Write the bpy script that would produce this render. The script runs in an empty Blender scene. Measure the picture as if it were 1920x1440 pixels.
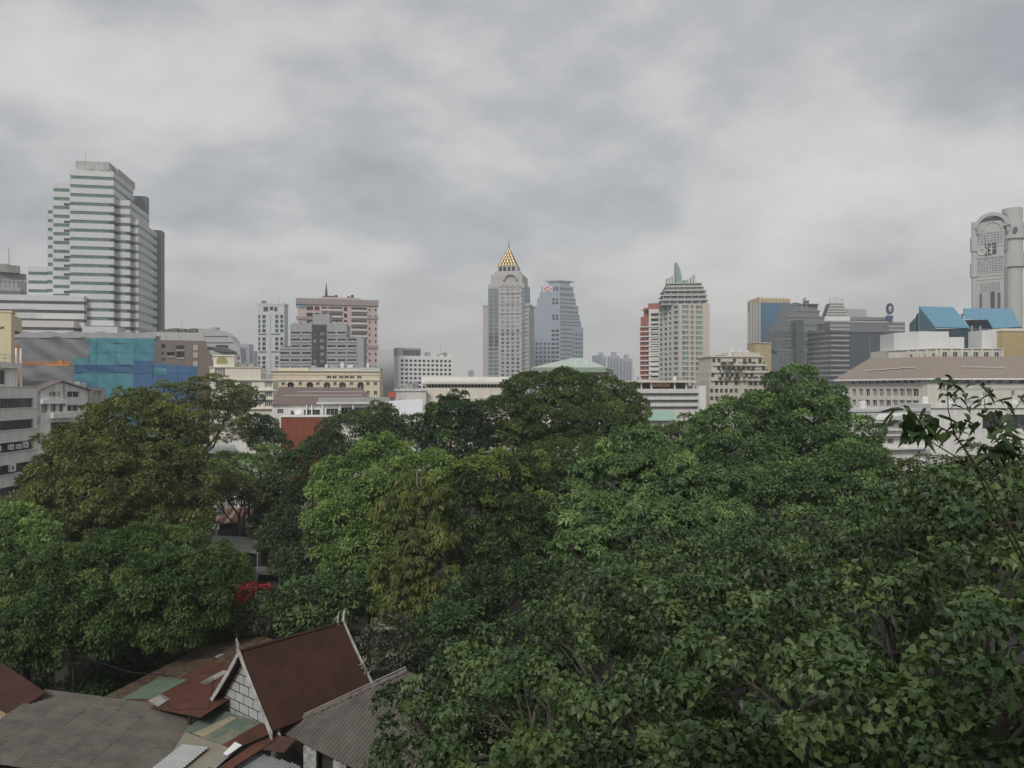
import bpy, math, random
import numpy as np
from mathutils import Vector

random.seed(11)
RNG = np.random.default_rng(11)
sc = bpy.context.scene
COL = sc.collection

# ------------------------------------------------------------------ camera
F, HZ, H = 1450.0, 735.0, 20.0          # focal length and horizon in photograph pixels, eye height in metres
cam_d = bpy.data.cameras.new('camera')
cam_d.sensor_width = 36.0
cam_d.lens = 36.0 * F / 1920.0
cam_d.shift_y = (HZ - 720.0) / 1920.0
cam_d.clip_start = 0.1
cam_d.clip_end = 20000
cam = bpy.data.objects.new('camera', cam_d)
cam.location = (0, 0, H)
cam.rotation_euler = (math.pi / 2, 0, 0)
COL.objects.link(cam)
sc.camera = cam

# ------------------------------------------------------------------ sky and sun
SUN_DIR = Vector((-0.22, -0.74, 0.62)).normalized()      # towards the sun, behind the camera
world = bpy.data.worlds.new('World')
sc.world = world
world.use_nodes = True
wn, wl = world.node_tree.nodes, world.node_tree.links
wn.clear()


def nd(tree, kind, **kw):
    n = tree.nodes.new(kind)
    for k, v in kw.items():
        setattr(n, k, v)
    return n


def build_sky():
    T = world.node_tree
    out = nd(T, 'ShaderNodeOutputWorld')
    bg = nd(T, 'ShaderNodeBackground')
    bg.inputs['Strength'].default_value = 0.1
    sky = nd(T, 'ShaderNodeTexSky', sky_type='NISHITA', sun_disc=False)
    sky.sun_elevation = math.asin(SUN_DIR.z)
    sky.sun_rotation = math.atan2(SUN_DIR.x, SUN_DIR.y)
    tc = nd(T, 'ShaderNodeTexCoord')
    sep = nd(T, 'ShaderNodeSeparateXYZ')
    wl.new(tc.outputs['Generated'], sep.inputs[0])
    # cloud layer seen in perspective: direction divided by its height
    zc = nd(T, 'ShaderNodeMath', operation='MAXIMUM')
    wl.new(sep.outputs['Z'], zc.inputs[0]); zc.inputs[1].default_value = 0.0
    za = nd(T, 'ShaderNodeMath', operation='ADD')
    wl.new(zc.outputs[0], za.inputs[0]); za.inputs[1].default_value = 0.34
    dv = nd(T, 'ShaderNodeVectorMath', operation='DIVIDE')
    comb = nd(T, 'ShaderNodeCombineXYZ')
    wl.new(sep.outputs['X'], comb.inputs[0]); wl.new(sep.outputs['Y'], comb.inputs[1])
    comb.inputs[2].default_value = 0.0
    cz = nd(T, 'ShaderNodeCombineXYZ')
    for i in range(3):
        wl.new(za.outputs[0], cz.inputs[i])
    wl.new(comb.outputs[0], dv.inputs[0]); wl.new(cz.outputs[0], dv.inputs[1])
    mp = nd(T, 'ShaderNodeMapping')
    mp.inputs['Rotation'].default_value = (0, 0, math.radians(-38))
    mp.inputs['Scale'].default_value = (0.95, 1.1, 1.0)
    mp.inputs['Location'].default_value = (0.55, 2.15, 0)
    wl.new(dv.outputs[0], mp.inputs[0])
    n1 = nd(T, 'ShaderNodeTexNoise', noise_dimensions='2D')
    n1.inputs['Scale'].default_value = 2.1
    n1.inputs['Detail'].default_value = 6.0
    n1.inputs['Roughness'].default_value = 0.57
    n1.inputs['Distortion'].default_value = 0.0
    n2 = nd(T, 'ShaderNodeTexNoise', noise_dimensions='2D')
    n2.inputs['Scale'].default_value = 1.0
    n2.inputs['Detail'].default_value = 2.0
    wl.new(mp.outputs[0], n1.inputs['Vector']); wl.new(mp.outputs[0], n2.inputs['Vector'])
    mx = nd(T, 'ShaderNodeMix', data_type='FLOAT')
    mx.inputs[0].default_value = 0.36
    wl.new(n1.outputs[0], mx.inputs[2]); wl.new(n2.outputs[0], mx.inputs[3])
    rp = nd(T, 'ShaderNodeValToRGB')
    wl.new(mx.outputs[0], rp.inputs[0])
    e = rp.color_ramp.elements
    e[0].position = 0.36; e[0].color = (2.95, 3.02, 3.20, 1)
    e[1].position = 0.66; e[1].color = (5.65, 5.58, 5.38, 1)
    m1 = e.new(0.46); m1.color = (3.75, 3.80, 3.92, 1)
    m2 = e.new(0.54); m2.color = (4.75, 4.74, 4.66, 1)
    # towards the horizon the layer closes to an even pale grey
    mr = nd(T, 'ShaderNodeMapRange')
    wl.new(sep.outputs['Z'], mr.inputs[0])
    mr.inputs[1].default_value = 0.0; mr.inputs[2].default_value = 0.20
    mr.inputs[3].default_value = 0.80; mr.inputs[4].default_value = 0.0
    mh = nd(T, 'ShaderNodeMix', data_type='RGBA')
    wl.new(mr.outputs[0], mh.inputs[0])
    wl.new(rp.outputs[0], mh.inputs[6])
    mh.inputs[7].default_value = (4.95, 4.72, 4.44, 1)
    mixs = nd(T, 'ShaderNodeMix', data_type='RGBA')
    mixs.inputs[0].default_value = 0.06
    wl.new(mh.outputs[2], mixs.inputs[6]); wl.new(sky.outputs[0], mixs.inputs[7])
    wl.new(mixs.outputs[2], bg.inputs['Color'])
    wl.new(bg.outputs[0], out.inputs[0])


build_sky()

sun_d = bpy.data.lights.new('sun', 'SUN')
sun_d.energy = 1.5
sun_d.angle = math.radians(14)
sun_d.color = (1.0, 0.965, 0.90)
sun = bpy.data.objects.new('sun', sun_d)
sun.location = (0, -50, 200)
sun.rotation_euler = (-SUN_DIR).to_track_quat('-Z', 'Y').to_euler()
COL.objects.link(sun)

sc.view_settings.view_transform = 'Standard'
sc.view_settings.look = 'None'
sc.view_settings.exposure = 0.4
sc.view_settings.gamma = 1.0
sc.view_settings.use_curve_mapping = False
sc.render.engine = 'CYCLES'
sc.cycles.use_denoising = True
sc.cycles.max_bounces = 5
sc.cycles.diffuse_bounces = 3
sc.cycles.glossy_bounces = 2
sc.cycles.transmission_bounces = 3
sc.cycles.transparent_max_bounces = 4
sc.cycles.volume_bounces = 0
sc.cycles.caustics_reflective = False
sc.cycles.caustics_refractive = False

# ------------------------------------------------------------------ materials
MATS = {}


def srgb(r, g, b):
    f = lambda c: ((c / 255 + 0.055) / 1.055) ** 2.4 if c > 10.31 else c / 255 / 12.92
    return (f(r), f(g), f(b))


def surf(name, col, rough=0.8, var=0.12, scale=0.6, streak=0.0, bump=0.0, metal=0.0, spec=0.3, col2=None, patch=0.0, streak_z=0.12):
    """plain weathered surface: fine noise, optional run-off streaks, optional second colour in patches"""
    if name in MATS:
        return MATS[name]
    m = bpy.data.materials.new(name)
    m.use_nodes = True
    T = m.node_tree
    p = T.nodes['Principled BSDF']
    p.inputs['Roughness'].default_value = rough
    p.inputs['Metallic'].default_value = metal
    p.inputs['Specular IOR Level'].default_value = spec
    geo = nd(T, 'ShaderNodeNewGeometry')
    n = nd(T, 'ShaderNodeTexNoise')
    n.inputs['Scale'].default_value = scale
    n.inputs['Detail'].default_value = 5
    n.inputs['Roughness'].default_value = 0.65
    T.links.new(geo.outputs['Position'], n.inputs['Vector'])
    mr = nd(T, 'ShaderNodeMapRange')
    T.links.new(n.outputs[0], mr.inputs[0])
    mr.inputs[1].default_value = 0.3; mr.inputs[2].default_value = 0.7
    mr.inputs[3].default_value = 1 - var; mr.inputs[4].default_value = 1 + var * 0.6
    last = mr.outputs[0]
    if streak > 0:
        mp = nd(T, 'ShaderNodeMapping')
        mp.inputs['Scale'].default_value = (1.6, 1.6, streak_z)
        T.links.new(geo.outputs['Position'], mp.inputs[0])
        n2 = nd(T, 'ShaderNodeTexNoise')
        n2.inputs['Scale'].default_value = 1.0
        n2.inputs['Detail'].default_value = 4
        T.links.new(mp.outputs[0], n2.inputs['Vector'])
        r2 = nd(T, 'ShaderNodeMapRange')
        T.links.new(n2.outputs[0], r2.inputs[0])
        r2.inputs[1].default_value = 0.35; r2.inputs[2].default_value = 0.6
        r2.inputs[3].default_value = 1 - streak; r2.inputs[4].default_value = 1.0
        mu = nd(T, 'ShaderNodeMath', operation='MULTIPLY')
        T.links.new(last, mu.inputs[0]); T.links.new(r2.outputs[0], mu.inputs[1])
        last = mu.outputs[0]
    vm = nd(T, 'ShaderNodeVectorMath', operation='SCALE')
    T.links.new(last, vm.inputs['Scale'])
    if col2 is not None:
        n3 = nd(T, 'ShaderNodeTexNoise')
        n3.inputs['Scale'].default_value = patch if patch > 0 else 1.0
        n3.inputs['Detail'].default_value = 6
        n3.inputs['Roughness'].default_value = 0.7
        T.links.new(geo.outputs['Position'], n3.inputs['Vector'])
        r3 = nd(T, 'ShaderNodeMapRange')
        T.links.new(n3.outputs[0], r3.inputs[0])
        r3.inputs[1].default_value = 0.44; r3.inputs[2].default_value = 0.58
        mx = nd(T, 'ShaderNodeMix', data_type='RGBA')
        T.links.new(r3.outputs[0], mx.inputs[0])
        mx.inputs[6].default_value = (*col, 1); mx.inputs[7].default_value = (*col2, 1)
        T.links.new(mx.outputs[2], vm.inputs[0])
    else:
        vm.inputs[0].default_value = col
    T.links.new(vm.outputs[0], p.inputs['Base Color'])
    if bump > 0:
        b = nd(T, 'ShaderNodeBump')
        b.inputs['Strength'].default_value = bump
        b.inputs['Distance'].default_value = 0.05
        T.links.new(n.outputs[0], b.inputs['Height'])
        T.links.new(b.outputs[0], p.inputs['Normal'])
    MATS[name] = m
    return m


def glass(name, col, rough=0.12, spec=0.5, var=0.35):
    """window glass seen from outside: dark body, sky reflection, pane-to-pane differences"""
    if name in MATS:
        return MATS[name]
    m = bpy.data.materials.new(name)
    m.use_nodes = True
    T = m.node_tree
    p = T.nodes['Principled BSDF']
    p.inputs['Roughness'].default_value = rough
    p.inputs['Specular IOR Level'].default_value = spec
    geo = nd(T, 'ShaderNodeNewGeometry')
    sn = nd(T, 'ShaderNodeVectorMath', operation='SNAP')
    T.links.new(geo.outputs['Position'], sn.inputs[0])
    sn.inputs[1].default_value = (1.7, 1.7, 3.3)
    wnz = nd(T, 'ShaderNodeTexWhiteNoise', noise_dimensions='3D')
    T.links.new(sn.outputs[0], wnz.inputs['Vector'])
    mr = nd(T, 'ShaderNodeMapRange')
    T.links.new(wnz.outputs['Value'], mr.inputs[0])
    mr.inputs[3].default_value = 1 - var; mr.inputs[4].default_value = 1 + var
    vm = nd(T, 'ShaderNodeVectorMath', operation='SCALE')
    vm.inputs[0].default_value = col
    T.links.new(mr.outputs[0], vm.inputs['Scale'])
    T.links.new(vm.outputs[0], p.inputs['Base Color'])
    MATS[name] = m
    return m


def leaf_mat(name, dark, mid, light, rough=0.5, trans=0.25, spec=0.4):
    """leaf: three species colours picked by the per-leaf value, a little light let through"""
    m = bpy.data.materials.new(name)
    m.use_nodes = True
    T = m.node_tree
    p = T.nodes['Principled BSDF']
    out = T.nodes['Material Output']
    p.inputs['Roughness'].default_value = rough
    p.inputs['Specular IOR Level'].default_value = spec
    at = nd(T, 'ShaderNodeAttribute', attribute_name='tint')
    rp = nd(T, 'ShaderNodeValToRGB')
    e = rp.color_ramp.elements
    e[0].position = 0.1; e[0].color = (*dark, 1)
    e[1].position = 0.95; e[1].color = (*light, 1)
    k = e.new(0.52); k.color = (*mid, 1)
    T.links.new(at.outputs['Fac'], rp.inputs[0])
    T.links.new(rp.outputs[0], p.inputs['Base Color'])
    tr = nd(T, 'ShaderNodeBsdfTranslucent')
    br = nd(T, 'ShaderNodeVectorMath', operation='MULTIPLY')
    br.inputs[1].default_value = (1.25, 1.35, 0.6)
    T.links.new(rp.outputs[0], br.inputs[0])
    T.links.new(br.outputs[0], tr.inputs['Color'])
    mx = nd(T, 'ShaderNodeMixShader')
    mx.inputs[0].default_value = trans
    T.links.new(p.outputs[0], mx.inputs[1]); T.links.new(tr.outputs[0], mx.inputs[2])
    T.links.new(mx.outputs[0], out.inputs['Surface'])
    MATS[name] = m
    return m


# ------------------------------------------------------------------ placing helpers
def X(px, d):
    return (px - 960.0) / F * d


def Z(py, d):
    return H + (HZ - py) / F * d


def W(px, py, d):
    return Vector((X(px, d), d, Z(py, d)))


ORIGIN = {}


def root(name, label, cat, x, y, group=None, z=0.0):
    o = bpy.data.objects.new(name, None)
    o.location = (x, y, z)
    o.empty_display_size = 0.5
    COL.objects.link(o)
    ORIGIN[o.name] = Vector((x, y, z))
    o['label'] = label
    o['category'] = cat
    if group:
        o['group'] = group
    return o


SPLIT = {'post', 'porch_post', 'rafter', 'roof_post', 'canopy_post', 'gold_rib', 'pier', 'roof_fin', 'pillar_belt', 'crown_arch', 'parapet_screen', 'tank', 'ledge', 'pilaster',
         'balcony_parapet', 'stair_screen', 'roof_plant', 'louvre', 'belfry_opening', 'head_trim', 'vent_stack', 'grey_band', 'cornice', 'crossarm', 'roof_crane', 'sign_figure', 'corner_pilaster', 'parapet', 'terrace_edge', 'service_core', 'roof_parapet', 'eave_fascia', 'eave_trim', 'roof_house', 'gold_parapet', 'antenna', 'barrel_body', 'joint', 'balcony_band', 'machine_deck', 'roof_canopy', 'flute', 'crown_block'}


class MB:
    """collects faces for one mesh"""

    def __init__(self):
        self.v, self.f, self.m = [], [], []

    def poly(self, pts, mi=0):
        n = len(self.v)
        self.v += [tuple(p) for p in pts]
        self.f.append(tuple(range(n, n + len(pts))))
        self.m.append(mi)

    def hexa(self, a, b, mi=0):
        """a, b: two loops of four points (front and back)"""
        n = len(self.v)
        self.v += [tuple(p) for p in a] + [tuple(p) for p in b]
        for q in ((0, 1, 2, 3), (7, 6, 5, 4), (0, 4, 5, 1), (1, 5, 6, 2), (2, 6, 7, 3), (3, 7, 4, 0)):
            self.f.append(tuple(n + i for i in q)); self.m.append(mi)

    def box(self, x0, x1, y0, y1, z0, z1, mi=0):
        self.hexa([(x0, y0, z0), (x1, y0, z0), (x1, y0, z1), (x0, y0, z1)],
                  [(x0, y1, z0), (x1, y1, z0), (x1, y1, z1), (x0, y1, z1)], mi)

    def prism(self, poly, z0, z1, mi=0, cap=True, mcap=None):
        n = len(poly)
        b = len(self.v)
        zz = z1 if hasattr(z1, '__len__') else [z1] * n
        self.v += [(p[0], p[1], z0) for p in poly] + [(p[0], p[1], zz[i]) for i, p in enumerate(poly)]
        for i in range(n):
            j = (i + 1) % n
            self.f.append((b + i, b + j, b + n + j, b + n + i)); self.m.append(mi)
        if cap:
            self.f.append(tuple(b + n + i for i in range(n))); self.m.append(mi if mcap is None else mcap)

    def tube(self, pts, rad, n=6, mi=0, cap=True):
        pts = [Vector(p) for p in pts]
        b = len(self.v)
        for i, p in enumerate(pts):
            d = (pts[min(i + 1, len(pts) - 1)] - pts[max(i - 1, 0)])
            d = d.normalized() if d.length > 1e-6 else Vector((0, 0, 1))
            s = d.cross(Vector((0, 0, 1)))
            s = s.normalized() if s.length > 1e-3 else Vector((1, 0, 0))
            t = s.cross(d)
            for k in range(n):
                a = 2 * math.pi * k / n
                self.v.append(tuple(p + (s * math.cos(a) + t * math.sin(a)) * rad[i]))
        for i in range(len(pts) - 1):
            for k in range(n):
                k2 = (k + 1) % n
                self.f.append((b + i * n + k, b + i * n + k2, b + (i + 1) * n + k2, b + (i + 1) * n + k))
                self.m.append(mi)
        if cap:
            self.f.append(tuple(b + (len(pts) - 1) * n + k for k in range(n))); self.m.append(mi)
            self.f.append(tuple(b + k for k in reversed(range(n)))); self.m.append(mi)

    def pieces(self):
        """separate touching-free pieces of this mesh"""
        key, par = {}, {}
        def find(a):
            while par[a] != a:
                par[a] = par[par[a]]; a = par[a]
            return a
        ids = []
        for v in self.v:
            k = tuple(round(c, 3) for c in v)
            i = key.setdefault(k, len(key)); par.setdefault(i, i); ids.append(i)
        for f in self.f:
            a = find(ids[f[0]])
            for i in f[1:]:
                par[find(ids[i])] = a
        out = {}
        for f, mi in zip(self.f, self.m):
            b = out.setdefault(find(ids[f[0]]), MB())
            b.poly([self.v[i] for i in f], mi)
        return list(out.values())

    def build(self, name, mats, parent=None, smooth=False, kind=None, label=None, loc=None):
        if not self.v:
            return None
        if name in SPLIT and kind is None:
            ps = self.pieces()
            if 1 < len(ps) <= 40:
                return [p._build(name, mats, parent, smooth, kind, label, loc) for p in ps][0]
        return self._build(name, mats, parent, smooth, kind, label, loc)

    def _build(self, name, mats, parent=None, smooth=False, kind=None, label=None, loc=None):
        if not isinstance(mats, (list, tuple)):
            mats = [mats]
        o0 = ORIGIN[parent.name] if parent is not None else (Vector(loc) if loc is not None else Vector((0, 0, 0)))
        me = bpy.data.meshes.new(name)
        me.from_pydata([(v[0] - o0[0], v[1] - o0[1], v[2] - o0[2]) for v in self.v], [], self.f)
        for m in mats:
            me.materials.append(m)
        if len(mats) > 1:
            me.polygons.foreach_set('material_index', self.m)
        if smooth:
            me.polygons.foreach_set('use_smooth', [True] * len(me.polygons))
        me.update()
        o = bpy.data.objects.new(name, me)
        COL.objects.link(o)
        if parent is not None:
            o.parent = parent
        elif loc is not None:
            o.location = loc
        ORIGIN[o.name] = o0
        if kind:
            o['kind'] = kind
        if label:
            o['label'] = label
        return o


def tag(o, label, cat, group=None):
    o['label'] = label
    o['category'] = cat
    if group:
        o['group'] = group
    return o


class Face:
    """one vertical wall face, from A to B as seen left to right from outside; given as (pixel column, depth)"""

    def __init__(self, a, b, raw=False):
        self.A = np.array(a if raw else (X(*a), a[1]), float)
        self.B = np.array(b if raw else (X(*b), b[1]), float)
        d = self.B - self.A
        self.L = float(np.hypot(*d))
        self.t = d / self.L
        self.n = np.array((self.t[1], -self.t[0]))

    def u(self, px):
        k = (px - 960.0) / F
        den = self.t[0] - k * self.t[1]
        return float((k * self.A[1] - self.A[0]) / den)

    def d(self, px):
        return float(self.A[1] + self.t[1] * self.u(px))

    def z(self, px, py):
        return Z(py, self.d(px))

    def p(self, u, z, o=0.0):
        q = self.A + self.t * u + self.n * o
        return (q[0], q[1], z)

    def back(self, dep):
        """footprint rectangle behind this face"""
        a, b = self.A, self.B
        return [tuple(a), tuple(b), tuple(b - self.n * dep), tuple(a - self.n * dep)]

    def rect(self, px0, py0, px1, py1):
        m = (px0 + px1) / 2
        return (self.u(px0), self.u(px1), self.z(m, py1), self.z(m, py0))

    def side(self, dep):
        """the right-hand side face of the footprint"""
        return Face(self.B, self.B - self.n * dep, raw=True)

    def lside(self, dep):
        return Face(self.A - self.n * dep, self.A, raw=True)


def fbox(mb, f, u0, u1, z0, z1, o0, o1, mi=0):
    mb.hexa([f.p(u0, z0, o1), f.p(u1, z0, o1), f.p(u1, z1, o1), f.p(u0, z1, o1)],
            [f.p(u0, z0, o0), f.p(u1, z0, o0), f.p(u1, z1, o0), f.p(u0, z1, o0)], mi)


def holes(mb, f, z0, z1, rects, dep=0.3, mi=0, u0=0.0, u1=None, o=0.0):
    """wall sheet with real openings and reveals"""
    u1 = f.L if u1 is None else u1
    rects = [(max(a, u0), min(b, u1), max(c, z0), min(e, z1)) for a, b, c, e in rects]
    rects = [r for r in rects if r[1] - r[0] > 0.02 and r[3] - r[2] > 0.02]
    zs = sorted({round(z, 3) for r in rects for z in r[2:]} | {round(z0, 3), round(z1, 3)})
    for za, zb in zip(zs[:-1], zs[1:]):
        if zb - za < 1e-3:
            continue
        zm = (za + zb) / 2
        cut = sorted((r[0], r[1]) for r in rects if r[2] < zm < r[3])
        x = u0
        for a, b in cut:
            if a > x + 1e-3:
                mb.poly([f.p(x, za, o), f.p(a, za, o), f.p(a, zb, o), f.p(x, zb, o)], mi)
            x = max(x, b)
        if u1 > x + 1e-3:
            mb.poly([f.p(x, za, o), f.p(u1, za, o), f.p(u1, zb, o), f.p(x, zb, o)], mi)
    for a, b, c, e in rects:
        i = o - dep
        mb.poly([f.p(a, c, o), f.p(b, c, o), f.p(b, c, i), f.p(a, c, i)], mi)
        mb.poly([f.p(a, e, i), f.p(b, e, i), f.p(b, e, o), f.p(a, e, o)], mi)
        mb.poly([f.p(a, c, i), f.p(a, e, i), f.p(a, e, o), f.p(a, c, o)], mi)
        mb.poly([f.p(b, c, o), f.p(b, e, o), f.p(b, e, i), f.p(b, c, i)], mi)
    return rects


def grid(u0, u1, nu, fw, z0, z1, nz, fh):
    du, dz = (u1 - u0) / nu, (z1 - z0) / nz
    return [(u0 + du * (i + .5 - fw / 2), u0 + du * (i + .5 + fw / 2), z0 + dz * (j + .5 - fh / 2), z0 + dz * (j + .5 + fh / 2))
            for j in range(nz) for i in range(nu)]


def panes(parent, f, rects, glasses, frame=None, dep=0.28, single=True, nx=1, nz=1, name='window', fw=0.05, drop=0.0, o=0.0):
    """panes set back in their openings; single: one object each (shared mesh), else one joined grid"""
    if not isinstance(glasses, (list, tuple)):
        glasses = [glasses]
    ang = math.atan2(f.t[1], f.t[0])
    if not single:
        mb = MB()
        for a, b, c, e in rects:
            k = random.randrange(len(glasses))
            mb.poly([f.p(a, c, o - dep), f.p(b, c, o - dep), f.p(b, e, o - dep), f.p(a, e, o - dep)], k)
            if frame is not None:
                for i in range(1, nx):
                    u = a + (b - a) * i / nx
                    fbox(mb, f, u - fw / 2, u + fw / 2, c, e, o - dep - .02, o - dep + .05, len(glasses))
                for i in range(1, nz):
                    z = c + (e - c) * i / nz
                    fbox(mb, f, a, b, z - fw / 2, z + fw / 2, o - dep - .02, o - dep + .04, len(glasses))
        return mb.build('window_grid', list(glasses) + ([frame] if frame is not None else []), parent, kind='stuff')
    cache = {}
    o0 = ORIGIN[parent.name]
    for a, b, c, e in rects:
        w, h = b - a, e - c
        k = random.randrange(len(glasses))
        key = (round(w, 2), round(h, 2), k)
        if key not in cache:
            mb = MB()
            mb.poly([(-w / 2, 0, 0), (w / 2, 0, 0), (w / 2, 0, h), (-w / 2, 0, h)], 0)
            if frame is not None:
                t = fw
                for i in range(nx + 1):
                    x = -w / 2 + w * i / nx
                    x0, x1 = max(x - t / 2, -w / 2), min(x + t / 2, w / 2)
                    mb.box(x0, x1, -.05, .01, 0, h, 1)
                for i in range(nz + 1):
                    z = h * i / nz
                    z0, z1 = max(z - t / 2, 0), min(z + t / 2, h)
                    mb.box(-w / 2, w / 2, -.044, .01, z0, z1, 1)
            me = bpy.data.meshes.new(name)
            me.from_pydata(mb.v, [], mb.f)
            me.materials.append(glasses[k])
            if frame is not None:
                me.materials.append(frame)
                me.polygons.foreach_set('material_index', mb.m)
            cache[key] = me
        ob = bpy.data.objects.new(name, cache[key])
        q = f.p((a + b) / 2, c, o - dep)
        ob.location = (q[0] - o0[0], q[1] - o0[1], q[2] - o0[2])
        ob.rotation_euler = (0, 0, ang)
        COL.objects.link(ob)
        ob.parent = parent
        ORIGIN[ob.name] = Vector(q)


class Plane:
    """roof plane through three points; turns a picture column/row into the point on it"""

    def __init__(self, a, b, c):
        self.o = Vector(a); self.n = (Vector(b) - Vector(a)).cross(Vector(c) - Vector(a)).normalized()
        if self.n.z < 0:
            self.n = -self.n

    def at(self, px, py, up=0.0):
        d = Vector(((px - 960) / F, 1, (HZ - py) / F))
        c = Vector((0, 0, H))
        t = (self.o - c).dot(self.n) / d.dot(self.n)
        return c + d * t + self.n * up


def inset(poly, k):
    """move every corner of a convex polygon inwards by about k"""
    n = len(poly)
    out = []
    for i in range(n):
        p0, p1, p2 = Vector(poly[i - 1]), Vector(poly[i]), Vector(poly[(i + 1) % n])
        d1, d2 = (p1 - p0).normalized(), (p2 - p1).normalized()
        n1, n2 = Vector((-d1.y, d1.x)), Vector((-d2.y, d2.x))
        b = n1 + n2
        b = b / max(0.3, b.length_squared) * 2
        out.append(tuple(p1 + b * k))
    return out


def clutter(b, f, z, n, seed, o0=-5.0, o1=-1.0, u0=.5, u1=None, big=1.0):
    """tanks, units, ducts and antennas standing on a flat roof behind face f"""
    r = random.Random(seed)
    u1 = f.L - .5 if u1 is None else u1
    for k in range(n):
        u = u0 + (u1 - u0) * (k + r.uniform(.15, .85)) / n
        o = r.uniform(o0, o1)
        m = MB()
        kind = r.random()
        if kind < .40:
            w, h = r.uniform(.7, 1.8) * big, r.uniform(.6, 1.4) * big
            fbox(m, f, u - w / 2, u + w / 2, z, z + h, o - .5, o + .5)
            m.build('roof_unit', r.choice((M_GREY, M_WHITE, M_CONC)), b)
        elif kind < .68:
            q = f.p(u, z, o); rad = r.uniform(.45, .8) * big
            m.tube([q, (q[0], q[1], z + rad * 2.0), (q[0], q[1], z + rad * 2.3)], [rad, rad, rad * .5], 10)
            m.build('water_tank', r.choice((M_STEEL, M_WHITE, M_CONC)), b)
        elif kind < .85:
            q = f.p(u, z, o); h = r.uniform(1.8, 4.0) * big
            m.tube([q, (q[0], q[1], z + h)], [.05 * big, .025 * big], 4)
            for j in range(3):
                fbox(m, f, u - .4 * big, u + .4 * big, z + h * (.7 + .1 * j), z + h * (.7 + .1 * j) + .04 * big, o - .03, o + .03)
            m.build('antenna', M_STEEL, b)
        else:
            w = r.uniform(2.0, 4.0) * big
            fbox(m, f, u - w / 2, u + w / 2, z + .2, z + .55 * big, o - .25, o + .25)
            for s_ in (-.4, .4):
                fbox(m, f, u + w * s_ - .08, u + w * s_ + .08, z, z + .2, o - .2, o + .2)
            m.build('duct', M_STEEL, b)


def textmesh(name, txt, size, mat, loc, rot, parent=None, depth=0.05, xs=1.0):
    cu = bpy.data.curves.new(name, 'FONT')
    cu.body = txt
    cu.size = size
    cu.extrude = depth
    cu.align_x = 'CENTER'
    cu.align_y = 'CENTER'
    tmp = bpy.data.objects.new(name + '_curve', cu)
    COL.objects.link(tmp)
    dg = bpy.context.evaluated_depsgraph_get()
    me = bpy.data.meshes.new_from_object(tmp.evaluated_get(dg))
    bpy.data.objects.remove(tmp)
    me.materials.clear()
    me.materials.append(mat)
    o = bpy.data.objects.new(name, me)
    COL.objects.link(o)
    o0 = ORIGIN[parent.name] if parent is not None else Vector((0, 0, 0))
    o.location = Vector(loc) - o0
    o.rotation_euler = rot
    o.scale = (xs, 1, 1)
    o.parent = parent
    ORIGIN[o.name] = Vector(loc)
    return o


# common finishes
M_WHITE = surf('white_paint', (0.72, 0.72, 0.70), var=0.06, scale=0.15, streak=0.10)
M_WHITE2 = surf('bright_white_paint', (0.78, 0.78, 0.76), var=0.05, scale=0.2, streak=0.06)
M_DIRTY = surf('weathered_white_paint', (0.72, 0.71, 0.68), var=0.10, scale=0.5, streak=0.14)
M_CREAM = surf('cream_paint', (0.66, 0.60, 0.48), var=0.08, scale=0.3, streak=0.12)
M_CREAM2 = surf('pale_cream_paint', (0.74, 0.70, 0.60), var=0.08, scale=0.3, streak=0.12)
M_CONC = surf('concrete', (0.36, 0.36, 0.35), var=0.15, scale=0.4, streak=0.2)
M_GREY = surf('grey_render', (0.40, 0.40, 0.41), var=0.08, scale=0.3, streak=0.12)
M_DGREY = surf('dark_grey_cladding', (0.085, 0.09, 0.10), var=0.1, scale=0.3)
M_MGREY = surf('mid_grey_cladding', (0.20, 0.21, 0.23), var=0.1, scale=0.2)
M_DARK = surf('dark_void', (0.02, 0.02, 0.022), var=0.1)
M_STEEL = surf('grey_steel', (0.30, 0.30, 0.31), rough=0.5, var=0.1, metal=0.3)
M_BLACK = surf('black_paint', (0.012, 0.012, 0.013), var=0.1)
G_DARK = glass('dark_glass', (0.018, 0.022, 0.028))
G_GREY = glass('grey_glass', (0.05, 0.06, 0.065))
G_TEAL = glass('teal_glass', (0.115, 0.178, 0.168), var=0.18, rough=0.25)
G_BLUE = glass('blue_glass', (0.06, 0.10, 0.14))
G_CURT = glass('curtained_glass', (0.22, 0.21, 0.19), rough=0.3)

# ------------------------------------------------------------------ ground
mb = MB()
mb.poly([(-3000, -60, 0), (3000, -60, 0), (3000, 3200, 0), (-3000, 3200, 0)])
g = mb.build('ground', surf('ground_soil', (0.016, 0.014, 0.011), var=0.4, scale=0.25, col2=(0.030, 0.028, 0.024), patch=0.05, bump=0.3))
g['kind'] = 'structure'


# unseen building behind the viewpoint, added and sized to shade the near trees
mb = MB()
fv = Face((26, -1.2), (-30, -1.2), raw=True)
R = holes(mb, fv, 0, 24.6, grid(2, fv.L - 2, 12, .5, 1, 23.6, 7, .45), .3)
mb.prism([(26, -14), (26, -1.25), (-30, -1.25), (-30, -14)], 0, 24.5)
vb = mb.build('unseen_shade_building', surf('unseen_building_wall', (.42, .40, .37), var=.1))
vb['kind'] = 'structure'


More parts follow.
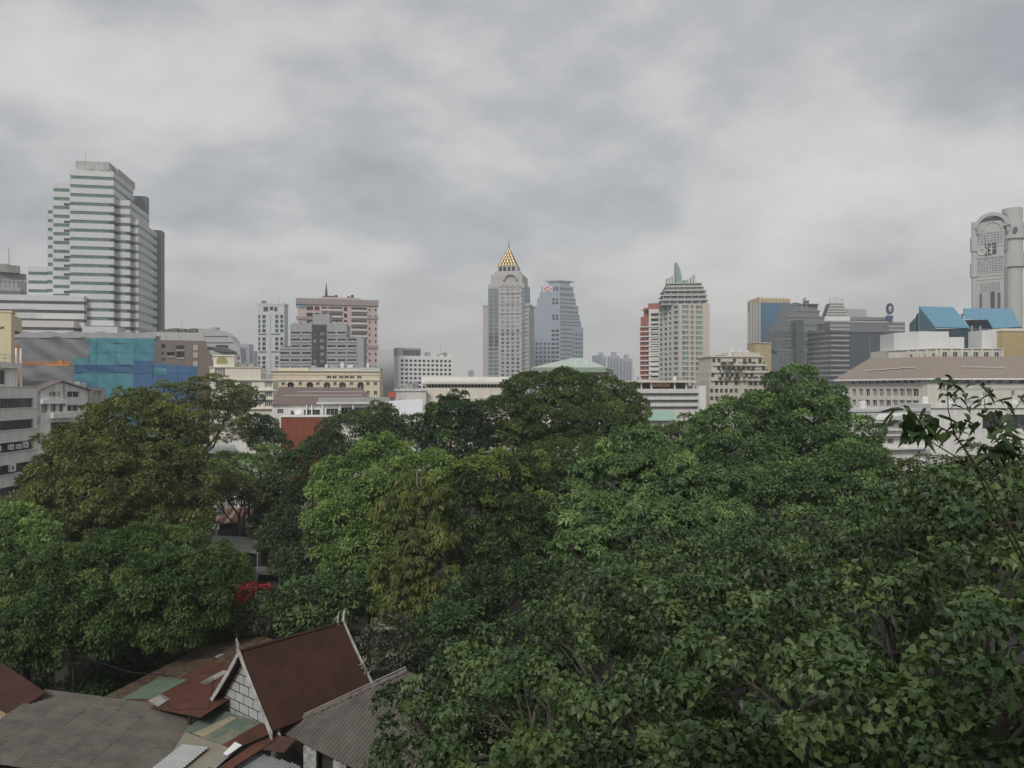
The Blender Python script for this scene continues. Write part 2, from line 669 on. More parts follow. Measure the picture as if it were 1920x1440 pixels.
# ------------------------------------------------------------------ building helpers
def banded(parent, poly, ztop, zbot, pitch, wh, mwall, mglass, first=None, inset_k=0.22, zs=None):
    """storeys as solid spandrel rings with a recessed window strip each; the strip of each storey is a part"""
    wall = MB()
    z = ztop
    sp = pitch - wh
    top = True
    while z - pitch > zbot:
        wall.prism(poly, z - sp, z, 0, cap=True)
        wall.poly([(p[0], p[1], z - sp) for p in reversed(poly)], 0)
        b = MB()
        b.prism(inset(poly, inset_k), z - pitch, z - sp, 0, cap=False)
        b.build('window_band', mglass, parent)
        z -= pitch
    wall.prism(poly, 0, z, 0, cap=True)
    return wall.build('wall', mwall, parent)


def simple_tower(name, label, px0, px1, py, d, dep, mwall, group=None, cap=None):
    f = Face((px0, d), (px1, d))
    b = root(name, label, 'tower', *(f.A + f.B) / 2, group)
    m = MB()
    m.prism(f.back(dep), 0, Z(py, d))
    m.build('wall', mwall, b)
    return b, f


def rotpoly(O, t, pts):
    """points given along a tilted front (u) and backwards (v)"""
    n = (-t[1], t[0])
    return [(O[0] + t[0] * u + n[0] * v, O[1] + t[1] * u + n[1] * v) for u, v in pts]


def rectp(O, t, u0, u1, v0, v1):
    return rotpoly(O, t, [(u0, v0), (u1, v0), (u1, v1), (u0, v1)])


# ------------------------------------------------------------------ white banded tower on the left
def white_tower():
    d0 = 312.0
    O = (X(213, d0), d0)
    t = (0.985, 0.172)
    nrm = math.hypot(*t); t = (t[0] / nrm, t[1] / nrm)
    b = root('office_tower', 'tall white tower with green window bands and stepped shoulders', 'tower', *O)
    pitch, wh = 3.53, 1.33
    zt = Z(322, d0)
    mw = surf('white_tower_panels', (0.60, 0.61, 0.61), var=0.05, scale=0.1, streak=0.06)
    # (u0,u1,v0,v1,floors below the top)
    blocks = [(-16.4, 0, 0, 26, 0), (0.05, 5.2, 3.2, 30, 3), (5.25, 7.6, 6.0, 34, 5),
              (-23.6, -16.45, 2.6, 30, 1.35), (-26.6, -23.65, 5.0, 28, 3.75),
              (-34.0, -26.65, 5.5, 26, 10.8)]
    for u0, u1, v0, v1, k in blocks:
        banded(b, rectp(O, t, u0, u1, v0, v1), zt - k * pitch, 40.0, pitch, wh, mw, G_TEAL)
    # podium storeys
    banded(b, rectp(O, t, -43, -10, -3, 26), Z(555, 308), 34, pitch, 1.25, mw, G_GREY)
    banded(b, rectp(O, t, -37, -12, -8, 20), Z(602, 302), 20, pitch * 1.05, 1.2, surf('podium_cream', (0.62, 0.60, 0.56), var=0.06), G_GREY)
    banded(b, rectp(O, t, -10, 3, -5, 20), Z(612, 306), 20, pitch * 1.05, 1.2, mw, G_GREY)
    # recessed dark corners on every storey between the stepped blocks
    m = MB()
    for k in range(3, 22):
        z1 = zt - k * pitch - (pitch - wh)
        m.prism(rectp(O, t, -1.6, 0.2, -0.05, 3.0), z1 - wh + .05, z1 - .05)
        if k > 5:
            m.prism(rectp(O, t, 3.8, 5.4, 3.1, 6.0), z1 - wh + .05, z1 - .05)
        if k % 4:
            m.prism(rectp(O, t, -19.4, -16.2, 2.5, 4.0), z1 - wh * .75, z1 - .05)
    m.build('corner_recess', G_GREY, b, kind='stuff')
    # grey service core behind, roof plant
    m = MB()
    m.prism(rectp(O, t, 5.3, 9.2, 34.1, 40), 0, zt - 4.6 * pitch)
    m.prism(rectp(O, t, -4, 4.2, 30.1, 33.9), zt - 16, zt - 2.2)
    m.build('service_core', surf('core_grey', (0.23, 0.24, 0.25), var=0.08), b)
    m = MB()
    zp = Z(303, d0)
    m.prism(rectp(O, t, -14.6, -2.0, 1.2, 20), zt, zp)
    m.prism(rectp(O, t, -2.0, 0.0, 6, 28), zt, zp - 1.2)
    m.build('roof_parapet', surf('parapet_concrete', (0.47, 0.47, 0.46), var=0.14, scale=0.3, streak=0.25), b)
    m = MB()
    c = rotpoly(O, t, [(-11, 1.5)])[0]
    m.tube([(c[0], c[1], zp), (c[0], c[1], zp + 4.5)], [0.10, 0.04], 5)
    for u, h in ((-9, .8), (-5, .7), (-3, 1.0), (-1.2, .7)):
        c = rotpoly(O, t, [(u, 0.6)])[0]
        m.box(c[0] - .5, c[0] + .5, c[1] - .4, c[1] + .4, zt, zt + h)
    m.build('roof_plant', M_STEEL, b)
    # lattice mast standing on the podium
    m = MB()
    zl = Z(602, 302)
    for i in range(5):
        u = -33 + i * 1.6
        c = rotpoly(O, t, [(u, -6.5)])[0]
        m.tube([(c[0], c[1], zl), (c[0], c[1], zl + 5)], [.07, .07], 4)
    for j in range(4):
        c0 = rotpoly(O, t, [(-33, -6.5)])[0]; c1 = rotpoly(O, t, [(-26.6, -6.5)])[0]
        m.tube([(c0[0], c0[1], zl + 1 + j * 1.2), (c1[0], c1[1], zl + 1 + j * 1.2)], [.06, .06], 4)
    m.build('sign_lattice', M_STEEL, b)


white_tower()

# building behind the left tower, cut by the frame
f = Face((-60, 360), (49, 372))
b = root('hospital_block', 'pale concrete block with square windows half hidden by banded tower', 'building', *(f.A + f.B) / 2)
m = MB()
zt = f.z(20, 512)
R = grid(f.u(2), f.u(34), 4, .62, f.z(20, 542), f.z(20, 530), 1, .95) + grid(f.u(2), f.u(49), 6, .6, f.z(20, 529), f.z(20, 522), 1, .4)
R = holes(m, f, 0, zt, R, .3)
m.prism(f.back(30), 0, zt - .02)
m.build('wall', surf('pale_concrete', (0.50, 0.50, 0.50), var=.1, streak=.1), b)
panes(b, f, R, [G_GREY, G_DARK], dep=.28)
m = MB()
m.prism(Face((-20, 364), (14, 366)).back(12), zt, f.z(10, 496)); m.prism(Face((14.2, 366), (38, 369)).back(12), zt, f.z(30, 499))
m.build('roof_house', surf('roof_concrete', (0.30, 0.30, 0.29), var=.2, scale=.5), b)
m = MB()
m.tube([f.p(f.u(18), zt), f.p(f.u(16), zt + 12)], [.25, .12], 5)
m.build('antenna', M_STEEL, b)
f = Face((-60, 330), (39, 338))
b = root('grey_clad_block', 'dark grey windowless block beside the foot of banded tower', 'building', *(f.A + f.B) / 2)
m = MB(); m.prism(f.back(18), 0, f.z(15, 545)); m.build('wall', surf('slate_grey', (0.17, 0.175, 0.18), var=.08), b)
m = MB(); m.prism(f.back(18.02), f.z(15, 545), f.z(15, 539)); m.build('parapet', M_GREY, b)

# yellow block with lettering
f = Face((-70, 138), (21, 138))
fs = Face((21, 138), (28, 141))
b = root('yellow_block', 'plain pale yellow block with lettering high on its front', 'building', *(f.A + f.B) / 2)
m = MB()
zt = Z(586, 138)
pl = [tuple(f.A), tuple(f.B), tuple(fs.B), (fs.B[0] - 6, fs.B[1] + 8), (f.A[0], fs.B[1] + 8)]
m.prism(pl, 0, zt)
m.prism([(x * 1.0, y) for x, y in inset(pl, -.12)], zt, zt + .35)
m.build('wall', surf('yellow_paint', (0.60, 0.53, 0.36), var=.06, scale=.2, streak=.08), b)
m = MB()
fu = Face((26, 140.5), (41, 146))
m.prism([tuple(fu.A), tuple(fu.B), (fu.B[0] - 5, fu.B[1] + 4), (fu.A[0] - 5, fu.B[1] + 4)], Z(622, 144), zt - .3)
m.build('upper_wing', surf('yellow_paint', (0.60, 0.53, 0.36), var=.06, scale=.2, streak=.08), b)
q = f.p(f.u(3.0), Z(614.6, 138), .06)
textmesh('lettering', 'OH', .62, surf('sign_dark', (0.06, 0.055, 0.05)), q, (math.pi / 2, 0, 0), b)


# ------------------------------------------------------------------ near office block at the left edge
def office_left():
    f = Face((-95, 107), (68, 121))
    f = Face((X(-60, 104), 104), (X(70, 122), 122), raw=True)
    b = root('office_block', 'white office block with dark ribbon windows and hung air conditioners', 'building', *(f.A + f.B) / 2)
    zt = Z(724, 115)
    pitch = 3.25
    m = MB()
    R = []
    for k in range(6):
        z1 = zt - 1.82 - k * pitch
        R.append((1.0, f.L - 1.2, z1 - 1.42, z1))
    R = holes(m, f, 0, zt, R, .35)
    poly = f.back(22)
    m.poly([(p[0], p[1], zt) for p in poly])
    e = f.side(22)
    holes(m, e, 0, zt, [])
    m.build('wall', M_DIRTY, b)
    for r in R:
        n = 9
        w = (r[1] - r[0]) / n
        panes(b, f, [(r[0] + i * w, r[0] + (i + 1) * w, r[2], r[3]) for i in range(n)], [G_DARK, G_GREY, G_DARK], M_DGREY, dep=.33, nx=2, fw=.08)
    # roof structure with railing
    m = MB()
    g2 = Face(f.p(2, 0)[:2], f.p(f.L - 3.5, 0)[:2], raw=True)
    g2.A = g2.A - g2.n * 1.5; g2.B = g2.B - g2.n * 1.5
    zr = zt + 3.6
    R2 = holes(m, g2, zt, zr - .9, grid(.6, g2.L - 2.5, 5, .86, zt + .25, zr - 1.2, 1, 1), .3)
    m.prism(inset(g2.back(10), -.6), zr - .9, zr)
    m.build('roof_house', M_DIRTY, b)
    panes(b, g2, R2, [G_DARK], M_WHITE, dep=.28)
    m = MB()
    for i in range(9):
        u = 1 + i * (g2.L - 1) / 8
        m.tube([g2.p(u, zr), g2.p(u, zr + 1.1)], [.035, .035], 4)
    for h in (.55, 1.1):
        m.tube([g2.p(1, zr + h), g2.p(g2.L, zr + h)], [.03, .03], 4)
    m.build('railing', M_STEEL, b)
    for u in (g2.L + .3, g2.L + 1.6):
        m = MB(); m.tube([g2.p(u, zt), g2.p(u, zr + 2.3)], [.16, .16], 8); m.build('vent_pipe', M_WHITE2, b)
    # air conditioners on brackets
    for u, k, s in ((3.3, 2, 1), (6.2, 2, 1), (9.5, 2, 1), (11.6, 2, .9), (13.4, 2, 1.2), (9.6, 3, 1.5), (15.0, 3, 1), (1.2, 2, 1)):
        z = zt - k * pitch - 1.5 + (1.42 if False else -1.35)
        m = MB()
        fbox(m, f, u, u + .9 * s, z, z + .72 * s, .08, .48)
        a = m.build('air_conditioner', M_WHITE2, b)
        m = MB()
        c = f.p(u + .38 * s, z + .36 * s, .485)
        pts = [f.p(u + .36 * s + .25 * s * math.cos(t * math.pi / 5), z + .36 * s + .25 * s * math.sin(t * math.pi / 5), .486) for t in range(10)]
        m.poly(pts); m.build('fan_grille', M_MGREY, a)
    m = MB()
    for k in range(6):
        fbox(m, f, .4, f.L + .3, zt - k * pitch - .12, zt - k * pitch, .0, .14)
    m.build('ledge', M_DIRTY, b)


office_left()


# white gabled house beside it
def gabled_house():
    f = Face((76, 141), (165, 150))
    b = root('gabled_house', 'white house with low gable roof and stained balconies', 'house', *(f.A + f.B) / 2)
    m = MB()
    ze = f.z(100, 731)
    R = [f.rect(92, 735, 106, 744), f.rect(109, 734, 112, 744), f.rect(126, 734, 149, 745), f.rect(96, 757, 106, 772), f.rect(110, 757, 119, 772),
         f.rect(126, 759, 148, 771), f.rect(95, 791, 133, 805), f.rect(78, 758, 90, 775), f.rect(80, 835, 88, 845), f.rect(126, 815, 150, 832)]
    R = holes(m, f, 0, ze, R, .35)
    ap = f.p(f.u(113), f.z(113, 716), 0)
    m.poly([f.p(0, ze), f.p(f.L, ze), ap])
    holes(m, f.side(10), 0, ze, [])
    m.build('wall', M_DIRTY, b)
    panes(b, f, R, [G_DARK, G_GREY, G_CURT], M_WHITE2, dep=.33, nx=2, nz=1, fw=.1)
    m = MB()
    bk = -f.n * 10
    for s in (0, f.L):
        o = -.5 if s == 0 else .5
        e0 = Vector(f.p(s + o, ze - .15, .5)); e1 = Vector(f.p(s + o, ze - .15, -10))
        r0 = Vector(f.p(f.u(113), ap[2] + .12, .5)); r1 = Vector(f.p(f.u(113), ap[2] + .12, -10))
        lo = [e0, r0, r1, e1] if s == 0 else [r0, e0, e1, r1]
        m.hexa([p for p in lo], [p + Vector((0, 0, .16)) for p in lo])
    m.build('roof', surf('dull_red_sheet', (0.20, 0.17, 0.16), var=.25, scale=.6), b)
    m = MB()
    fbox(m, f, f.u(76), f.u(122), f.z(100, 757), f.z(100, 749), 0, .5)
    m.build('balcony', M_WHITE2, b)
    m = MB()
    fbox(m, f, f.u(94), f.u(136), f.z(110, 784), f.z(110, 774), 0, .9)
    m.build('balcony', M_DIRTY, b)
    m = MB()
    fbox(m, f, f.u(94), f.u(136), f.z(110, 826), f.z(110, 806), 0, .6)
    m.build('balcony', M_DIRTY, b)
    m = MB()
    fbox(m, f, f.u(118.5), f.u(122), f.z(120, 762), f.z(120, 718), .02, .14)
    m.build('drain_duct', M_GREY, b)
    m = MB()
    f2 = Face((165.5, 150), (199, 156))
    z2 = f2.z(180, 727)
    R = holes(m, f2, 0, z2, [f2.rect(167, 757, 175, 770), f2.rect(178, 757, 186, 770), f2.rect(176, 733, 190, 742)], .3)
    m.poly([(p[0], p[1], z2) for p in f2.back(8)])
    holes(m, f2.side(8), 0, z2, [])
    m.build('annex', surf('annex_grey', (.42, .40, .37), var=.2, scale=.7, streak=.25), b)
    panes(b, f2, R, [G_DARK, G_CURT], M_WHITE2, dep=.28, nx=2)
    clutter(b, f2, z2, 3, 12, -5, -1, big=.7)


gabled_house()


# ------------------------------------------------------------------ tarpaulin block, blue netting, crane
def wavy_sheet(f, u0, u1, z0, z1, nu, nz, amp, seed, o=0.0, sag=0.0):
    m = MB()
    r = random.Random(seed)
    ph = [(r.uniform(.3, 1.5), r.uniform(.2, .8), r.uniform(0, 6)) for _ in range(5)]
    idx = {}
    for j in range(nz + 1):
        for i in range(nu + 1):
            u = u0 + (u1 - u0) * i / nu; z = z0 + (z1 - z0) * j / nz
            w = sum(math.sin(a * u + c * (z + sag * math.cos(u * .25)) * 2 + p) for a, c, p in ph) / 5
            idx[i, j] = len(m.v)
            m.v.append(f.p(u, z + (0.25 * math.sin(u * .9 + seed) if j == nz and sag else 0), o + amp * w))
    for j in range(nz):
        for i in range(nu):
            m.f.append((idx[i, j], idx[i + 1, j], idx[i + 1, j + 1], idx[i, j + 1])); m.m.append(0)
    return m


def construction():
    f = Face((20, 218), (292, 222))
    b = root('tarpaulin_block', 'long low block wrapped in sagging grey tarpaulin', 'building', *(f.A + f.B) / 2)
    m = MB(); fb = Face(f.A - f.n * .9, f.B - f.n * .9, raw=True)
    m.prism(fb.back(3), 0, f.z(150, 628)); m.build('wall', M_CONC, b)
    mt = surf('grey_tarpaulin', (0.185, 0.185, 0.195), rough=.6, var=.12, scale=.25)
    wavy_sheet(f, 0, f.u(166), 6, f.z(90, 633), 60, 22, 1.0, 3, sag=2.0).build('tarpaulin', mt, b, smooth=True)
    wavy_sheet(f, 0, f.L, f.z(90, 633.5), f.z(90, 622.5), 90, 4, .3, 5, o=.12, sag=.4).build('tarpaulin', surf('pale_tarpaulin', (0.36, 0.355, 0.37), var=.1), b, smooth=True)
    f = Face((136, 196), (372, 204))
    b = root('netted_scaffold', 'building under scaffold wrapped in teal and blue safety netting', 'building', *(f.A + f.B) / 2)
    m = MB(); fb = Face(f.A - f.n * .8, f.B - f.n * .8, raw=True)
    m.prism([tuple(fb.A + fb.t * f.u(166)), tuple(fb.A + fb.t * f.u(288)), tuple(fb.A + fb.t * f.u(288) - fb.n * 12), tuple(fb.A + fb.t * f.u(166) - fb.n * 12)], 0, f.z(230, 640))
    m.build('wall', M_CONC, b)
    teal = surf('teal_netting', (0.075, 0.25, 0.305), rough=.7, var=.2, scale=.5)
    teal2 = surf('pale_teal_netting', (0.088, 0.265, 0.32), rough=.7, var=.2, scale=.5)
    blue = surf('blue_netting', (0.058, 0.145, 0.285), rough=.7, var=.2, scale=.5)
    dblue = surf('deep_blue_netting', (0.048, 0.115, 0.225), rough=.7, var=.2, scale=.5)
    pan = [(166, 634, 180, 684, teal), (180, 643, 252, 684, teal2), (180, 634, 252, 643, teal), (252, 634, 289, 676, teal), (138, 671, 166, 684, teal2),
           (138, 684, 250, 698, dblue), (138, 698, 214, 737, teal), (214, 698, 250, 737, teal2), (250, 676, 286, 740, blue), (286, 682, 312, 690, blue),
           (286, 690, 312, 702, teal2), (286, 702, 312, 740, blue), (312, 684, 340, 740, blue), (340, 687, 371, 740, blue)]
    for i, (a, c, e, g2, mt) in enumerate(pan):
        r = f.rect(a, c, e, g2)
        zb = r[2] if g2 < 730 else 4.0
        wavy_sheet(f, r[0] + .02, r[1] - .02, zb, r[3], 20, 12, .38, i + 20, o=.05 * (i % 3)).build('net_panel', mt, b, smooth=True)
    m = MB()
    for px in range(142, 372, 38):
        top = f.z(px, 640 if 166 < px < 290 else (674 if px <= 166 else 688))
        m.tube([f.p(f.u(px), 0, .32), f.p(f.u(px), top + .5, .32)], [.035, .035], 4)
    for py in (660,):
        m.tube([f.p(f.u(170), f.z(200, py), .34), f.p(f.u(286), f.z(286, py), .34)], [.045, .045], 4)
    for py in (698,):
        m.tube([f.p(f.u(140), f.z(200, py), .34), f.p(f.u(370), f.z(370, py), .34)], [.045, .045], 4)
    m.build('scaffold_tubes', surf('scaffold_blue', (.10, .26, .34), rough=.6), b)
    # crane lying along the tarpaulin block's edge
    f = Face((20, 190), (134, 190))
    b = root('tower_crane', 'orange lattice crane jib lowered before grey tarpaulin', 'crane', X(30, 190), 190)
    mo = surf('crane_orange', (0.55, 0.22, 0.06), rough=.6, var=.15)
    m = MB()
    z0, zt = f.z(30, 690), f.z(30, 643)
    ua, ub = f.u(26), f.u(36)
    for u, top in ((ua, f.u(30)), (ub, f.u(32))):
        for o in (0, -1):
            m.tube([f.p(u, 0, o), f.p(u, z0, o), f.p(top, zt, -.5)], [.13, .13, .1], 4)
    n = 7
    for k in range(n):
        za, zb = z0 + (zt - z0) * k / n, z0 + (zt - z0) * (k + 1) / n
        wa = (1 - k / n); 
        m.tube([f.p(ua + (f.u(30) - ua) * k / n, za, 0), f.p(ub + (f.u(32) - ub) * (k + 1) / n, zb, 0)], [.07, .07], 4)
    m.build('mast', mo, b)
    m = MB()
    u0, u1 = f.u(37), f.u(132)
    for z in (f.z(80, 683), f.z(80, 679)):
        m.tube([f.p(u0, z, 0), f.p(u1, z, 0)], [.12, .12], 4)
    za, zb = f.z(80, 683), f.z(80, 679)
    for k in range(22):
        a = u0 + (u1 - u0) * k / 22; c = u0 + (u1 - u0) * (k + 1) / 22
        m.tube([f.p(a, za if k % 2 else zb), f.p(c, zb if k % 2 else za)], [.06, .06], 4)
    m.build('jib', mo, b)
    m = MB()
    fbox(m, f, f.u(85), f.u(131), f.z(80, 686), f.z(80, 682.5), -.9, .3)
    fbox(m, f, f.u(110), f.u(118), f.z(80, 682.4), f.z(80, 676), -.8, .2)
    m.build('machine_deck', mo, b)
    m = MB(); m.tube([f.p(f.u(32), zt, -.5), f.p(f.u(90), f.z(80, 679), 0)], [.05, .05], 4); m.build('tie_rope', M_STEEL, b)


construction()


# ------------------------------------------------------------------ brown apartment block and pale curved block
def brown_block():
    f = Face((284, 246), (398, 252))
    b = root('brown_apartment_block', 'brown rendered apartment block with cluttered balconies', 'building', *(f.A + f.B) / 2)
    m = MB()
    pts = [(0, 0), (f.L, 0), (f.L, f.z(398, 676)), (f.u(384), f.z(384, 638)), (0, f.z(290, 638))]
    R = [f.rect(291, 645, 310, 652), f.rect(331, 648, 346, 656), f.rect(295, 660, 307, 667), f.rect(313, 660, 328, 668), f.rect(331, 660, 346, 671), f.rect(290, 673, 310, 676)]
    R = holes(m, f, 0, f.z(340, 638.2), R, .6, u1=f.u(383))
    m.poly([f.p(f.u(383), 0), f.p(f.L, 0), f.p(f.L, f.z(398, 678)), f.p(f.u(383), f.z(384, 638))])
    m.poly([f.p(f.L, 0), f.p(f.L, 0, -14), f.p(f.L, f.z(398, 678), -14), f.p(f.L, f.z(398, 678))])
    m.poly([f.p(f.u(383), f.z(384, 638)), f.p(f.L, f.z(398, 678)), f.p(f.L, f.z(398, 678), -14), f.p(f.u(383), f.z(384, 638), -14)])
    m.poly([f.p(0, f.z(340, 638.2)), f.p(f.u(383), f.z(340, 638.2)), f.p(f.u(383), f.z(340, 638.2), -14), f.p(0, f.z(340, 638.2), -14)])
    m.build('wall', surf('brown_render', (0.225, 0.185, 0.160), var=.1, scale=.3, streak=.1), b)
    panes(b, f, R, [G_DARK], M_DGREY, dep=.55, nx=3, name='balcony_opening')
    m = MB()
    for r in R[1:5]:
        fbox(m, f, r[0], r[1], r[2] - .35, r[2] + .15, 0, .25)
    m.build('balcony_parapet', surf('pale_brown', (.42, .38, .34), var=.2), b)
    m = MB()
    for py in (652, 666, 682):
        fbox(m, f, f.u(362), f.u(371), f.z(366, py + 5), f.z(366, py - 5), .01, .2)
    m.build('stair_screen', surf('screen_beige', (.48, .44, .40), var=.25), b)
    m = MB()
    fbox(m, f, 0, f.u(382), f.z(340, 638), f.z(340, 622), -6, -3)
    m.build('roof_house', surf('pale_roof_wall', (.50, .50, .49), var=.1, streak=.15), b)
    m = MB()
    r = random.Random(4)
    for px in (306, 318, 328, 344, 350, 360):
        u = f.u(px)
        z = f.z(px, 622)
        for k in range(5):
            m.box(*(lambda q, s: (q[0] - s, q[0] + s, q[1] - s, q[1] + s, q[2], q[2] + s * 1.6))(f.p(u + r.uniform(-1.2, 1.2), z, -4 - r.random()), r.uniform(.3, .9)))
    m.build('roof_clutter', surf('clutter_grey', (.16, .16, .15), var=.3), b, kind='stuff')


brown_block()


def curved_block():
    d = 345
    b = root('curved_block', 'pale grey block with rounded roofline behind brown block', 'building', X(400, d), d)
    m = MB()
    f = Face((340, d), (452, d))
    prof = [(340, 628), (352, 619), (368, 616), (400, 616), (418, 621), (432, 630), (440, 641), (450, 652), (454, 690)]
    top = [f.p(f.u(px), f.z(px, py)) for px, py in prof]
    base = [f.p(f.u(prof[0][0]), 0), f.p(f.u(prof[-1][0]), 0)]
    front = [base[0], base[1]] + top[::-1]
    m.poly(front)
    for a, c in zip(top[:-1], top[1:]):
        m.poly([a, c, (c[0], c[1] + 7, c[2]), (a[0], a[1] + 7, a[2])])
    m.build('wall', surf('pale_grey_render', (.47, .47, .47), var=.08, scale=.2, streak=.1), b)
    m = MB()
    for py, a, c in ((629, 350, 428), (641, 345, 438)):
        fbox(m, f, f.u(a), f.u(c), f.z(400, py + 1.2), f.z(400, py), .0, .5)
    fbox(m, f, f.u(392), f.u(404), f.z(400, 616), f.z(400, 613), -5, -2)
    m.build('ledge', M_GREY, b)
    for a, c, e, g2 in ((438, 667, 449, 674), (439, 679, 448, 683), (388, 650, 404, 656), (405, 647, 428, 653), (392, 665, 400, 669)):
        m = MB(); fbox(m, f, f.u(a), f.u(c) if False else f.u(e), f.z(a, g2), f.z(a, c), .02, .12); m.build('opening', G_DARK, b)
    # slanted pergola blades
    for k in range(4):
        m = MB()
        u0 = f.u(400 + k * 7)
        m.hexa([f.p(u0, f.z(400, 652), .2), f.p(u0 + 5.5, f.z(400, 661), .2), f.p(u0 + 5.5, f.z(400, 659.5), .2), f.p(u0, f.z(400, 650.5), .2)],
               [f.p(u0, f.z(400, 652), 2), f.p(u0 + 5.5, f.z(400, 661), 2), f.p(u0 + 5.5, f.z(400, 659.5), 2), f.p(u0, f.z(400, 650.5), 2)])
        m.build('sunshade_blade', M_MGREY, b)
    m = MB(); m.tube([f.p(f.u(332), f.z(332, 640), -5), f.p(f.u(332), f.z(332, 600), -5)], [.12, .05], 4); m.build('antenna', M_STEEL, b)


curved_block()

# far bluish towers
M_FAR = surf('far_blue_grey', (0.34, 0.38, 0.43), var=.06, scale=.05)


def far_tower(label, px0, px1, py, d, steps, group):
    f = Face((px0, d), (px1, d))
    b = root('far_tower', label, 'tower', *(f.A + f.B) / 2, group)
    m = MB()
    R = grid(1.5, f.L - 1.5, max(3, int(f.L / 5)), .5, 10, Z(py, d) - 4, int((Z(py, d) - 14) / 3.6), .5)
    R = holes(m, f, 0, Z(py, d), R, .3)
    m.poly([(p[0], p[1], Z(py, d)) for p in f.back(20)])
    holes(m, f.side(20), 0, Z(py, d), []); holes(m, f.lside(20), 0, Z(py, d), [])
    for a, c, e in steps:
        g2 = Face((a, d + 3), (c, d + 3))
        m.prism(g2.back(14), Z(py, d), Z(e, d))
    m.build('wall', M_FAR, b)
    panes(b, f, R, [G_GREY, G_BLUE], dep=.25, single=False)


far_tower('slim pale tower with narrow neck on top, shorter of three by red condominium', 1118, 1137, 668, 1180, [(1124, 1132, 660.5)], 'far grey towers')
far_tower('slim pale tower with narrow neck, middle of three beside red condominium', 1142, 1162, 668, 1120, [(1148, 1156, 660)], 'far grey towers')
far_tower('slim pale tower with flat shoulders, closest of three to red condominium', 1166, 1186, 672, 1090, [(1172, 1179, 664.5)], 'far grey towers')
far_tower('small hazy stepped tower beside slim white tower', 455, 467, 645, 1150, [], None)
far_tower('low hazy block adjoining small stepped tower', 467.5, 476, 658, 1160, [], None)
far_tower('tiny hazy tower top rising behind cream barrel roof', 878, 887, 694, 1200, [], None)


# ------------------------------------------------------------------ slim white tower
def slim_tower():
    d = 520
    f = Face((483, d), (533, d))
    b = root('slim_tower', 'slim white tower with paired dark windows and antennas', 'tower', *(f.A + f.B) / 2)
    zt = Z(572, d)
    m = MB()
    R = []
    ph = 8.75
    y = 590
    for blk, (y0, n) in enumerate(((590.5, 4), (632.5, 3), (668, 3))):
        for k in range(n):
            py = y0 + k * ph
            for a, c in ((484.5, 488), (492, 498), (516, 522), (525.5, 531)):
                R.append((f.u(a), f.u(c), Z(py + 6.6, d), Z(py, d)))
        py = y0 + n * ph + (.3)
        R.append((f.u(485), f.u(500), Z(py + 2.2, d), Z(py, d))); R.append((f.u(509), f.u(526), Z(py + 2.2, d), Z(py, d)))
    R.append((f.u(506), f.u(512), Z(582, d), Z(575, d)))
    for s in (0, 1):
        R.append((f.u(494 + s * 20), f.u(503 + s * 17), Z(584, d), Z(575.5, d)))
    R = holes(m, f, 0, zt, R, .5)
    m.poly([(p[0], p[1], zt) for p in f.back(9)])
    e = f.side(9); holes(m, e, 0, zt, []); holes(m, f.lside(9), 0, zt, [])
    fbox(m, f, f.u(503), f.u(507.5), 10, Z(588, d), 0, .5)
    fbox(m, f, -.3, f.L + .3, zt, zt + 1.2, -9, .2)
    m.build('wall', surf('cool_white_render', (.56, .58, .60), var=.05, scale=.2), b)
    panes(b, f, R[:-2], [G_DARK, G_DARK, G_BLUE], M_MGREY, dep=.45, single=False, nx=2, fw=.12)
    panes(b, f, R[-2:], [G_GREY], dep=.4, single=False)
    m = MB()
    c = f.p(f.u(492), zt + 1.2, -4)
    for k in range(8):
        a, e2 = k * math.pi / 8, (k + 1) * math.pi / 8
        m.poly([c, (c[0] + 2.2 * math.cos(a), c[1] - 1.0, c[2] + 2.2 * math.sin(a)), (c[0] + 2.2 * math.cos(e2), c[1] - 1.0, c[2] + 2.2 * math.sin(e2))])
    m.tube([f.p(f.u(518), zt, -5), f.p(f.u(518), zt + 8, -5)], [.15, .06], 4)
    m.tube([f.p(f.u(526), zt, -5), f.p(f.u(526), zt + 3, -5)], [.2, .1], 4)
    m.build('antenna', M_MGREY, b)


slim_tower()


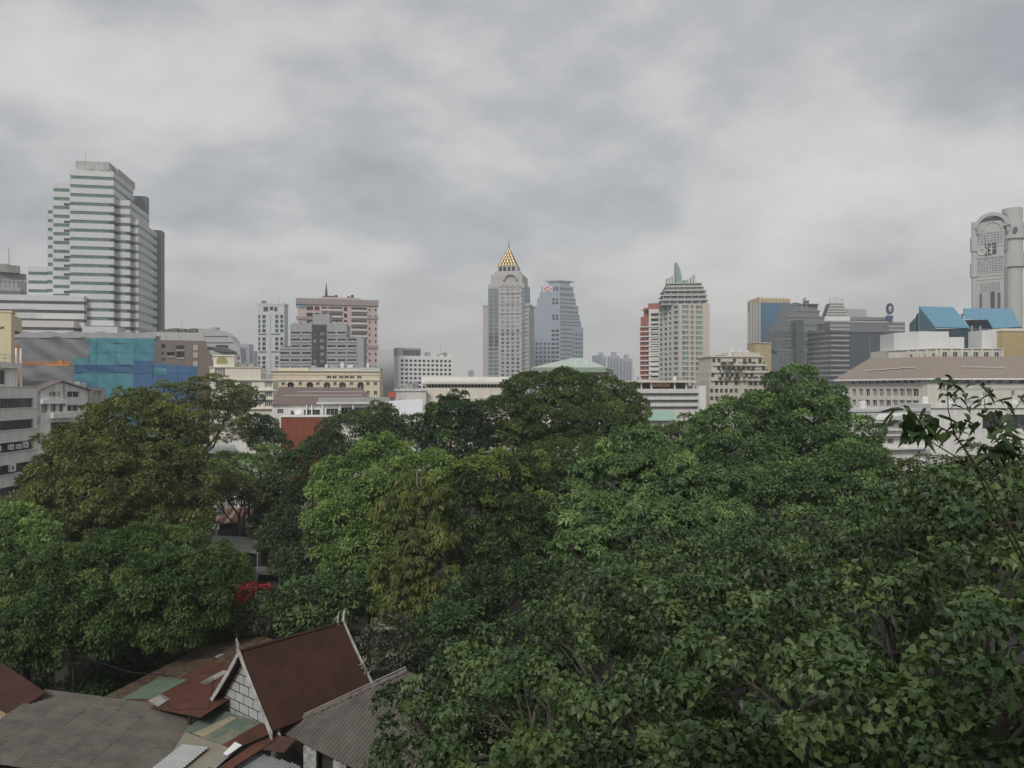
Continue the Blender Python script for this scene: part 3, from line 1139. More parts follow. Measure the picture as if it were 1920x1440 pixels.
# ------------------------------------------------------------------ pink condominium and grey hospital-like block
def pink_condo():
    d = 402
    f = Face((558, 400), (708, 410))
    b = root('pink_condominium', 'pink balconied condominium with grey bands and roof spire', 'building', *(f.A + f.B) / 2)
    pink = surf('pink_render', (.55, .43, .42), var=.06, scale=.2, streak=.06)
    mauve = surf('mauve_band', (.33, .285, .28), var=.06)
    m = MB()
    zt = f.z(630, 572)
    pitch = (f.z(640, 572) - f.z(640, 692)) / 10
    R = []
    kinds = []
    for k in range(13):
        z0 = zt - 1.0 - k * pitch
        for a, c, kd in ((575, 587, 0), (590, 599, 0), (603, 613, 1), (616, 642, 1), (645, 651, 0), (659, 688, 1)):
            R.append((f.u(a), f.u(c), z0 - pitch * .62, z0)); kinds.append(kd)
        for a in (691.5, 703):
            R.append((f.u(a), f.u(a + 3), z0 - pitch * .5, z0 - pitch * .1)); kinds.append(2)
    R2 = holes(m, f, 0, zt, R, .9)
    m.poly([(p[0], p[1], zt) for p in f.back(20)])
    holes(m, f.side(20), 0, zt, []); holes(m, f.lside(20), 0, zt, [])
    m.build('wall', pink, b)
    panes(b, f, [r for r, k in zip(R2, kinds) if k == 1], [G_DARK, G_GREY, G_CURT], M_WHITE, dep=.85, nx=4, fw=.1, name='balcony_glazing')
    panes(b, f, [r for r, k in zip(R2, kinds) if k != 1], [G_DARK, surf('window_maroon', (.12, .04, .05), var=.2)], dep=.5, single=False)
    m = MB()
    for r, k in zip(R2, kinds):
        if k == 1:
            fbox(m, f, r[0] - .15, r[1] + .15, r[2] - .12, r[2] + 1.0, .02, .12)
            fbox(m, f, r[0] - .15, r[1] + .15, r[2] - .25, r[2] - .125, .0, 1.0)
    m.build('balcony_rail', surf('balcony_pale', (.52, .48, .47), var=.1), b, kind='stuff')
    m = MB()
    fbox(m, f, -.8, f.L + .5, zt, f.z(630, 561), -20.5, .7)
    for py in (593, 648):
        fbox(m, f, -.7, f.u(586), f.z(560, py + 6), f.z(560, py), -.1, .5)
        fbox(m, f, f.u(689), f.L + .5, f.z(700, py + 6), f.z(700, py), -.1, .5)
    m.build('grey_band', mauve, b)
    m = MB()
    fbox(m, f, f.u(598), f.u(676), f.z(640, 561), f.z(640, 557), -14, -2)
    m.build('roof_house', pink, b)
    m = MB()
    fbox(m, f, f.u(606), f.u(634), f.z(620, 557), f.z(620, 553.5), -10, -3)
    q = f.p(f.u(612), f.z(612, 556.8), -6)
    m.tube([q, (q[0], q[1], f.z(612, 545)), (q[0], q[1], f.z(612, 527))], [.9, .6, .08], 8)
    for px in (628, 652, 659):
        fbox(m, f, f.u(px), f.u(px + 5), f.z(px, 556.9), f.z(px, 551 if px != 652 else 553.6), -8, -4.1)
    m.build('roof_spire', M_DGREY, b)
    m = MB(); fbox(m, f, f.u(561), f.u(573), f.z(560, 577.5), f.z(560, 571.8), .03, .25)
    m.build('billboard', surf('poster_blue', (.16, .26, .38)), b)


pink_condo()


def grey_block():
    d = 340
    f = Face((524, d), (682, d))
    b = root('grey_apartment_block', 'grey apartment block with dark central stair strip', 'building', *(f.A + f.B) / 2)
    gw = surf('blue_grey_render', (.37, .37, .385), var=.07, scale=.2, streak=.1)
    m = MB()
    rows = [(622, 628), (635, 641), (647, 653.5), (660, 666.5), (673.5, 679.5), (687, 693.5)]
    # outline: wings of three heights, strip in the middle
    secs = [(524, 544, 650, [2, 3, 4, 5]), (544, 585, 609, [0, 1, 2, 3, 4, 5]), (612, 650, 609, [0, 1, 2, 3, 4, 5]), (650, 670, 634, [1, 2, 3, 4, 5]), (670, 682, 634, [])]
    allR = []
    for a, c, top, rr in secs:
        R = []
        n = max(1, round((c - a) / 19.5))
        w = (c - a) / n
        for k in rr:
            for i in range(n):
                R.append((f.u(a + w * i + 1.8), f.u(a + w * (i + 1) - 1.8), Z(rows[k][1], d), Z(rows[k][0], d)))
        allR += holes(m, f, 0, Z(top, d), R, .9, u0=f.u(a), u1=f.u(c))
        fp = [(f.p(f.u(a), 0)[:2]), (f.p(f.u(c), 0)[:2]), (f.p(f.u(c), 0, -7)[:2]), (f.p(f.u(a), 0, -7)[:2])]
        m.poly([(p[0], p[1], Z(top, d)) for p in fp])
        m.poly([(*fp[1], 0), (*fp[2], 0), (*fp[2], Z(top, d)), (*fp[1], Z(top, d))])
        m.poly([(*fp[3], 0), (*fp[0], 0), (*fp[0], Z(top, d)), (*fp[3], Z(top, d))])
    fbox(m, f, f.u(584), f.u(616), Z(608, d), Z(588, d), -6.8, -2)
    m.build('wall', gw, b)
    panes(b, f, allR, [G_DARK, G_GREY, G_CURT, G_GREY], M_WHITE, dep=.85, nx=4, fw=.09)
    m = MB()
    for r in allR:
        fbox(m, f, r[0] - .2, r[1] + .2, r[2] - .3, r[2] + .55, .02, .35)
    m.build('balcony_parapet', surf('pale_grey_parapet', (.43, .43, .43), var=.12, streak=.15), b, kind='stuff')
    # dark strip
    fs = Face(f.p(f.u(585.1), 0, .5)[:2], f.p(f.u(611.9), 0, .5)[:2], raw=True)
    m = MB()
    R = []
    for k in range(6):
        R.append((fs.L * .08, fs.L * .32, Z(rows[k][1] + 1, d), Z(rows[k][0], d))); R.append((fs.L * .55, fs.L * .85, Z(rows[k][1] + 1, d), Z(rows[k][0], d)))
    R = holes(m, fs, 0, Z(609, d), R, .3)
    m.poly([(p[0], p[1], Z(609, d)) for p in fs.back(6)])
    holes(m, fs.side(.5), 0, Z(609, d), []); holes(m, fs.lside(.5), 0, Z(609, d), [])
    m.build('stair_strip', surf('charcoal_render', (.065, .067, .072), var=.08), b)
    panes(b, fs, R, [G_GREY, G_CURT, G_CURT], M_GREY, dep=.28, nx=2, fw=.1)
    clutter(b, f, Z(609, d), 4, 3, -4, -1.5, f.u(546), f.u(584)); clutter(b, f, Z(609, d), 4, 5, -4, -1.5, f.u(618), f.u(648)); clutter(b, f, Z(650, d), 2, 6, -4, -1.5, f.u(526), f.u(542)); clutter(b, f, Z(634, d), 2, 7, -4, -1.5, f.u(652), f.u(680))
    # blank chamfered gables at the top of the wings
    m = MB()
    m.poly([f.p(f.u(544), Z(609, d), .0), f.p(f.u(549), Z(609, d)), f.p(f.u(549), Z(608, d))])
    fbox(m, f, f.u(547), f.u(585), Z(609, d), Z(607, d), -5, -.01)
    fbox(m, f, f.u(612), f.u(648), Z(609, d), Z(606.5, d), -5, -.01)
    m.build('parapet', gw, b)


grey_block()

# cream arcaded building in front of them
def cream_arcade():
    d = 232
    f = Face((508, d), (712, d + 3))
    b = root('arcaded_building', 'long cream building with row of arched windows', 'building', *(f.A + f.B) / 2)
    m = MB()
    zt = f.z(600, 694)
    R = [f.rect(531, 716.5, 537.5, 722)]
    xs = [(531, 0), (545, 1), (563, 0), (581, 1), (596, 0), (613, 1), (628, 0), (642, 1), (659, 0), (676, 2), (690, 0), (704, 0)]
    R = []
    ar = []
    for px, k in xs:
        if k == 0:
            R.append(f.rect(px - 3, 716.5, px + 3, 723))
            R.append(f.rect(px - 3, 733, px + 3, 741))
        else:
            w = 6
            R.append(f.rect(px - w, 721, px + w, 742)); ar.append((px, w))
    for px in (617, 627, 640, 650, 660, 674):
        R.append(f.rect(px - 4, 705, px + 4, 710))
    R = holes(m, f, 0, zt, R, .5)
    m.poly([(p[0], p[1], zt) for p in f.back(14)])
    holes(m, f.side(14), 0, zt, []); holes(m, f.lside(14), 0, zt, [])
    for px, w in ar:
        pass
    m.build('wall', surf('warm_cream_render', (.70, .615, .48), var=.07, scale=.3, streak=.12), b)
    panes(b, f, R, [G_DARK, G_GREY, surf('window_brown', (.12, .07, .05), var=.2)], surf('cream_frame', (.66, .60, .48)), dep=.45, nx=2, fw=.12)
    for px, w in ar:
        m = MB()
        uc, zc, r = f.u(px), f.z(px, 721), w * d / F
        ring = [f.p(uc + r * math.cos(a * math.pi / 8), zc + r * .85 * math.sin(a * math.pi / 8), .03) for a in range(9)]
        m.poly([f.p(uc, zc, .03)] + ring)
        m.build('arch_fanlight', G_DARK, b)
        m = MB()
        for a in range(8):
            p = [(rr, t) for rr, t in ((r, a), (r, a + 1), (r * 1.22, a + 1), (r * 1.22, a))]
            q = [(uc + rr * math.cos(t * math.pi / 8), zc + rr * .85 * math.sin(t * math.pi / 8)) for rr, t in p]
            m.hexa([f.p(u, z, .16) for u, z in q], [f.p(u, z, -.02) for u, z in q])
        m.build('arch_trim', surf('cream_trim', (.70, .63, .50)), b)
    m = MB()
    for py, h, o in ((694.6, 1.8, .5), (712, 1.4, .35), (702, .8, .2)):
        fbox(m, f, -.3, f.L + .3, f.z(600, py + h), f.z(600, py), .0, o)
    fbox(m, f, f.u(522), f.u(578), zt, f.z(550, 690), -6, -.5)
    fbox(m, f, f.u(606), f.u(672), zt, f.z(550, 692), -5, -.6)
    m.build('cornice', surf('cream_trim', (.70, .63, .50)), b)
    m = MB()
    m.hexa([f.p(0, zt + .02, -.7), f.p(f.L, zt + .02, -.7), f.p(f.L, zt + .9, -3), f.p(0, zt + .9, -3)], [f.p(0, zt + .02, -13), f.p(f.L, zt + .02, -13), f.p(f.L, zt + .9, -10), f.p(0, zt + .9, -10)])
    m.build('roof', surf('pale_blue_grey_roof', (.38, .41, .41), var=.1), b)
    clutter(b, f, zt + .9, 8, 8, -7, -4, f.u(580), f.L - 1)


cream_arcade()


def white_villa():
    d = 188
    f = Face((393, d), (466, d + 2))
    b = root('white_terrace_house', 'cream white stepped house with arched attic window', 'house', *(f.A + f.B) / 2)
    f2 = Face((393, d), (512, d + 3))
    m = MB()
    z1 = f2.z(430, 712)
    za = f2.z(430, 688)
    R = [f2.rect(403, 691, 422, 708)]
    R = holes(m, f2, z1, za, R, .3, u1=f2.u(489))
    R4 = holes(m, f2, 0, z1, [f2.rect(404, 716, 440, 728), f2.rect(497, 716, 510, 726), f2.rect(497, 735, 510, 744), f2.rect(497, 752, 510, 762), f2.rect(450, 716, 472, 728), f2.rect(445, 735, 475, 745), f2.rect(470, 752, 480, 765)], .4)
    m.poly([(p[0], p[1], z1) for p in f2.back(14)])
    fa = Face(f2.p(0, 0)[:2], f2.p(f2.u(489), 0)[:2], raw=True)
    m.poly([(p[0], p[1], za) for p in fa.back(12)])
    holes(m, fa.side(12), z1, za, []); holes(m, f2.lside(14), 0, za, []); holes(m, f2.side(14), 0, z1, [])
    m.build('wall', M_CREAM2, b)
    panes(b, f2, R + R4, [G_GREY, G_CURT], M_WHITE, dep=.28, nx=4, fw=.12)
    # attic
    fat = Face(f2.p(f2.u(399), 0, -.6)[:2], f2.p(f2.u(438), 0, -.6)[:2], raw=True)
    m = MB()
    m.prism(fat.back(6), za, f2.z(420, 668))
    fbox(m, fat, -.25, fat.L + .25, f2.z(420, 668), f2.z(420, 665), -6.2, .25)
    m.build('attic', M_CREAM2, b)
    m = MB()
    uc, zc, r = fat.L * .42, za + .7, 1.25
    m.poly([fat.p(uc - r, zc, .04), fat.p(uc + r, zc, .04)] + [fat.p(uc + r * math.cos(a * math.pi / 8), zc + .6 + r * math.sin(a * math.pi / 8), .04) for a in range(9)])
    m.build('arch_window', surf('olive_shutter', (.34, .32, .14)), b)
    m = MB()
    for py, h, o, ue in ((687.6, 1.6, .3, f2.u(489)), (711.5, 1.8, .5, f2.L + .6), (731, 1.6, .6, f2.L + .8), (748, 1.6, .6, f2.L + .8), (766, 1.6, .6, f2.L + .8)):
        fbox(m, f2, -.2 if py < 715 else f2.u(440), ue, f2.z(430, py + h), f2.z(430, py), .0, o)
    m.build('ledge', M_CREAM2, b)
    m = MB()
    for i in range(9):
        u = f2.u(490) + i * (f2.L - f2.u(490)) / 8
        m.tube([f2.p(u, z1, -.2), f2.p(u, z1 + 1.3, -.2)], [.04, .04], 4)
    m.tube([f2.p(f2.u(490), z1 + 1.3, -.2), f2.p(f2.L, z1 + 1.3, -.2)], [.05, .05], 4)
    m.tube([f2.p(f2.u(490), z1 + .7, -.2), f2.p(f2.L, z1 + .7, -.2)], [.04, .04], 4)
    m.build('railing', M_MGREY, b)
    clutter(b, f2, za, 6, 9, -6, -1, f2.u(440), f2.u(487), .8)



white_villa()


def brown_roof_house():
    d = 158
    f = Face((510, d), (732, d + 4))
    b = root('brown_roofed_house', 'wide house with stepped brown roof and white eaves', 'house', *(f.A + f.B) / 2)
    mr = surf('brown_roof_tiles', (.185, .140, .128), var=.18, scale=1.2, bump=.3)
    wall = MB()
    R = [f.rect(520, 767, 531, 775), f.rect(545, 770, 552, 778), f.rect(612, 766, 634, 778), f.rect(640, 764, 660, 778), f.rect(665, 764, 692, 778), f.rect(570, 768, 600, 778)]
    R = holes(wall, f, 0, f.z(600, 758), R, .3)
    wall.poly([(p[0], p[1], f.z(600, 758)) for p in f.back(14)])
    holes(wall, f.side(14), 0, f.z(600, 758), [])
    wall.build('wall', M_DIRTY, b)
    panes(b, f, R, [G_DARK, G_GREY], M_WHITE, dep=.28, nx=3)
    def slab(name, pts, th, mat):
        m = MB(); lo = [Vector(p) for p in pts]
        m.hexa(lo, [p - Vector((0, 0, th)) for p in lo]); m.build(name, mat, b)
    slab('roof', [f.p(f.u(511), f.z(520, 757), .6), f.p(f.u(595), f.z(560, 757), .6), f.p(f.u(595), f.z(560, 744), -3.4), f.p(f.u(511), f.z(530, 744), -3.4)], .25, mr)
    slab('roof', [f.p(f.u(511), f.z(520, 745), -3.2), f.p(f.u(694), f.z(560, 745), -3.2), f.p(f.u(676), f.z(560, 726), -8), f.p(f.u(514), f.z(530, 725), -8)], .25, mr)
    slab('roof', [f.p(f.u(596), f.z(640, 753), .8), f.p(f.u(730), f.z(640, 753), .8), f.p(f.u(730), f.z(640, 745), -2.2), f.p(f.u(596), f.z(640, 745), -2.2)], .2, surf('grey_sheet_roof', (.28, .28, .27), var=.15))
    m = MB()
    fbox(m, f, f.u(594), f.u(730), f.z(640, 757.5), f.z(640, 753.4), .3, .86)
    fbox(m, f, f.u(527), f.u(677), f.z(600, 741.6), f.z(600, 740.6), -4.2, -4.0)
    fbox(m, f, f.u(552), f.u(678), f.z(600, 735), f.z(600, 734), -5.8, -5.6)
    fbox(m, f, 0, f.u(594), f.z(540, 760), f.z(540, 757.5), .1, .5)
    m.build('eave_fascia', surf('white_fascia', (.62, .60, .58), var=.08), b)
    m = MB()
    for px in (575, 585, 605, 638, 662, 695):
        fbox(m, f, f.u(px) - .12, f.u(px) + .12, f.z(600, 780), f.z(600, 758), .3, .55)
    m.build('porch_post', M_WHITE2, b)
    # satellite dish on the terrace
    q = W(558.5, 770, d - 3)
    sd = root('satellite_dish', 'white satellite dish on the terrace below brown roofs', 'satellite dish', q.x, q.y, z=f.z(558, 778))
    m = MB()
    n = 14
    rings = [(.0, .0), (.35, .05), (.62, .16), (.78, .28)]
    vs = []
    for r, o in rings[1:]:
        vs.append([(q.x + r * math.cos(2 * math.pi * k / n), q.y - o, q.z + r * math.sin(2 * math.pi * k / n)) for k in range(n)])
    for k in range(n):
        k2 = (k + 1) % n
        m.poly([(q.x, q.y, q.z), vs[0][k], vs[0][k2]])
        for i in range(2):
            m.poly([vs[i][k], vs[i + 1][k], vs[i + 1][k2], vs[i][k2]])
    m.build('dish', M_WHITE2, sd, smooth=True)
    m = MB(); m.tube([(q.x, q.y + .06, q.z), (q.x, q.y + .15, f.z(558, 778))], [.06, .06], 6); m.build('pole', M_STEEL, sd)
    # terrace carrying it, over the red wall
    fr = Face((527, d - 6), (612, d - 5))
    rw = root('red_wall_annex', 'low annex with rust red wall under white terrace edge', 'building', *(fr.A + fr.B) / 2)
    m = MB(); m.prism(fr.back(6), 0, f.z(558, 780.2)); m.build('wall', surf('rust_red_render', (.26, .075, .042), var=.15, scale=.4, streak=.15), rw)
    m = MB(); fbox(m, fr, -.25, fr.L + .2, f.z(558, 780.2), f.z(558, 778), -6, .2); fbox(m, fr, -.3, .02, 0, f.z(558, 780.1), -.3, .16); m.build('terrace_edge', M_WHITE2, rw)


brown_roof_house()

# white sheet roof sloping right of it, and the red hoarding
d = 168
b = root('white_roofed_shed', 'shed with broad plain white sloping sheet roof', 'shed', X(765, d), d)
m = MB()
a = [W(722, 752, d), W(792, 748, d), W(792, 806, d - 22), W(742, 806, d - 22)]
m.hexa(a, [p - Vector((0, 0, .2)) for p in a]); m.build('roof', surf('white_sheet', (.62, .63, .65), var=.06, scale=.2), b)
m = MB(); m.prism([(X(745, d - 20), d - 20), (X(788, d - 20), d - 20), (X(788, d), d), (X(730, d), d)], 0, Z(806, d - 22) - .6); m.build('wall', M_DIRTY, b)
d = 176
b = root('red_hoarding', 'small red hoarding board on posts above white roof', 'sign', X(738, d), d)
m = MB(); m.box(X(728, d), X(742, d), d, d + .3, Z(745, d), Z(735, d)); m.build('board', surf('sign_red', (.40, .09, .055), var=.15), b)
m = MB()
for px in (730, 740):
    m.box(X(px, d) - .08, X(px, d) + .08, d + .32, d + .5, 0, Z(737, d))
m.build('post', M_STEEL, b)

# white slab and hotel
d = 470
f = Face((709, d), (741, d))
b = root('white_slab', 'blank pale windowless slab beside pink condominium', 'building', *(f.A + f.B) / 2)
m = MB(); m.prism(f.back(30), 0, Z(655, d)); m.build('wall', surf('pale_slab', (.58, .59, .585), var=.04, scale=.05), b)


def hotel():
    f = Face((748, 440), (851, 452))
    fl = Face((739, 446), (748, 440))
    b = root('hotel_block', 'white block with regular grid of small dark windows', 'building', *(f.A + f.B) / 2)
    zt = f.z(748, 667)
    m = MB()
    R = grid(.6, f.L * .965, 12, .62, zt - 31.5, zt - 1.5, 12, .55)
    R = holes(m, f, 0, zt, R, .35)
    holes(m, fl, 0, zt, [])
    m.poly([(p[0], p[1], zt) for p in f.back(16)])
    e = f.side(16)
    m.build('wall', surf('hotel_white', (.80, .80, .79), var=.04, scale=.1), b)
    m = MB(); holes(m, e, 0, zt - 3, []); m.build('end_wall', M_GREY, b)
    panes(b, f, R, [G_DARK, G_DARK, G_GREY], dep=.33, single=False)
    m = MB()
    fbox(m, f, f.u(747), f.u(791), zt, f.z(770, 652), -12, -2); m.build('plant_room', M_GREY, b)
    m = MB()
    for k in range(7):
        u = f.u(757) + k * (f.u(790) - f.u(757)) / 7
        fbox(m, f, u + .15, u + 1.3, zt + .3, f.z(770, 656), -2, -1.85)
    m.build('louvre', M_DGREY, b)
    m = MB(); fbox(m, f, f.u(801), f.u(809), zt - .5, f.z(805, 660), -6, -2); fbox(m, f, f.u(810), f.u(817), zt - .5, f.z(805, 668), -6, -2)
    m.tube([f.p(f.u(829), zt - .5, -4), f.p(f.u(829), f.z(829, 634), -4)], [.15, .05], 4)
    m.build('tank', M_GREY, b)
    clutter(b, f, zt, 6, 10, -8, -3, f.u(818), f.L - 1, 1.6)


hotel()


def barrel_building():
    d = 178
    f = Face((799, d), (972, d + 2))
    b = root('barrel_roof_hall', 'cream hall with rounded white roof edge and dark clerestory strip', 'building', *(f.A + f.B) / 2)
    m = MB(); m.prism(f.back(20), 0, f.z(880, 727)); m.build('wall', M_CREAM2, b)
    m = MB(); fi = Face(f.A - f.n * .5, f.B - f.n * .5, raw=True); m.prism(fi.back(18), f.z(880, 727), f.z(880, 720), cap=False); m.build('clerestory', G_DARK, b)
    m = MB()
    for k in range(28):
        u = .4 + k * (f.L - .8) / 27
        fbox(m, f, u - .06, u + .06, f.z(880, 727), f.z(880, 720), -.5, -.3)
    m.build('mullion', M_CREAM2, b, kind='stuff')
    m = MB()
    prof = [(.9, 720.4), (1.0, 717), (.8, 713), (.2, 709.5), (-.8, 707), (-2.4, 705.8), (-10, 705.0), (-18, 705.8), (-20.6, 713), (-20.8, 720.4)]
    zb = f.z(880, 720.4)
    pa = [f.p(-1.0, f.z(880, y), o) for o, y in prof]; pb = [f.p(f.L + .6, f.z(880, y), o) for o, y in prof]
    for i in range(len(prof) - 1):
        m.poly([pa[i], pb[i], pb[i + 1], pa[i + 1]])
    m.poly(pa[::-1]); m.poly(pb); m.poly([pa[0], pa[-1], pb[-1], pb[0]])
    m.build('roof', surf('roof_cream_white', (.66, .64, .59), var=.06, scale=.3), b)
    m = MB(); fbox(m, f, f.u(838), f.u(852), f.z(840, 737), f.z(840, 733), 0, .5); fbox(m, f, f.u(850), f.u(922), f.z(880, 747.5), f.z(880, 746.5), 0, .15); m.build('ledge', M_CREAM, b)
    # little plant annex with dish racks on the left
    f2 = Face((758, d - 4), (799, d - 2))
    c = root('flat_annex', 'low flat grey annex with roof tanks beside cream hall', 'building', *(f2.A + f2.B) / 2)
    m = MB(); m.prism(f2.back(8), 0, f2.z(780, 733)); fbox(m, f2, -.3, f2.L + .3, f2.z(780, 733), f2.z(780, 729), -8, .3); m.build('wall', M_DIRTY, c)
    for px, w in ((772, 5), (780, 4), (787, 6)):
        m = MB(); q = f2.p(f2.u(px), f2.z(780, 729), -3); m.tube([q, (q[0], q[1], q[2] + w * .28)], [.5, .5], 10); m.build('tank', M_STEEL, c)
    clutter(c, f2, f2.z(780, 729), 5, 11, -6, -1)


barrel_building()


# ------------------------------------------------------------------ gold topped tower
def gold_tower():
    d = 640
    b = root('gold_tower', 'tall stone tower crowned by golden pyramid and spire', 'tower', X(950, d), d)
    st = surf('pale_stone', (.47, .455, .44), var=.06, scale=.05, streak=.05)
    gl = glass('tower_blue_glass', (.16, .21, .24), rough=.2, var=.2)
    t = (0.985, -0.17)
    O = (X(948, d), d)
    k = d / F
    def blk(name, u0, u1, v0, v1, z0, z1, mat):
        m = MB(); m.prism(rectp(O, t, u0, u1, v0, v1), z0, z1); return m.build(name, mat, b)
    zs = lambda py: Z(py, d)
    # core, shoulders
    blk('shaft', -15.2, 15.5, 2, 34, 0, zs(540), gl)
    blk('shaft', -15.1, 15.4, 2.1, 34, zs(540), zs(531), st)
    blk('shaft', -12.9, 13.6, 3, 32, zs(531), zs(513), st)
    blk('shaft', -10.6, 11.0, 5, 29, zs(513), zs(507.5), st)
    for u0, u1, v0, v1, py in ((-20, -15.0, 4, 32, 570), (15.2, 19.3, 3, 32, 569)):
        m = MB(); m.prism(rectp(O, t, u0, u1, v0, v1), 0, zs(py)); m.prism(inset(rectp(O, t, u0, u1, v0, v1), -.5), zs(py + 4), zs(py)); m.build('wing', st, b)
    # window piers on the front face of the shaft
    ff = Face(rotpoly(O, t, [(-5.8, 2)])[0], rotpoly(O, t, [(13.2, 2)])[0], raw=True)
    m = MB()
    R = []
    n = 4
    for i in range(n):
        w = (ff.L - 2) / n
        R += [(1 + w * i + .95, 1 + w * (i + 1) - .95, zs(660 - j * 7.6) - 0, zs(660 - j * 7.6 - 4.6)) for j in range(-6, 18)]
    R = holes(m, ff, 0, zs(534), R, .5, o=.8)
    fbox(m, ff, 0, .02, 0, zs(534), 0, .8); fbox(m, ff, ff.L - .02, ff.L, 0, zs(534), 0, .8)
    for py in (536, 548, 568, 586, 622):
        fbox(m, ff, -.2, ff.L + .2, zs(py + 1.6), zs(py), .8, 1.35)
    m.build('front_bay', st, b)
    panes(b, ff, [r for r in R if r[2] < zs(620)], [G_GREY, G_CURT, G_BLUE], dep=.4, single=False, o=.8)
    panes(b, ff, [r for r in R if r[2] >= zs(620)], [glass('bay_glass', (.30, .31, .31), rough=.3)], dep=.4, single=False, o=.8)
    # left glazed bay, piers and floor lines over the blue glass
    fl = Face(rotpoly(O, t, [(-15.2, 2)])[0], rotpoly(O, t, [(-5.8, 2)])[0], raw=True)
    m = MB()
    for j in range(22):
        fbox(m, fl, 0, fl.L, zs(705 - j * 7.6), zs(705 - j * 7.6 - (1.6 if j < 8 else .6)), .0, .35)
    for u in (0, fl.L * .5, fl.L - .5):
        fbox(m, fl, u, u + .5, 0, zs(537), .02, .6)
    m.build('floor_band', st, b, kind='stuff')
    fr = Face(rotpoly(O, t, [(13.2, 2)])[0], rotpoly(O, t, [(15.5, 2)])[0], raw=True)
    m = MB()
    for j in range(22):
        fbox(m, fr, 0, fr.L, zs(705 - j * 7.6), zs(705 - j * 7.6 - 1.4), .0, .35)
    m.build('floor_band', st, b, kind='stuff')
    m = MB()
    for (u0, u1) in ((-20, -15.1), (15.3, 19.3)):
        fw = Face(rotpoly(O, t, [(u0, 4 if u0 < 0 else 3)])[0], rotpoly(O, t, [(u1, 4 if u0 < 0 else 3)])[0], raw=True)
        if u0 > 0:
            for j in range(17):
                fbox(m, fw, .25, fw.L - .3, zs(700 - j * 7.6), zs(700 - j * 7.6 - 4.2), .0, .12)
    m.build('wing_window', glass('wing_glass', (.2, .24, .26), rough=.2), b, kind='stuff')
    m = MB()
    fd = Face(rotpoly(O, t, [(-14.6, 2)])[0], rotpoly(O, t, [(-6, 2)])[0], raw=True)
    fbox(m, fd, .6, fd.L - .6, zs(655), zs(626), .02, .30)
    m.build('dark_glazing', glass('slate_glass', (.06, .08, .10)), b)
    # belfry and pyramid
    O2 = rotpoly(O, t, [(-.2, 17)])[0]
    def sq(r):
        return rectp(O2, t, -r, r, -r, r)
    m = MB()
    m.prism(sq(10.2), zs(511), zs(506))
    m.prism(sq(8.3), zs(506), zs(494.5))
    m.build('belfry', st, b)
    m = MB()
    for i in range(4):
        fbf = Face(sq(8.3)[0], sq(8.3)[1], raw=True)
        u = 1.2 + i * 3.7
        fbox(m, fbf, u, u + 2.6, zs(507), zs(496.5), .02, .15)
        fbs = Face(sq(8.3)[3], sq(8.3)[0], raw=True)
        fbox(m, fbs, u, u + 2.6, zs(507), zs(496.5), .02, .15)
    m.build('belfry_opening', G_DARK, b)
    # pyramid: gold diamond scales over a dark core
    z0, z1 = zs(494.5), zs(456)
    m = MB()
    base = sq(7.9)
    ap = (O2[0], O2[1], z1)
    for i in range(4):
        a, c = base[i], base[(i + 1) % 4]
        m.poly([(*a, z0), (*c, z0), ap])
    m.build('pyramid', surf('dark_bronze', (.10, .075, .05), var=.1), b)
    gold = surf('gold_leaf', (.56, .41, .17), rough=.35, var=.15, metal=.55)
    m = MB()
    rows = 6
    for i in range(4):
        a, c = Vector((*base[i], z0)), Vector((*base[(i + 1) % 4], z0))
        A = Vector(ap)
        nn = (c - a).cross(A - a).normalized()
        for r in range(rows):
            f0, f1 = (r + .08) / rows, min(1.0, (r + 1.25) / rows)
            n = max(1, rows - r)
            for kx in range(n):
                w0, w1 = kx / n, (kx + 1) / n
                p0 = a.lerp(A, f0); p1 = c.lerp(A, f0); q0 = a.lerp(A, f1); q1 = c.lerp(A, f1)
                bl, br = p0.lerp(p1, w0 + .2 / n), p0.lerp(p1, w1 - .2 / n)
                tp = q0.lerp(q1, (w0 + w1) / 2)
                ml, mr_ = bl.lerp(tp, .3), br.lerp(tp, .3)
                m.poly([bl + nn * .25, br + nn * .25, tp + nn * .45])
    m.build('gold_scale', gold, b, kind='stuff')
    m = MB()
    m.tube([(O2[0], O2[1], z1 - 2), (O2[0], O2[1], zs(448)), (O2[0], O2[1], zs(438))], [.9, .35, .05], 8)
    m.build('spire', surf('spire_grey', (.25, .24, .22)), b)
    # curved pediment below the belfry
    m = MB()
    uc = ff.L / 2
    for s in range(10):
        a0, a1 = s * math.pi / 10, (s + 1) * math.pi / 10
        q = [(r, a) for r, a in ((6.2, a0), (6.2, a1), (4.6, a1), (4.6, a0))]
        q = [(uc + r * math.cos(a), zs(524) + r * .9 * math.sin(a)) for r, a in q]
        m.hexa([ff.p(u, z, 1.2) for u, z in q][::-1], [ff.p(u, z, -1) for u, z in q][::-1])
    m.build('pediment', st, b)


gold_tower()


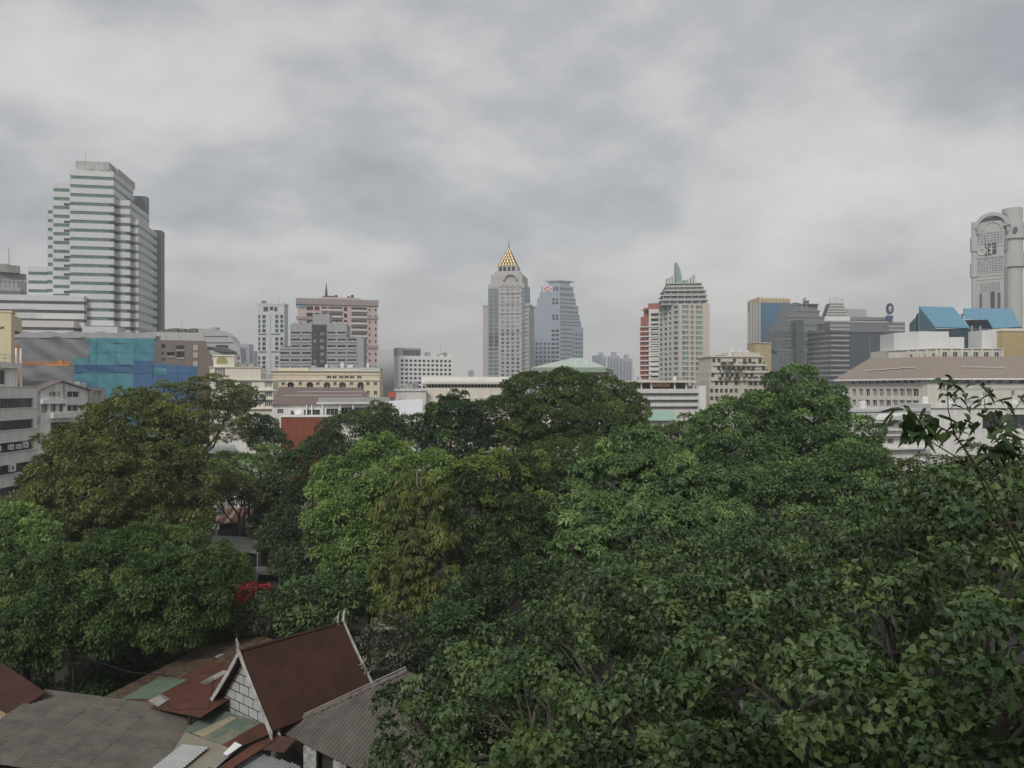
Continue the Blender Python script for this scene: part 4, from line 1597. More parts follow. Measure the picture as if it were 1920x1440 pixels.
# ------------------------------------------------------------------ stepped blue-grey tower
def stepped_tower():
    d = 740
    b = root('stepped_tower', 'blue grey stepped office tower with red logo near the top', 'tower', X(1045, d), d)
    mw = surf('blue_grey_cladding', (.34, .385, .445), var=.06, scale=.05)
    c = (X(1050, d), d)               # near corner
    tl = np.array((-.94, .34)); tr = np.array((.86, .51))
    k = d / F
    z = lambda py: Z(py, d)
    # (left px, right px, top py, bottom py)
    tiers = [(1016, 1077, 535, 546), (1013, 1079, 546, 557), (1008.5, 1082, 557, 571), (1004, 1087, 571, 588), (1001, 1090, 588, 600), (997.5, 1093, 600, 612), (995, 1097, 612, 800)]
    RL, RR = [], []
    wall = MB()
    for lx, rx, py, pb in tiers:
        L = (1050 - lx) * k / .94 * 1.02
        Rr = (rx - 1050) * k / .86 * .98
        p0 = np.array(c) + (tl + tr) * max(0, (612 - py)) * .012
        pl = p0 + tl * L
        pr = p0 + tr * Rr
        pbk = pl + tr * Rr
        z1, z0 = z(py), max(0, z(pb))
        fl = Face(tuple(pl), tuple(p0), raw=True)
        fr = Face(tuple(p0), tuple(pr), raw=True)
        nf = max(1, round((z1 - max(z0, 10)) / 3.9))
        zb = max(z0, 10)
        if pb > 700:
            A = grid(1, fl.L - 9.2, 5, .55, zb, z(640), int((z(640) - zb) / 4.0), .5) + grid(fl.L - 9, fl.L - .6, 2, .8, zb, z(616), int((z(616) - zb) / 4.0), .56)
            B2 = grid(fr.L * .55, fr.L - .6, 4, .6, zb, z(622), int((z(622) - zb) / 4.0), .5)
            B3 = grid(.5, fr.L * .53, 8, .72, zb, z1 - .6, int((z1 - zb) / 4.0), .38)
        else:
            A = [] if py not in (535, 557, 588) else grid(fl.L - 8.2, fl.L - 1.2, 2, .7, zb, z1 - .4, nf, .7)
            B2 = []; B3 = grid(.5, fr.L - .6, 9, .66, zb, z1 - .3, nf, .45)
        A = holes(wall, fl, z0, z1, A, .4); B = holes(wall, fr, z0, z1, B2 + B3, .4)
        wall.poly([(*pl, z1), (*p0, z1), (*pr, z1), (*pbk, z1)])
        RL.append((fl, A)); RR.append((fr, B))
        if py == 535:
            logo_f, logo_z = fl, (z0, z1)
    wall.build('wall', mw, b)
    gm = MB()
    for ff, R in RL + RR:
        for r in R:
            gm.poly([ff.p(r[0], r[2], -.36), ff.p(r[1], r[2], -.36), ff.p(r[1], r[3], -.36), ff.p(r[0], r[3], -.36)], random.choice((0, 0, 1)))
    gm.build('window_grid', [glass('tower_dark_glass', (.05, .065, .085)), G_BLUE], b, kind='stuff')
    # crown with flat overhanging roof
    p0 = np.array(c) + (tl + tr) * 3
    pl = p0 + tl * 11; pr = p0 + tr * 12
    m = MB(); m.prism([tuple(pl), tuple(p0), tuple(pr), tuple(pl + tr * 12)], z(535), z(527)); m.build('crown', mw, b)
    m = MB(); q = p0 - (tl + tr) * 1.5
    m.prism([tuple(q + tl * 15), tuple(q), tuple(q + tr * 17), tuple(q + tl * 15 + tr * 17)], z(527), z(524.5))
    m.build('roof_slab', surf('slab_grey', (.38, .40, .42)), b)
    m = MB(); holes(m, Face(tuple(pr + tr * 2), tuple(pr + tr * 7), raw=True), 0, z(663), []); 
    fx = Face(tuple(np.array(c) + tr * 44), tuple(np.array(c) + tr * 50), raw=True); m = MB(); m.prism(fx.back(8), 0, z(664)); m.build('annex', mw, b)
    # red and white hexagon sign
    w, h = 8.6, 4.0
    uc, zc = logo_f.L * .36, (logo_z[0] + logo_z[1]) / 2 + .1
    red, wht = surf('logo_red', (.55, .05, .05), var=.03), surf('logo_white', (.75, .75, .75), var=.03)
    m = MB()
    fbox(m, logo_f, uc - w * .56, uc + w * .56, zc - h * .62, zc + h * .62, .05, .2)
    lg = m.build('logo_board', wht, b)
    m = MB()
    cc = logo_f.p(uc, zc, .22)
    P = lambda u, z: logo_f.p(uc + u * w / 2, zc + z * h / 2, .23)
    for tri in ([(-.5, 1), (0, 0), (.5, 1)], [(.5, -1), (0, 0), (-.5, -1)], [(-.5, 1), (-1, 0), (-.5, -1)], [(.5, 1), (.5, -1), (1, 0)]):
        m.poly([P(*p) for p in tri])
    m.build('logo', red, lg)


stepped_tower()

# ------------------------------------------------------------------ green hip roof hall
def green_hip():
    d = 228
    b = root('green_hip_hall', 'hall with pale green hipped roof behind the central tree', 'building', X(1070, d), d)
    m = MB()
    zt, ze = Z(671, d + 14), Z(689, d)
    e = [(X(996, d), d), (X(1136, d), d), (X(1150, d + 28), d + 28), (X(1010, d + 28), d + 28)]
    r0, r1 = (X(1073, d + 14), d + 14, zt), (X(1094, d + 14), d + 14, zt)
    P = [(*p, ze) for p in e]
    m.poly([P[0], P[1], r1, r0]); m.poly([P[1], P[2], r1]); m.poly([P[2], P[3], r0, r1]); m.poly([P[3], P[0], r0])
    m.build('roof', surf('pale_green_roof', (.46, .53, .47), var=.06, scale=.2), b)
    m = MB(); m.prism(e, Z(698, d), ze - .02); m.build('fascia', surf('green_fascia', (.27, .34, .29), var=.08), b)
    m = MB(); m.prism(inset(e, 1.5), 0, Z(698, d)); m.build('wall', M_WHITE, b)
    m = MB(); m.prism(inset(e, 1.42), Z(704, d), Z(698.3, d), cap=False); m.build('clerestory', G_DARK, b)
    for px in (1081, 1100):
        m = MB(); m.tube([W(px, 683, d + 5), W(px, 677.5, d + 5)], [.35, .35], 8); m.build('roof_vent', M_WHITE, b)


green_hip()


# ------------------------------------------------------------------ red condominium and sail-topped condominium
def red_condo():
    d = 500
    f = Face((1200, d + 6), (1236, d))
    b = root('red_condominium', 'red and white condominium beside sail topped tower', 'building', *(f.A + f.B) / 2)
    red = surf('brick_red_render', (.35, .115, .088), var=.1, scale=.2)
    m = MB()
    zt = f.z(1218, 580)
    R = grid(f.L * .55, f.L - .3, 1, .92, 12, zt - 2, int((zt - 14) / 3.15), .6)
    R1 = grid(.6, f.L * .5, 2, .6, 12, f.z(1205, 612), int((f.z(1205, 612) - 12) / 3.15), .55)
    R = holes(m, f, 0, zt, R, .9, u0=f.L * .46)
    m.poly([(p[0], p[1], zt) for p in f.back(16)])
    m.build('wall', M_WHITE, b)
    panes(b, f, R, [G_DARK], dep=.8, single=True, name='balcony_opening')
    m = MB()
    R1 = holes(m, f, 0, f.z(1205, 612), R1, .4, u1=f.L * .46)
    fbox(m, f, 0, f.L * .46, f.z(1205, 612), f.z(1205, 594), -8, -1.2)
    fbox(m, f, f.L * .35, f.L * .98, zt, f.z(1218, 568), -12, -3)
    fbox(m, f, f.L * .12, f.L * .3, f.z(1205, 594), f.z(1205, 576), -8, -3)
    m.build('red_wall', red, b)
    panes(b, f, R1, [surf('red_shade_glass', (.16, .04, .04), var=.3)], dep=.35, single=False)
    m = MB()
    k = 0
    z = 12.0
    while z < f.z(1205, 610):
        fbox(m, f, -.6, f.L * .47, z - .3, z + .35, 0, .9)
        fbox(m, f, f.L * .5, f.L, z - .3, z + .7, .02, .7)
        z += 3.15
    m.build('balcony_slab', M_WHITE, b, kind='stuff')


red_condo()


def sail_condo():
    d = 470
    b = root('sail_condominium', 'cream condominium tower crowned by curved green glass sail', 'tower', X(1285, d), d)
    cream = surf('warm_cream_tower', (.60, .53, .42), var=.05, scale=.1)
    wht = surf('tower_offwhite', (.58, .565, .53), var=.05, scale=.1)
    gt = glass('condo_green_glass', (.15, .255, .23), rough=.2, var=.3)
    gd = glass('condo_dark_glass', (.06, .07, .075), var=.3)
    z = lambda py: Z(py, d)
    # corner at px 1274; left face recedes, right face nearly frontal
    cn = (X(1273, d), d)
    fl = Face((X(1235, d + 22), d + 22), cn, raw=True)
    fr = Face(cn, (X(1331, d + 5), d + 5), raw=True)
    zt = z(570)
    pitch = 3.15
    n = int((zt - 14) / pitch)
    z0 = zt - n * pitch
    m = MB()
    RR = []
    for a, c, fwid in ((.10, .32, .9), (.36, .50, .75), (.54, .76, .9)):
        RR += grid(fr.L * a, fr.L * c, 2 if a != .36 else 1, fwid, z0, zt, n, .68)
    A = holes(m, fr, 0, zt, RR, .45)
    LL = []
    for a, c in ((.04, .2), (.26, .44), (.50, .64), (.72, .97)):
        LL += grid(fl.L * a, fl.L * c, 1, .85, z0, zt, n, .6)
    B = holes(m, fl, 0, zt, LL, .6)
    pl = [tuple(fl.A), tuple(fl.B), tuple(fr.B), (fr.B[0] - 1, fr.B[1] + 22), (fl.A[0] + 6, fl.A[1] + 10)]
    m.poly([(p[0], p[1], zt) for p in pl])
    holes(m, Face(pl[2], pl[3], raw=True), 0, zt, [])
    m.build('wall', wht, b)
    panes(b, fr, [r for r in A if r[0] < fr.L * .33 or r[0] > fr.L * .52], [gt, gt, gt, gt, gd], wht, dep=.4, single=False, nx=2, fw=.15)
    panes(b, fr, [r for r in A if fr.L * .33 < r[0] < fr.L * .52], [surf('condo_mauve', (.30, .22, .20), var=.2)], dep=.4, single=False)
    panes(b, fl, B, [gd, gt, gd], dep=.55, single=False)
    m = MB()
    for u in (0.0, fr.L * .03, fr.L * .80):
        pass
    fbox(m, fr, 0.02, fr.L * .085, 0, zt - 1, .0, .7); fbox(m, fr, fr.L * .78, fr.L * .90, 0, zt + 1, .0, .7); fbox(m, fr, fr.L * .34, fr.L * .36, 0, zt, 0, .35); fbox(m, fr, fr.L * .50, fr.L * .52, 0, zt, 0, .35)
    m.build('pier', cream, b)
    # stepped balconied crown
    m = MB(); gm = MB(); rail = MB()
    cx, cy = X(1281, d + 12), d + 12
    tiers = [(1239, 1329, 570, 560), (1241, 1327, 560, 551), (1243, 1325, 551, 542), (1247, 1321, 542, 535), (1251, 1317, 535, 528)]
    for a, c, pb, pt in tiers:
        ff = Face((a, d + 6), (c, d + 4))
        po = ff.back(18)
        gm.prism(inset(po, 1.6), z(pb), z(pt) - .4, cap=False)
        m.prism(po, z(pt) - .45, z(pt)); m.poly([(p[0], p[1], z(pt) - .45) for p in reversed(po)])
        rail.prism(inset(po, .4), z(pb), z(pb) + 1.0, cap=False)
        for k in range(7):
            u = .8 + k * (ff.L - 2) / 6
            fbox(m, ff, u, u + .7, z(pb), z(pt) - .45, -2.2, -1.2)
    m.build('terrace_slab', wht, b)
    gm.build('terrace_glazing', glass('terrace_glass', (.10, .11, .115), var=.4), b)
    rail.build('terrace_rail', surf('rail_grey', (.34, .345, .345)), b)
    # fins and sail
    m = MB()
    for px, py in ((1251, 518), (1256, 516), (1261, 513), (1290, 520), (1296, 516), (1301, 511.5)):
        ff = Face((px, d + 8), (px + 3.5, d + 8)); m.prism(ff.back(5), z(528), z(py))
    ff = Face((1250, d + 14), (1266, d + 14)); m.prism(ff.back(5), z(528), z(523)); ff = Face((1290, d + 14), (1307, d + 14)); m.prism(ff.back(5), z(528), z(524))
    m.build('roof_fin', wht, b)
    m = MB()
    pr = [(1268, 528), (1268.3, 487), (1270.5, 490), (1273.5, 496), (1276.5, 505), (1278.5, 516), (1279.5, 528)]
    fq = Face((1260, d + 9), (1300, d + 9))
    lo = [fq.p(fq.u(a), z(c), 0) for a, c in pr]; hi = [fq.p(fq.u(a), z(c), -7) for a, c in pr]
    m.poly(lo[::-1]); m.poly(hi)
    for i in range(len(pr) - 1):
        m.poly([lo[i], lo[i + 1], hi[i + 1], hi[i]])
    m.build('glass_sail', glass('sail_green_glass', (.22, .33, .30), rough=.3, var=.12), b, smooth=False)
    m = MB()
    fq2 = Face((1283, d + 8), (1290, d + 8))
    m.hexa([fq2.p(0, z(536), 1), fq2.p(fq2.L, z(536), 1), fq2.p(fq2.L, z(524), 0), fq2.p(0, z(521), 0)], [fq2.p(0, z(536), -5), fq2.p(fq2.L, z(536), -5), fq2.p(fq2.L, z(524), -5), fq2.p(0, z(521), -5)])
    m.build('green_canopy', glass('sail_green_glass', (.22, .33, .30)), b)
    m = MB(); q = fq.p(fq.u(1268.3), z(500), -3.4); m.tube([(q[0], q[1], z(528)), (q[0], q[1], z(481))], [.3, .06], 6); m.build('mast', M_STEEL, b)


sail_condo()


def beige_terraces():
    d = 300
    b = root('terraced_condominium', 'beige condominium stepping down in planted balconies', 'building', X(1390, d), d)
    be = surf('beige_render', (.58, .53, .45), var=.06, scale=.2, streak=.08)
    allp = []
    wall = MB(); rail = MB(); pl = MB()
    rnd = random.Random(5)
    for a, c, pt, pb, back in ((1376, 1426, 661, 671, 6), (1334, 1430, 670, 684, 3), (1334, 1436, 684, 697, 2), (1332, 1441, 697, 712, 1), (1330, 1449, 712, 780, 0)):
        ff = Face((a, d + back), (c, d + back + 3))
        R = []
        if pt >= 670:
            n = int((c - a) / 9)
            kk = 1 if pb < 720 else 4
            for q in range(kk):
                y0 = pt + 3 + q * 14
                for i in range(n):
                    if rnd.random() < .78:
                        w = (c - a) / n
                        R.append((ff.u(a + w * i + 1.6), ff.u(a + w * (i + 1) - 1.6), ff.z(c, y0 + 7.5), ff.z(c, y0)))
        R = holes(wall, ff, 0 if pb > 720 else ff.z(c, pb), ff.z(c, pt), R, .5)
        wall.poly([(p[0], p[1], ff.z(c, pt)) for p in ff.back(16 - back)])
        zb = ff.z(c, pt)
        e = ff.lside(16 - back); holes(wall, e, 0 if pb > 720 else ff.z(c, pb), zb, []); e = ff.side(16 - back); holes(wall, e, 0 if pb > 720 else ff.z(c, pb), zb, [])
        allp.append((ff, R))
        if pt > 672:
            fbox(rail, ff, ff.u(a + 2), ff.L, ff.z(c, pt + 2.2), ff.z(c, pt - 1.5), .0, .8)
        elif pt == 670:
            fbox(rail, ff, -.5, ff.L + .5, zb, zb + .5, -13, .7)
        for k in range(0):
            pass
    wall.build('wall', be, b)
    rail.build('balcony_band', surf('beige_trim', (.62, .58, .51), var=.08), b)
    for ff, R in allp:
        panes(b, ff, R, [G_DARK, G_GREY], M_MGREY, dep=.45, nx=2, fw=.1)
    clutter(b, allp[0][0], allp[0][0].z(1426, 661), 4, 14, -6, -2); clutter(b, allp[1][0], allp[1][0].z(1430, 670) + .5, 3, 15, -4, -1, .5, allp[1][0].L * .4)
    m = MB()
    for k in range(60):
        tier = rnd.choice(((1345, 1432, 683, 2.2), (1350, 1438, 696, 1.4), (1350, 1446, 711, .4)))
        px = rnd.uniform(tier[0], tier[1])
        q = W(px, tier[2] - .5, d + tier[3] - 1.2)
        s = rnd.uniform(.2, .5)
        for j in range(3):
            o = Vector((rnd.uniform(-.4, .4), rnd.uniform(-.3, .3), rnd.uniform(0, .5)))
            m.hexa([q + o + Vector(v) * s for v in ((-1, -1, 0), (1, -1, 0), (.6, -.6, 1.4), (-.6, -.6, 1.4))], [q + o + Vector(v) * s for v in ((-1, 1, 0), (1, 1, 0), (.6, .6, 1.4), (-.6, .6, 1.4))])
    m.build('balcony_plants', surf('balcony_green', (.035, .055, .03), var=.4, scale=2), b, kind='stuff')


beige_terraces()


def blue_glass_tower():
    d = 600
    b = root('blue_glass_tower', 'blue mirror glass tower with gold trimmed ribbed side', 'tower', X(1440, d), d)
    cn = (X(1423, d), d)
    fr = Face(cn, (X(1482, d + 4), d + 4), raw=True)
    fl = Face((X(1401.5, d + 24), d + 24), cn, raw=True)
    zt = Z(567, d)
    pl = [tuple(fl.A), cn, tuple(fr.B), (fr.B[0] + 3, fr.B[1] + 24)]
    m = MB(); m.prism(pl, 0, zt); m.build('shaft', surf('tower_grey_cladding', (.36, .37, .385), var=.06, scale=.05), b)
    m = MB(); fbox(m, fr, .8, fr.L, 0, zt - .3, .02, .3); m.build('mirror_front', glass('mirror_blue_glass', (.055, .155, .265), rough=.18, spec=.5, var=.05), b)
    m = MB()
    for k in range(4):
        u = fl.L * (.12 + k * .235)
        fbox(m, fl, u, u + 1.0, Z(640, d), zt + (1.5 if k else -6), 0, 1.1)
    fbox(m, fr, 0, .9, 0, zt + 2, 0, 1.0)
    m.build('gold_rib', surf('pale_gold_rib', (.52, .49, .43), var=.08), b)
    m = MB()
    for i, ff in enumerate((fl, fr)):
        fbox(m, ff, .2, ff.L, zt, zt + 3.2, -3, .2)
        for k in range(9):
            u = k * ff.L / 9
            fbox(m, ff, u + .4, u + .8, zt + 3.2, zt + 4.6, -1.5, -.8)
    m.build('gold_parapet', surf('gold_parapet', (.50, .40, .22), var=.15), b)
    d2 = 430
    ff = Face((1416, d2), (1446, d2 + 2))
    c = root('gold_plant_block', 'small square gold block peeping over terraced condominium', 'building', *(ff.A + ff.B) / 2)
    m = MB(); m.prism(ff.back(9), 0, ff.z(1430, 646)); m.build('wall', surf('dull_gold_wall', (.46, .36, .19), var=.1), c)
    m = MB()
    fbox(m, ff, -.2, ff.L + .2, ff.z(1430, 643.5), ff.z(1430, 642), -9, .2)
    for k in range(6):
        u = k * ff.L / 5
        fbox(m, ff, u - .12, u + .12, ff.z(1430, 646), ff.z(1430, 643.5), -.3, 0)
    m.build('parapet', M_CREAM, c)


blue_glass_tower()


def dark_complex():
    d = 560
    z = lambda py, dd=d: Z(py, dd)
    b = root('dark_office_complex', 'dark grey office complex with pale bands and lattice crown', 'building', X(1620, d), d)
    band = surf('pale_band_cladding', (.36, .365, .37), var=.05)
    dk = glass('complex_dark_glass', (.030, .038, .052), var=.4)
    dk2 = glass('complex_blue_black_glass', (.038, .055, .080), var=.1)
    # right volume: corner at px 1558
    cn = (X(1558, d), d)
    fl = Face((X(1511, d + 26), d + 26), cn, raw=True)
    f1 = Face(cn, (X(1592, d + 3), d + 3), raw=True)
    f2 = Face(f1.B, (X(1674, d + 10), d + 10), raw=True)
    pl = [tuple(fl.A), cn, tuple(f1.B), tuple(f2.B), (f2.B[0] + 10, f2.B[1] + 30), (fl.A[0] + 20, fl.A[1] + 40)]
    m = MB(); m.prism(pl, 0, z(617)); m.build('core', dk, b)
    pt = 9.35
    for k in range(18):
        py = 618 + k * pt
        m = MB()
        fbox(m, fl, 0, fl.L, z(py + 3.2), z(py), .02, .5)
        fbox(m, f1, -.4, f1.L, z(py + 3.2), z(py), .02, .5)
        m.build('floor_band', band, b)
    m = MB()
    fbox(m, fl, fl.L - .6, fl.L - .1, 0, z(612), .5, .7)
    m.build('corner_edge', M_DGREY, b)
    m = MB(); fbox(m, f2, .1, f2.L, 0, z(622.5), .02, .3); m.build('glass_wall', dk2, b)
    m = MB(); fbox(m, f2, f2.L * .45, f2.L * .46, 0, z(622), .32, .6); m.build('fin', M_MGREY, b)
    # head band across
    m = MB()
    fh = Face((X(1556, d - 1), d - 1), (X(1697, d + 9), d + 9), raw=True)
    m.prism(fh.back(30), z(622), z(604))
    m.build('head_band', surf('head_grey', (.17, .18, .195), var=.06), b)
    m = MB()
    fbox(m, fh, 0, fh.L - .5, z(604), z(601), -29, .4)
    for py in (609, 616):
        fbox(m, fh, 0, fh.L * .26, z(py + 3), z(py), .02, .4); fbox(m, fh, fh.L * .78, fh.L, z(py + 3), z(py), .02, .4)
    m.build('head_trim', surf('head_pale', (.44, .44, .435), var=.05), b)
    m = MB()
    fu = Face((X(1574, d + 12), d + 12), (X(1668, d + 18), d + 18), raw=True)
    m.prism(fu.back(16), z(601), z(590.5)); m.build('roof_storey', M_MGREY, b)
    m = MB(); fbox(m, fu, fu.L * .12, fu.L * .9, z(600), z(596.5), .02, .2); m.build('roof_window', G_DARK, b)
    m = MB()
    fw = Face((X(1590, d + 22), d + 22), (X(1625, d + 24), d + 24), raw=True)
    m.prism(fw.back(10), z(591), z(573)); m.build('plant_tower', surf('plant_grey', (.42, .42, .42), var=.06), b)
    # lattice crown carrying sign letters
    fc = Face((1548, d + 8), (1592, d + 9))
    m = MB(); gm = MB()
    zb, zt = z(592), z(566)
    for j in range(5):
        za = zb + (zt - zb) * j / 5; zc = zb + (zt - zb) * (j + 1) / 5
        i0 = .8 * j; i1 = .8 * (j + 1)
        nn = 5
        for i in range(nn):
            ua = i0 + (fc.L - 2 * i0) * i / nn; ub = i0 + (fc.L - 2 * i0) * (i + 1) / nn
            uc = i1 + (fc.L - 2 * i1) * (i + .5) / nn
            m.tube([fc.p(ua, za), fc.p(uc, zc), fc.p(ub, za)], [.28, .28, .28], 4)
        m.tube([fc.p(i0, za), fc.p(fc.L - i0, za)], [.35, .35], 4)
    m.tube([fc.p(4, zt), fc.p(fc.L - 4, zt)], [.35, .35], 4)
    m.build('lattice_crown', M_WHITE, b)
    gm.hexa([fc.p(.6, zb, -1.2), fc.p(fc.L - .6, zb, -1.2), fc.p(fc.L - 4, zt, -1.2), fc.p(4, zt, -1.2)], [fc.p(.6, zb, -8), fc.p(fc.L - .6, zb, -8), fc.p(fc.L - 4, zt, -8), fc.p(4, zt, -8)])
    gm.build('crown_core', M_DGREY, b)
    m = MB(); m.prism(Face((1546, d + 6), (1594, d + 7)).back(12), z(601), zb); m.build('crown_base', M_WHITE, b)
    # round sign on its stalk
    q = W(1669, 579, d + 6)
    sg = root('round_sign', 'round dark blue sign disc on stalk above office roof', 'sign', q.x, q.y, z=z(602))
    m = MB(); m.hexa([(q.x - 1.6, q.y, z(602)), (q.x + 1.6, q.y, z(602)), (q.x + 2.4, q.y, z(590)), (q.x - 2.4, q.y, z(590))], [(q.x - 1.6, q.y + 2, z(602)), (q.x + 1.6, q.y + 2, z(602)), (q.x + 2.4, q.y + 2, z(590)), (q.x - 2.4, q.y + 2, z(590))])
    m.build('stalk', surf('sign_blue', (.035, .075, .19)), sg)
    def disc(r0, r1, y, mat, nm, par, oz=0, ox=0):
        m = MB(); n = 20
        ring = lambda s, yy: [(q.x + ox + r0 * s * math.cos(2 * math.pi * k / n), yy, q.z + oz + r1 * s * math.sin(2 * math.pi * k / n)) for k in range(n)]
        a, c = ring(1, y), ring(1, y + 1.2)
        m.poly(a); m.poly(c[::-1])
        for k in range(n):
            m.poly([a[k], c[k], c[(k + 1) % n], a[(k + 1) % n]])
        return m.build(nm, mat, par)
    dd_ = disc(2.7, 4.2, q.y - .1, surf('sign_navy', (.028, .045, .085)), 'disc', sg)
    disc(1.15, 2.1, q.y - .3, surf('sign_pale', (.55, .56, .62)), 'emblem', dd_)
    disc(.35, 1.0, q.y - .4, surf('sign_red2', (.5, .1, .08)), 'emblem', dd_, oz=-.5, ox=.4)
    # pale upright sign characters along the crown, too small to read
    rr = random.Random(12)
    u = 2.6
    m = MB()
    while u < fc.L - 3.2:
        w = rr.choice((.5, .7, 1.1))
        h = rr.choice((3.2, 3.6, 4.0, 5.2))
        fbox(m, fc, u, u + w, zt + .3, zt + h, -.3, .3)
        if rr.random() < .6:
            fbox(m, fc, u + w, u + w + .7, zt + h - .9, zt + h - .2, -.25, .25); u += .7
        u += w + .45
    fbox(m, fc, 2.2, fc.L - 2.2, zt + .02, zt + .3, -.3, .3)
    m.build('crown_sign', M_WHITE, b)

    # left stepped volume
    d = 540
    zz = lambda py: Z(py, d)
    c = root('stepped_glass_block', 'grey stepped block with planted glass terraces and roof crane', 'building', X(1490, d), d)
    g1 = glass('stepped_grey_glass', (.10, .115, .125), var=.25)
    cl = surf('stepped_grey_cladding', (.20, .21, .22), var=.08)
    tiers = [(1455, 1513, 655, 800, 0), (1460, 1513, 634, 655, 3), (1463, 1514, 618, 634, 5), (1469, 1532, 604, 618, 7), (1478, 1545, 590, 604, 9), (1484, 1536, 578, 590, 11), (1486, 1533, 566, 578, 12)]
    for a, e, pt2, pb, bk in tiers:
        ff = Face((a, d + bk), (e, d + bk + 6))
        m = MB(); m.prism(ff.back(22 - bk * .5), 0 if pb > 700 else zz(pb), zz(pt2)); m.build('tier', cl if pt2 < 610 else g1, c)
        m = MB()
        fbox(m, ff, -.3, ff.L + .3, zz(pt2) - .9, zz(pt2) + .25, -1, .45)
        if pb > 700:
            for k in range(12):
                fbox(m, ff, .3, ff.L * .62, zz(662 + k * 8), zz(661 + k * 8), .02, .25)
            for k in range(5):
                fbox(m, ff, ff.L * .1 + k * ff.L * .12, ff.L * .1 + k * ff.L * .12 + .35, 0, zz(657), .02, .3)
        m.build('ledge', M_MGREY, c)
    ff = Face((1493, d - .5), (1507, d)); m = MB(); m.prism(ff.back(8), 0, zz(600)); m.build('glass_bay', glass('bay_green_glass', (.05, .075, .075)), c)
    ff = Face((1425, d - 40), (1466, d - 38)); m = MB(); m.prism(ff.back(30), 0, Z(664, d - 40)); m.build('low_wing', glass('wing_blue_grey_glass', (.10, .13, .15), var=.15), c)
    m = MB(); ff = Face((1499, d + 13), (1536, d + 16)); fbox(m, ff, 0, ff.L, zz(566), zz(565), -8, .8); fbox(m, ff, 1.5, 2.0, zz(577), zz(566), -.1, .5); fbox(m, ff, 5, 5.5, zz(577), zz(566), -.1, .5); m.build('roof_canopy', M_GREY, c)
    m = MB(); ff = Face((1510, d + 14), (1517, d + 14)); m.prism(ff.back(4), zz(565), zz(559)); q = ff.p(-1.2, zz(565), 0)
    m.tube([q, (q[0], q[1], zz(557)), (q[0] + 1.5, q[1], zz(555))], [.5, .5, .7], 6); ff = Face((1488, d + 14), (1498, d + 14)); m.prism(ff.back(4), zz(566), zz(563)); m.build('roof_crane', M_DGREY, c)
    m = MB()
    r = random.Random(9)
    for k in range(26):
        q = W(r.uniform(1438, 1455), 663 - abs(r.gauss(0, 3.5)), d - 36 + r.uniform(-2, 3)); s = r.uniform(.6, 1.3)
        m.hexa([q + Vector(v) * s for v in ((-1, -1, -.6), (1, -.8, -.5), (.7, -.7, .8), (-.6, -.8, .7))], [q + Vector(v) * s for v in ((-.9, 1, -.6), (1, .8, -.5), (.7, .7, .8), (-.6, .8, .7))])
    m.build('terrace_shrub', surf('terrace_green', (.025, .045, .028), var=.5, scale=1.5), c)
    # pale diagonal lines of the glazed stair
    m = MB(); ff = Face((1472, d + 4.6), (1492, d + 5.6))
    for k in range(10):
        a = zz(650 - k * 7)
        m.tube([ff.p(0.3, a, .4), ff.p(ff.L, a + 1.4, .4)], [.16, .16], 4)
        m.tube([ff.p(ff.L * (.2 + .08 * (k % 4)), a, .4), ff.p(ff.L * (.4 + .08 * (k % 5)), a + 2.6, .4)], [.14, .14], 4)
    m.build('stair_frame', M_CONC, c, kind='stuff')


dark_complex()


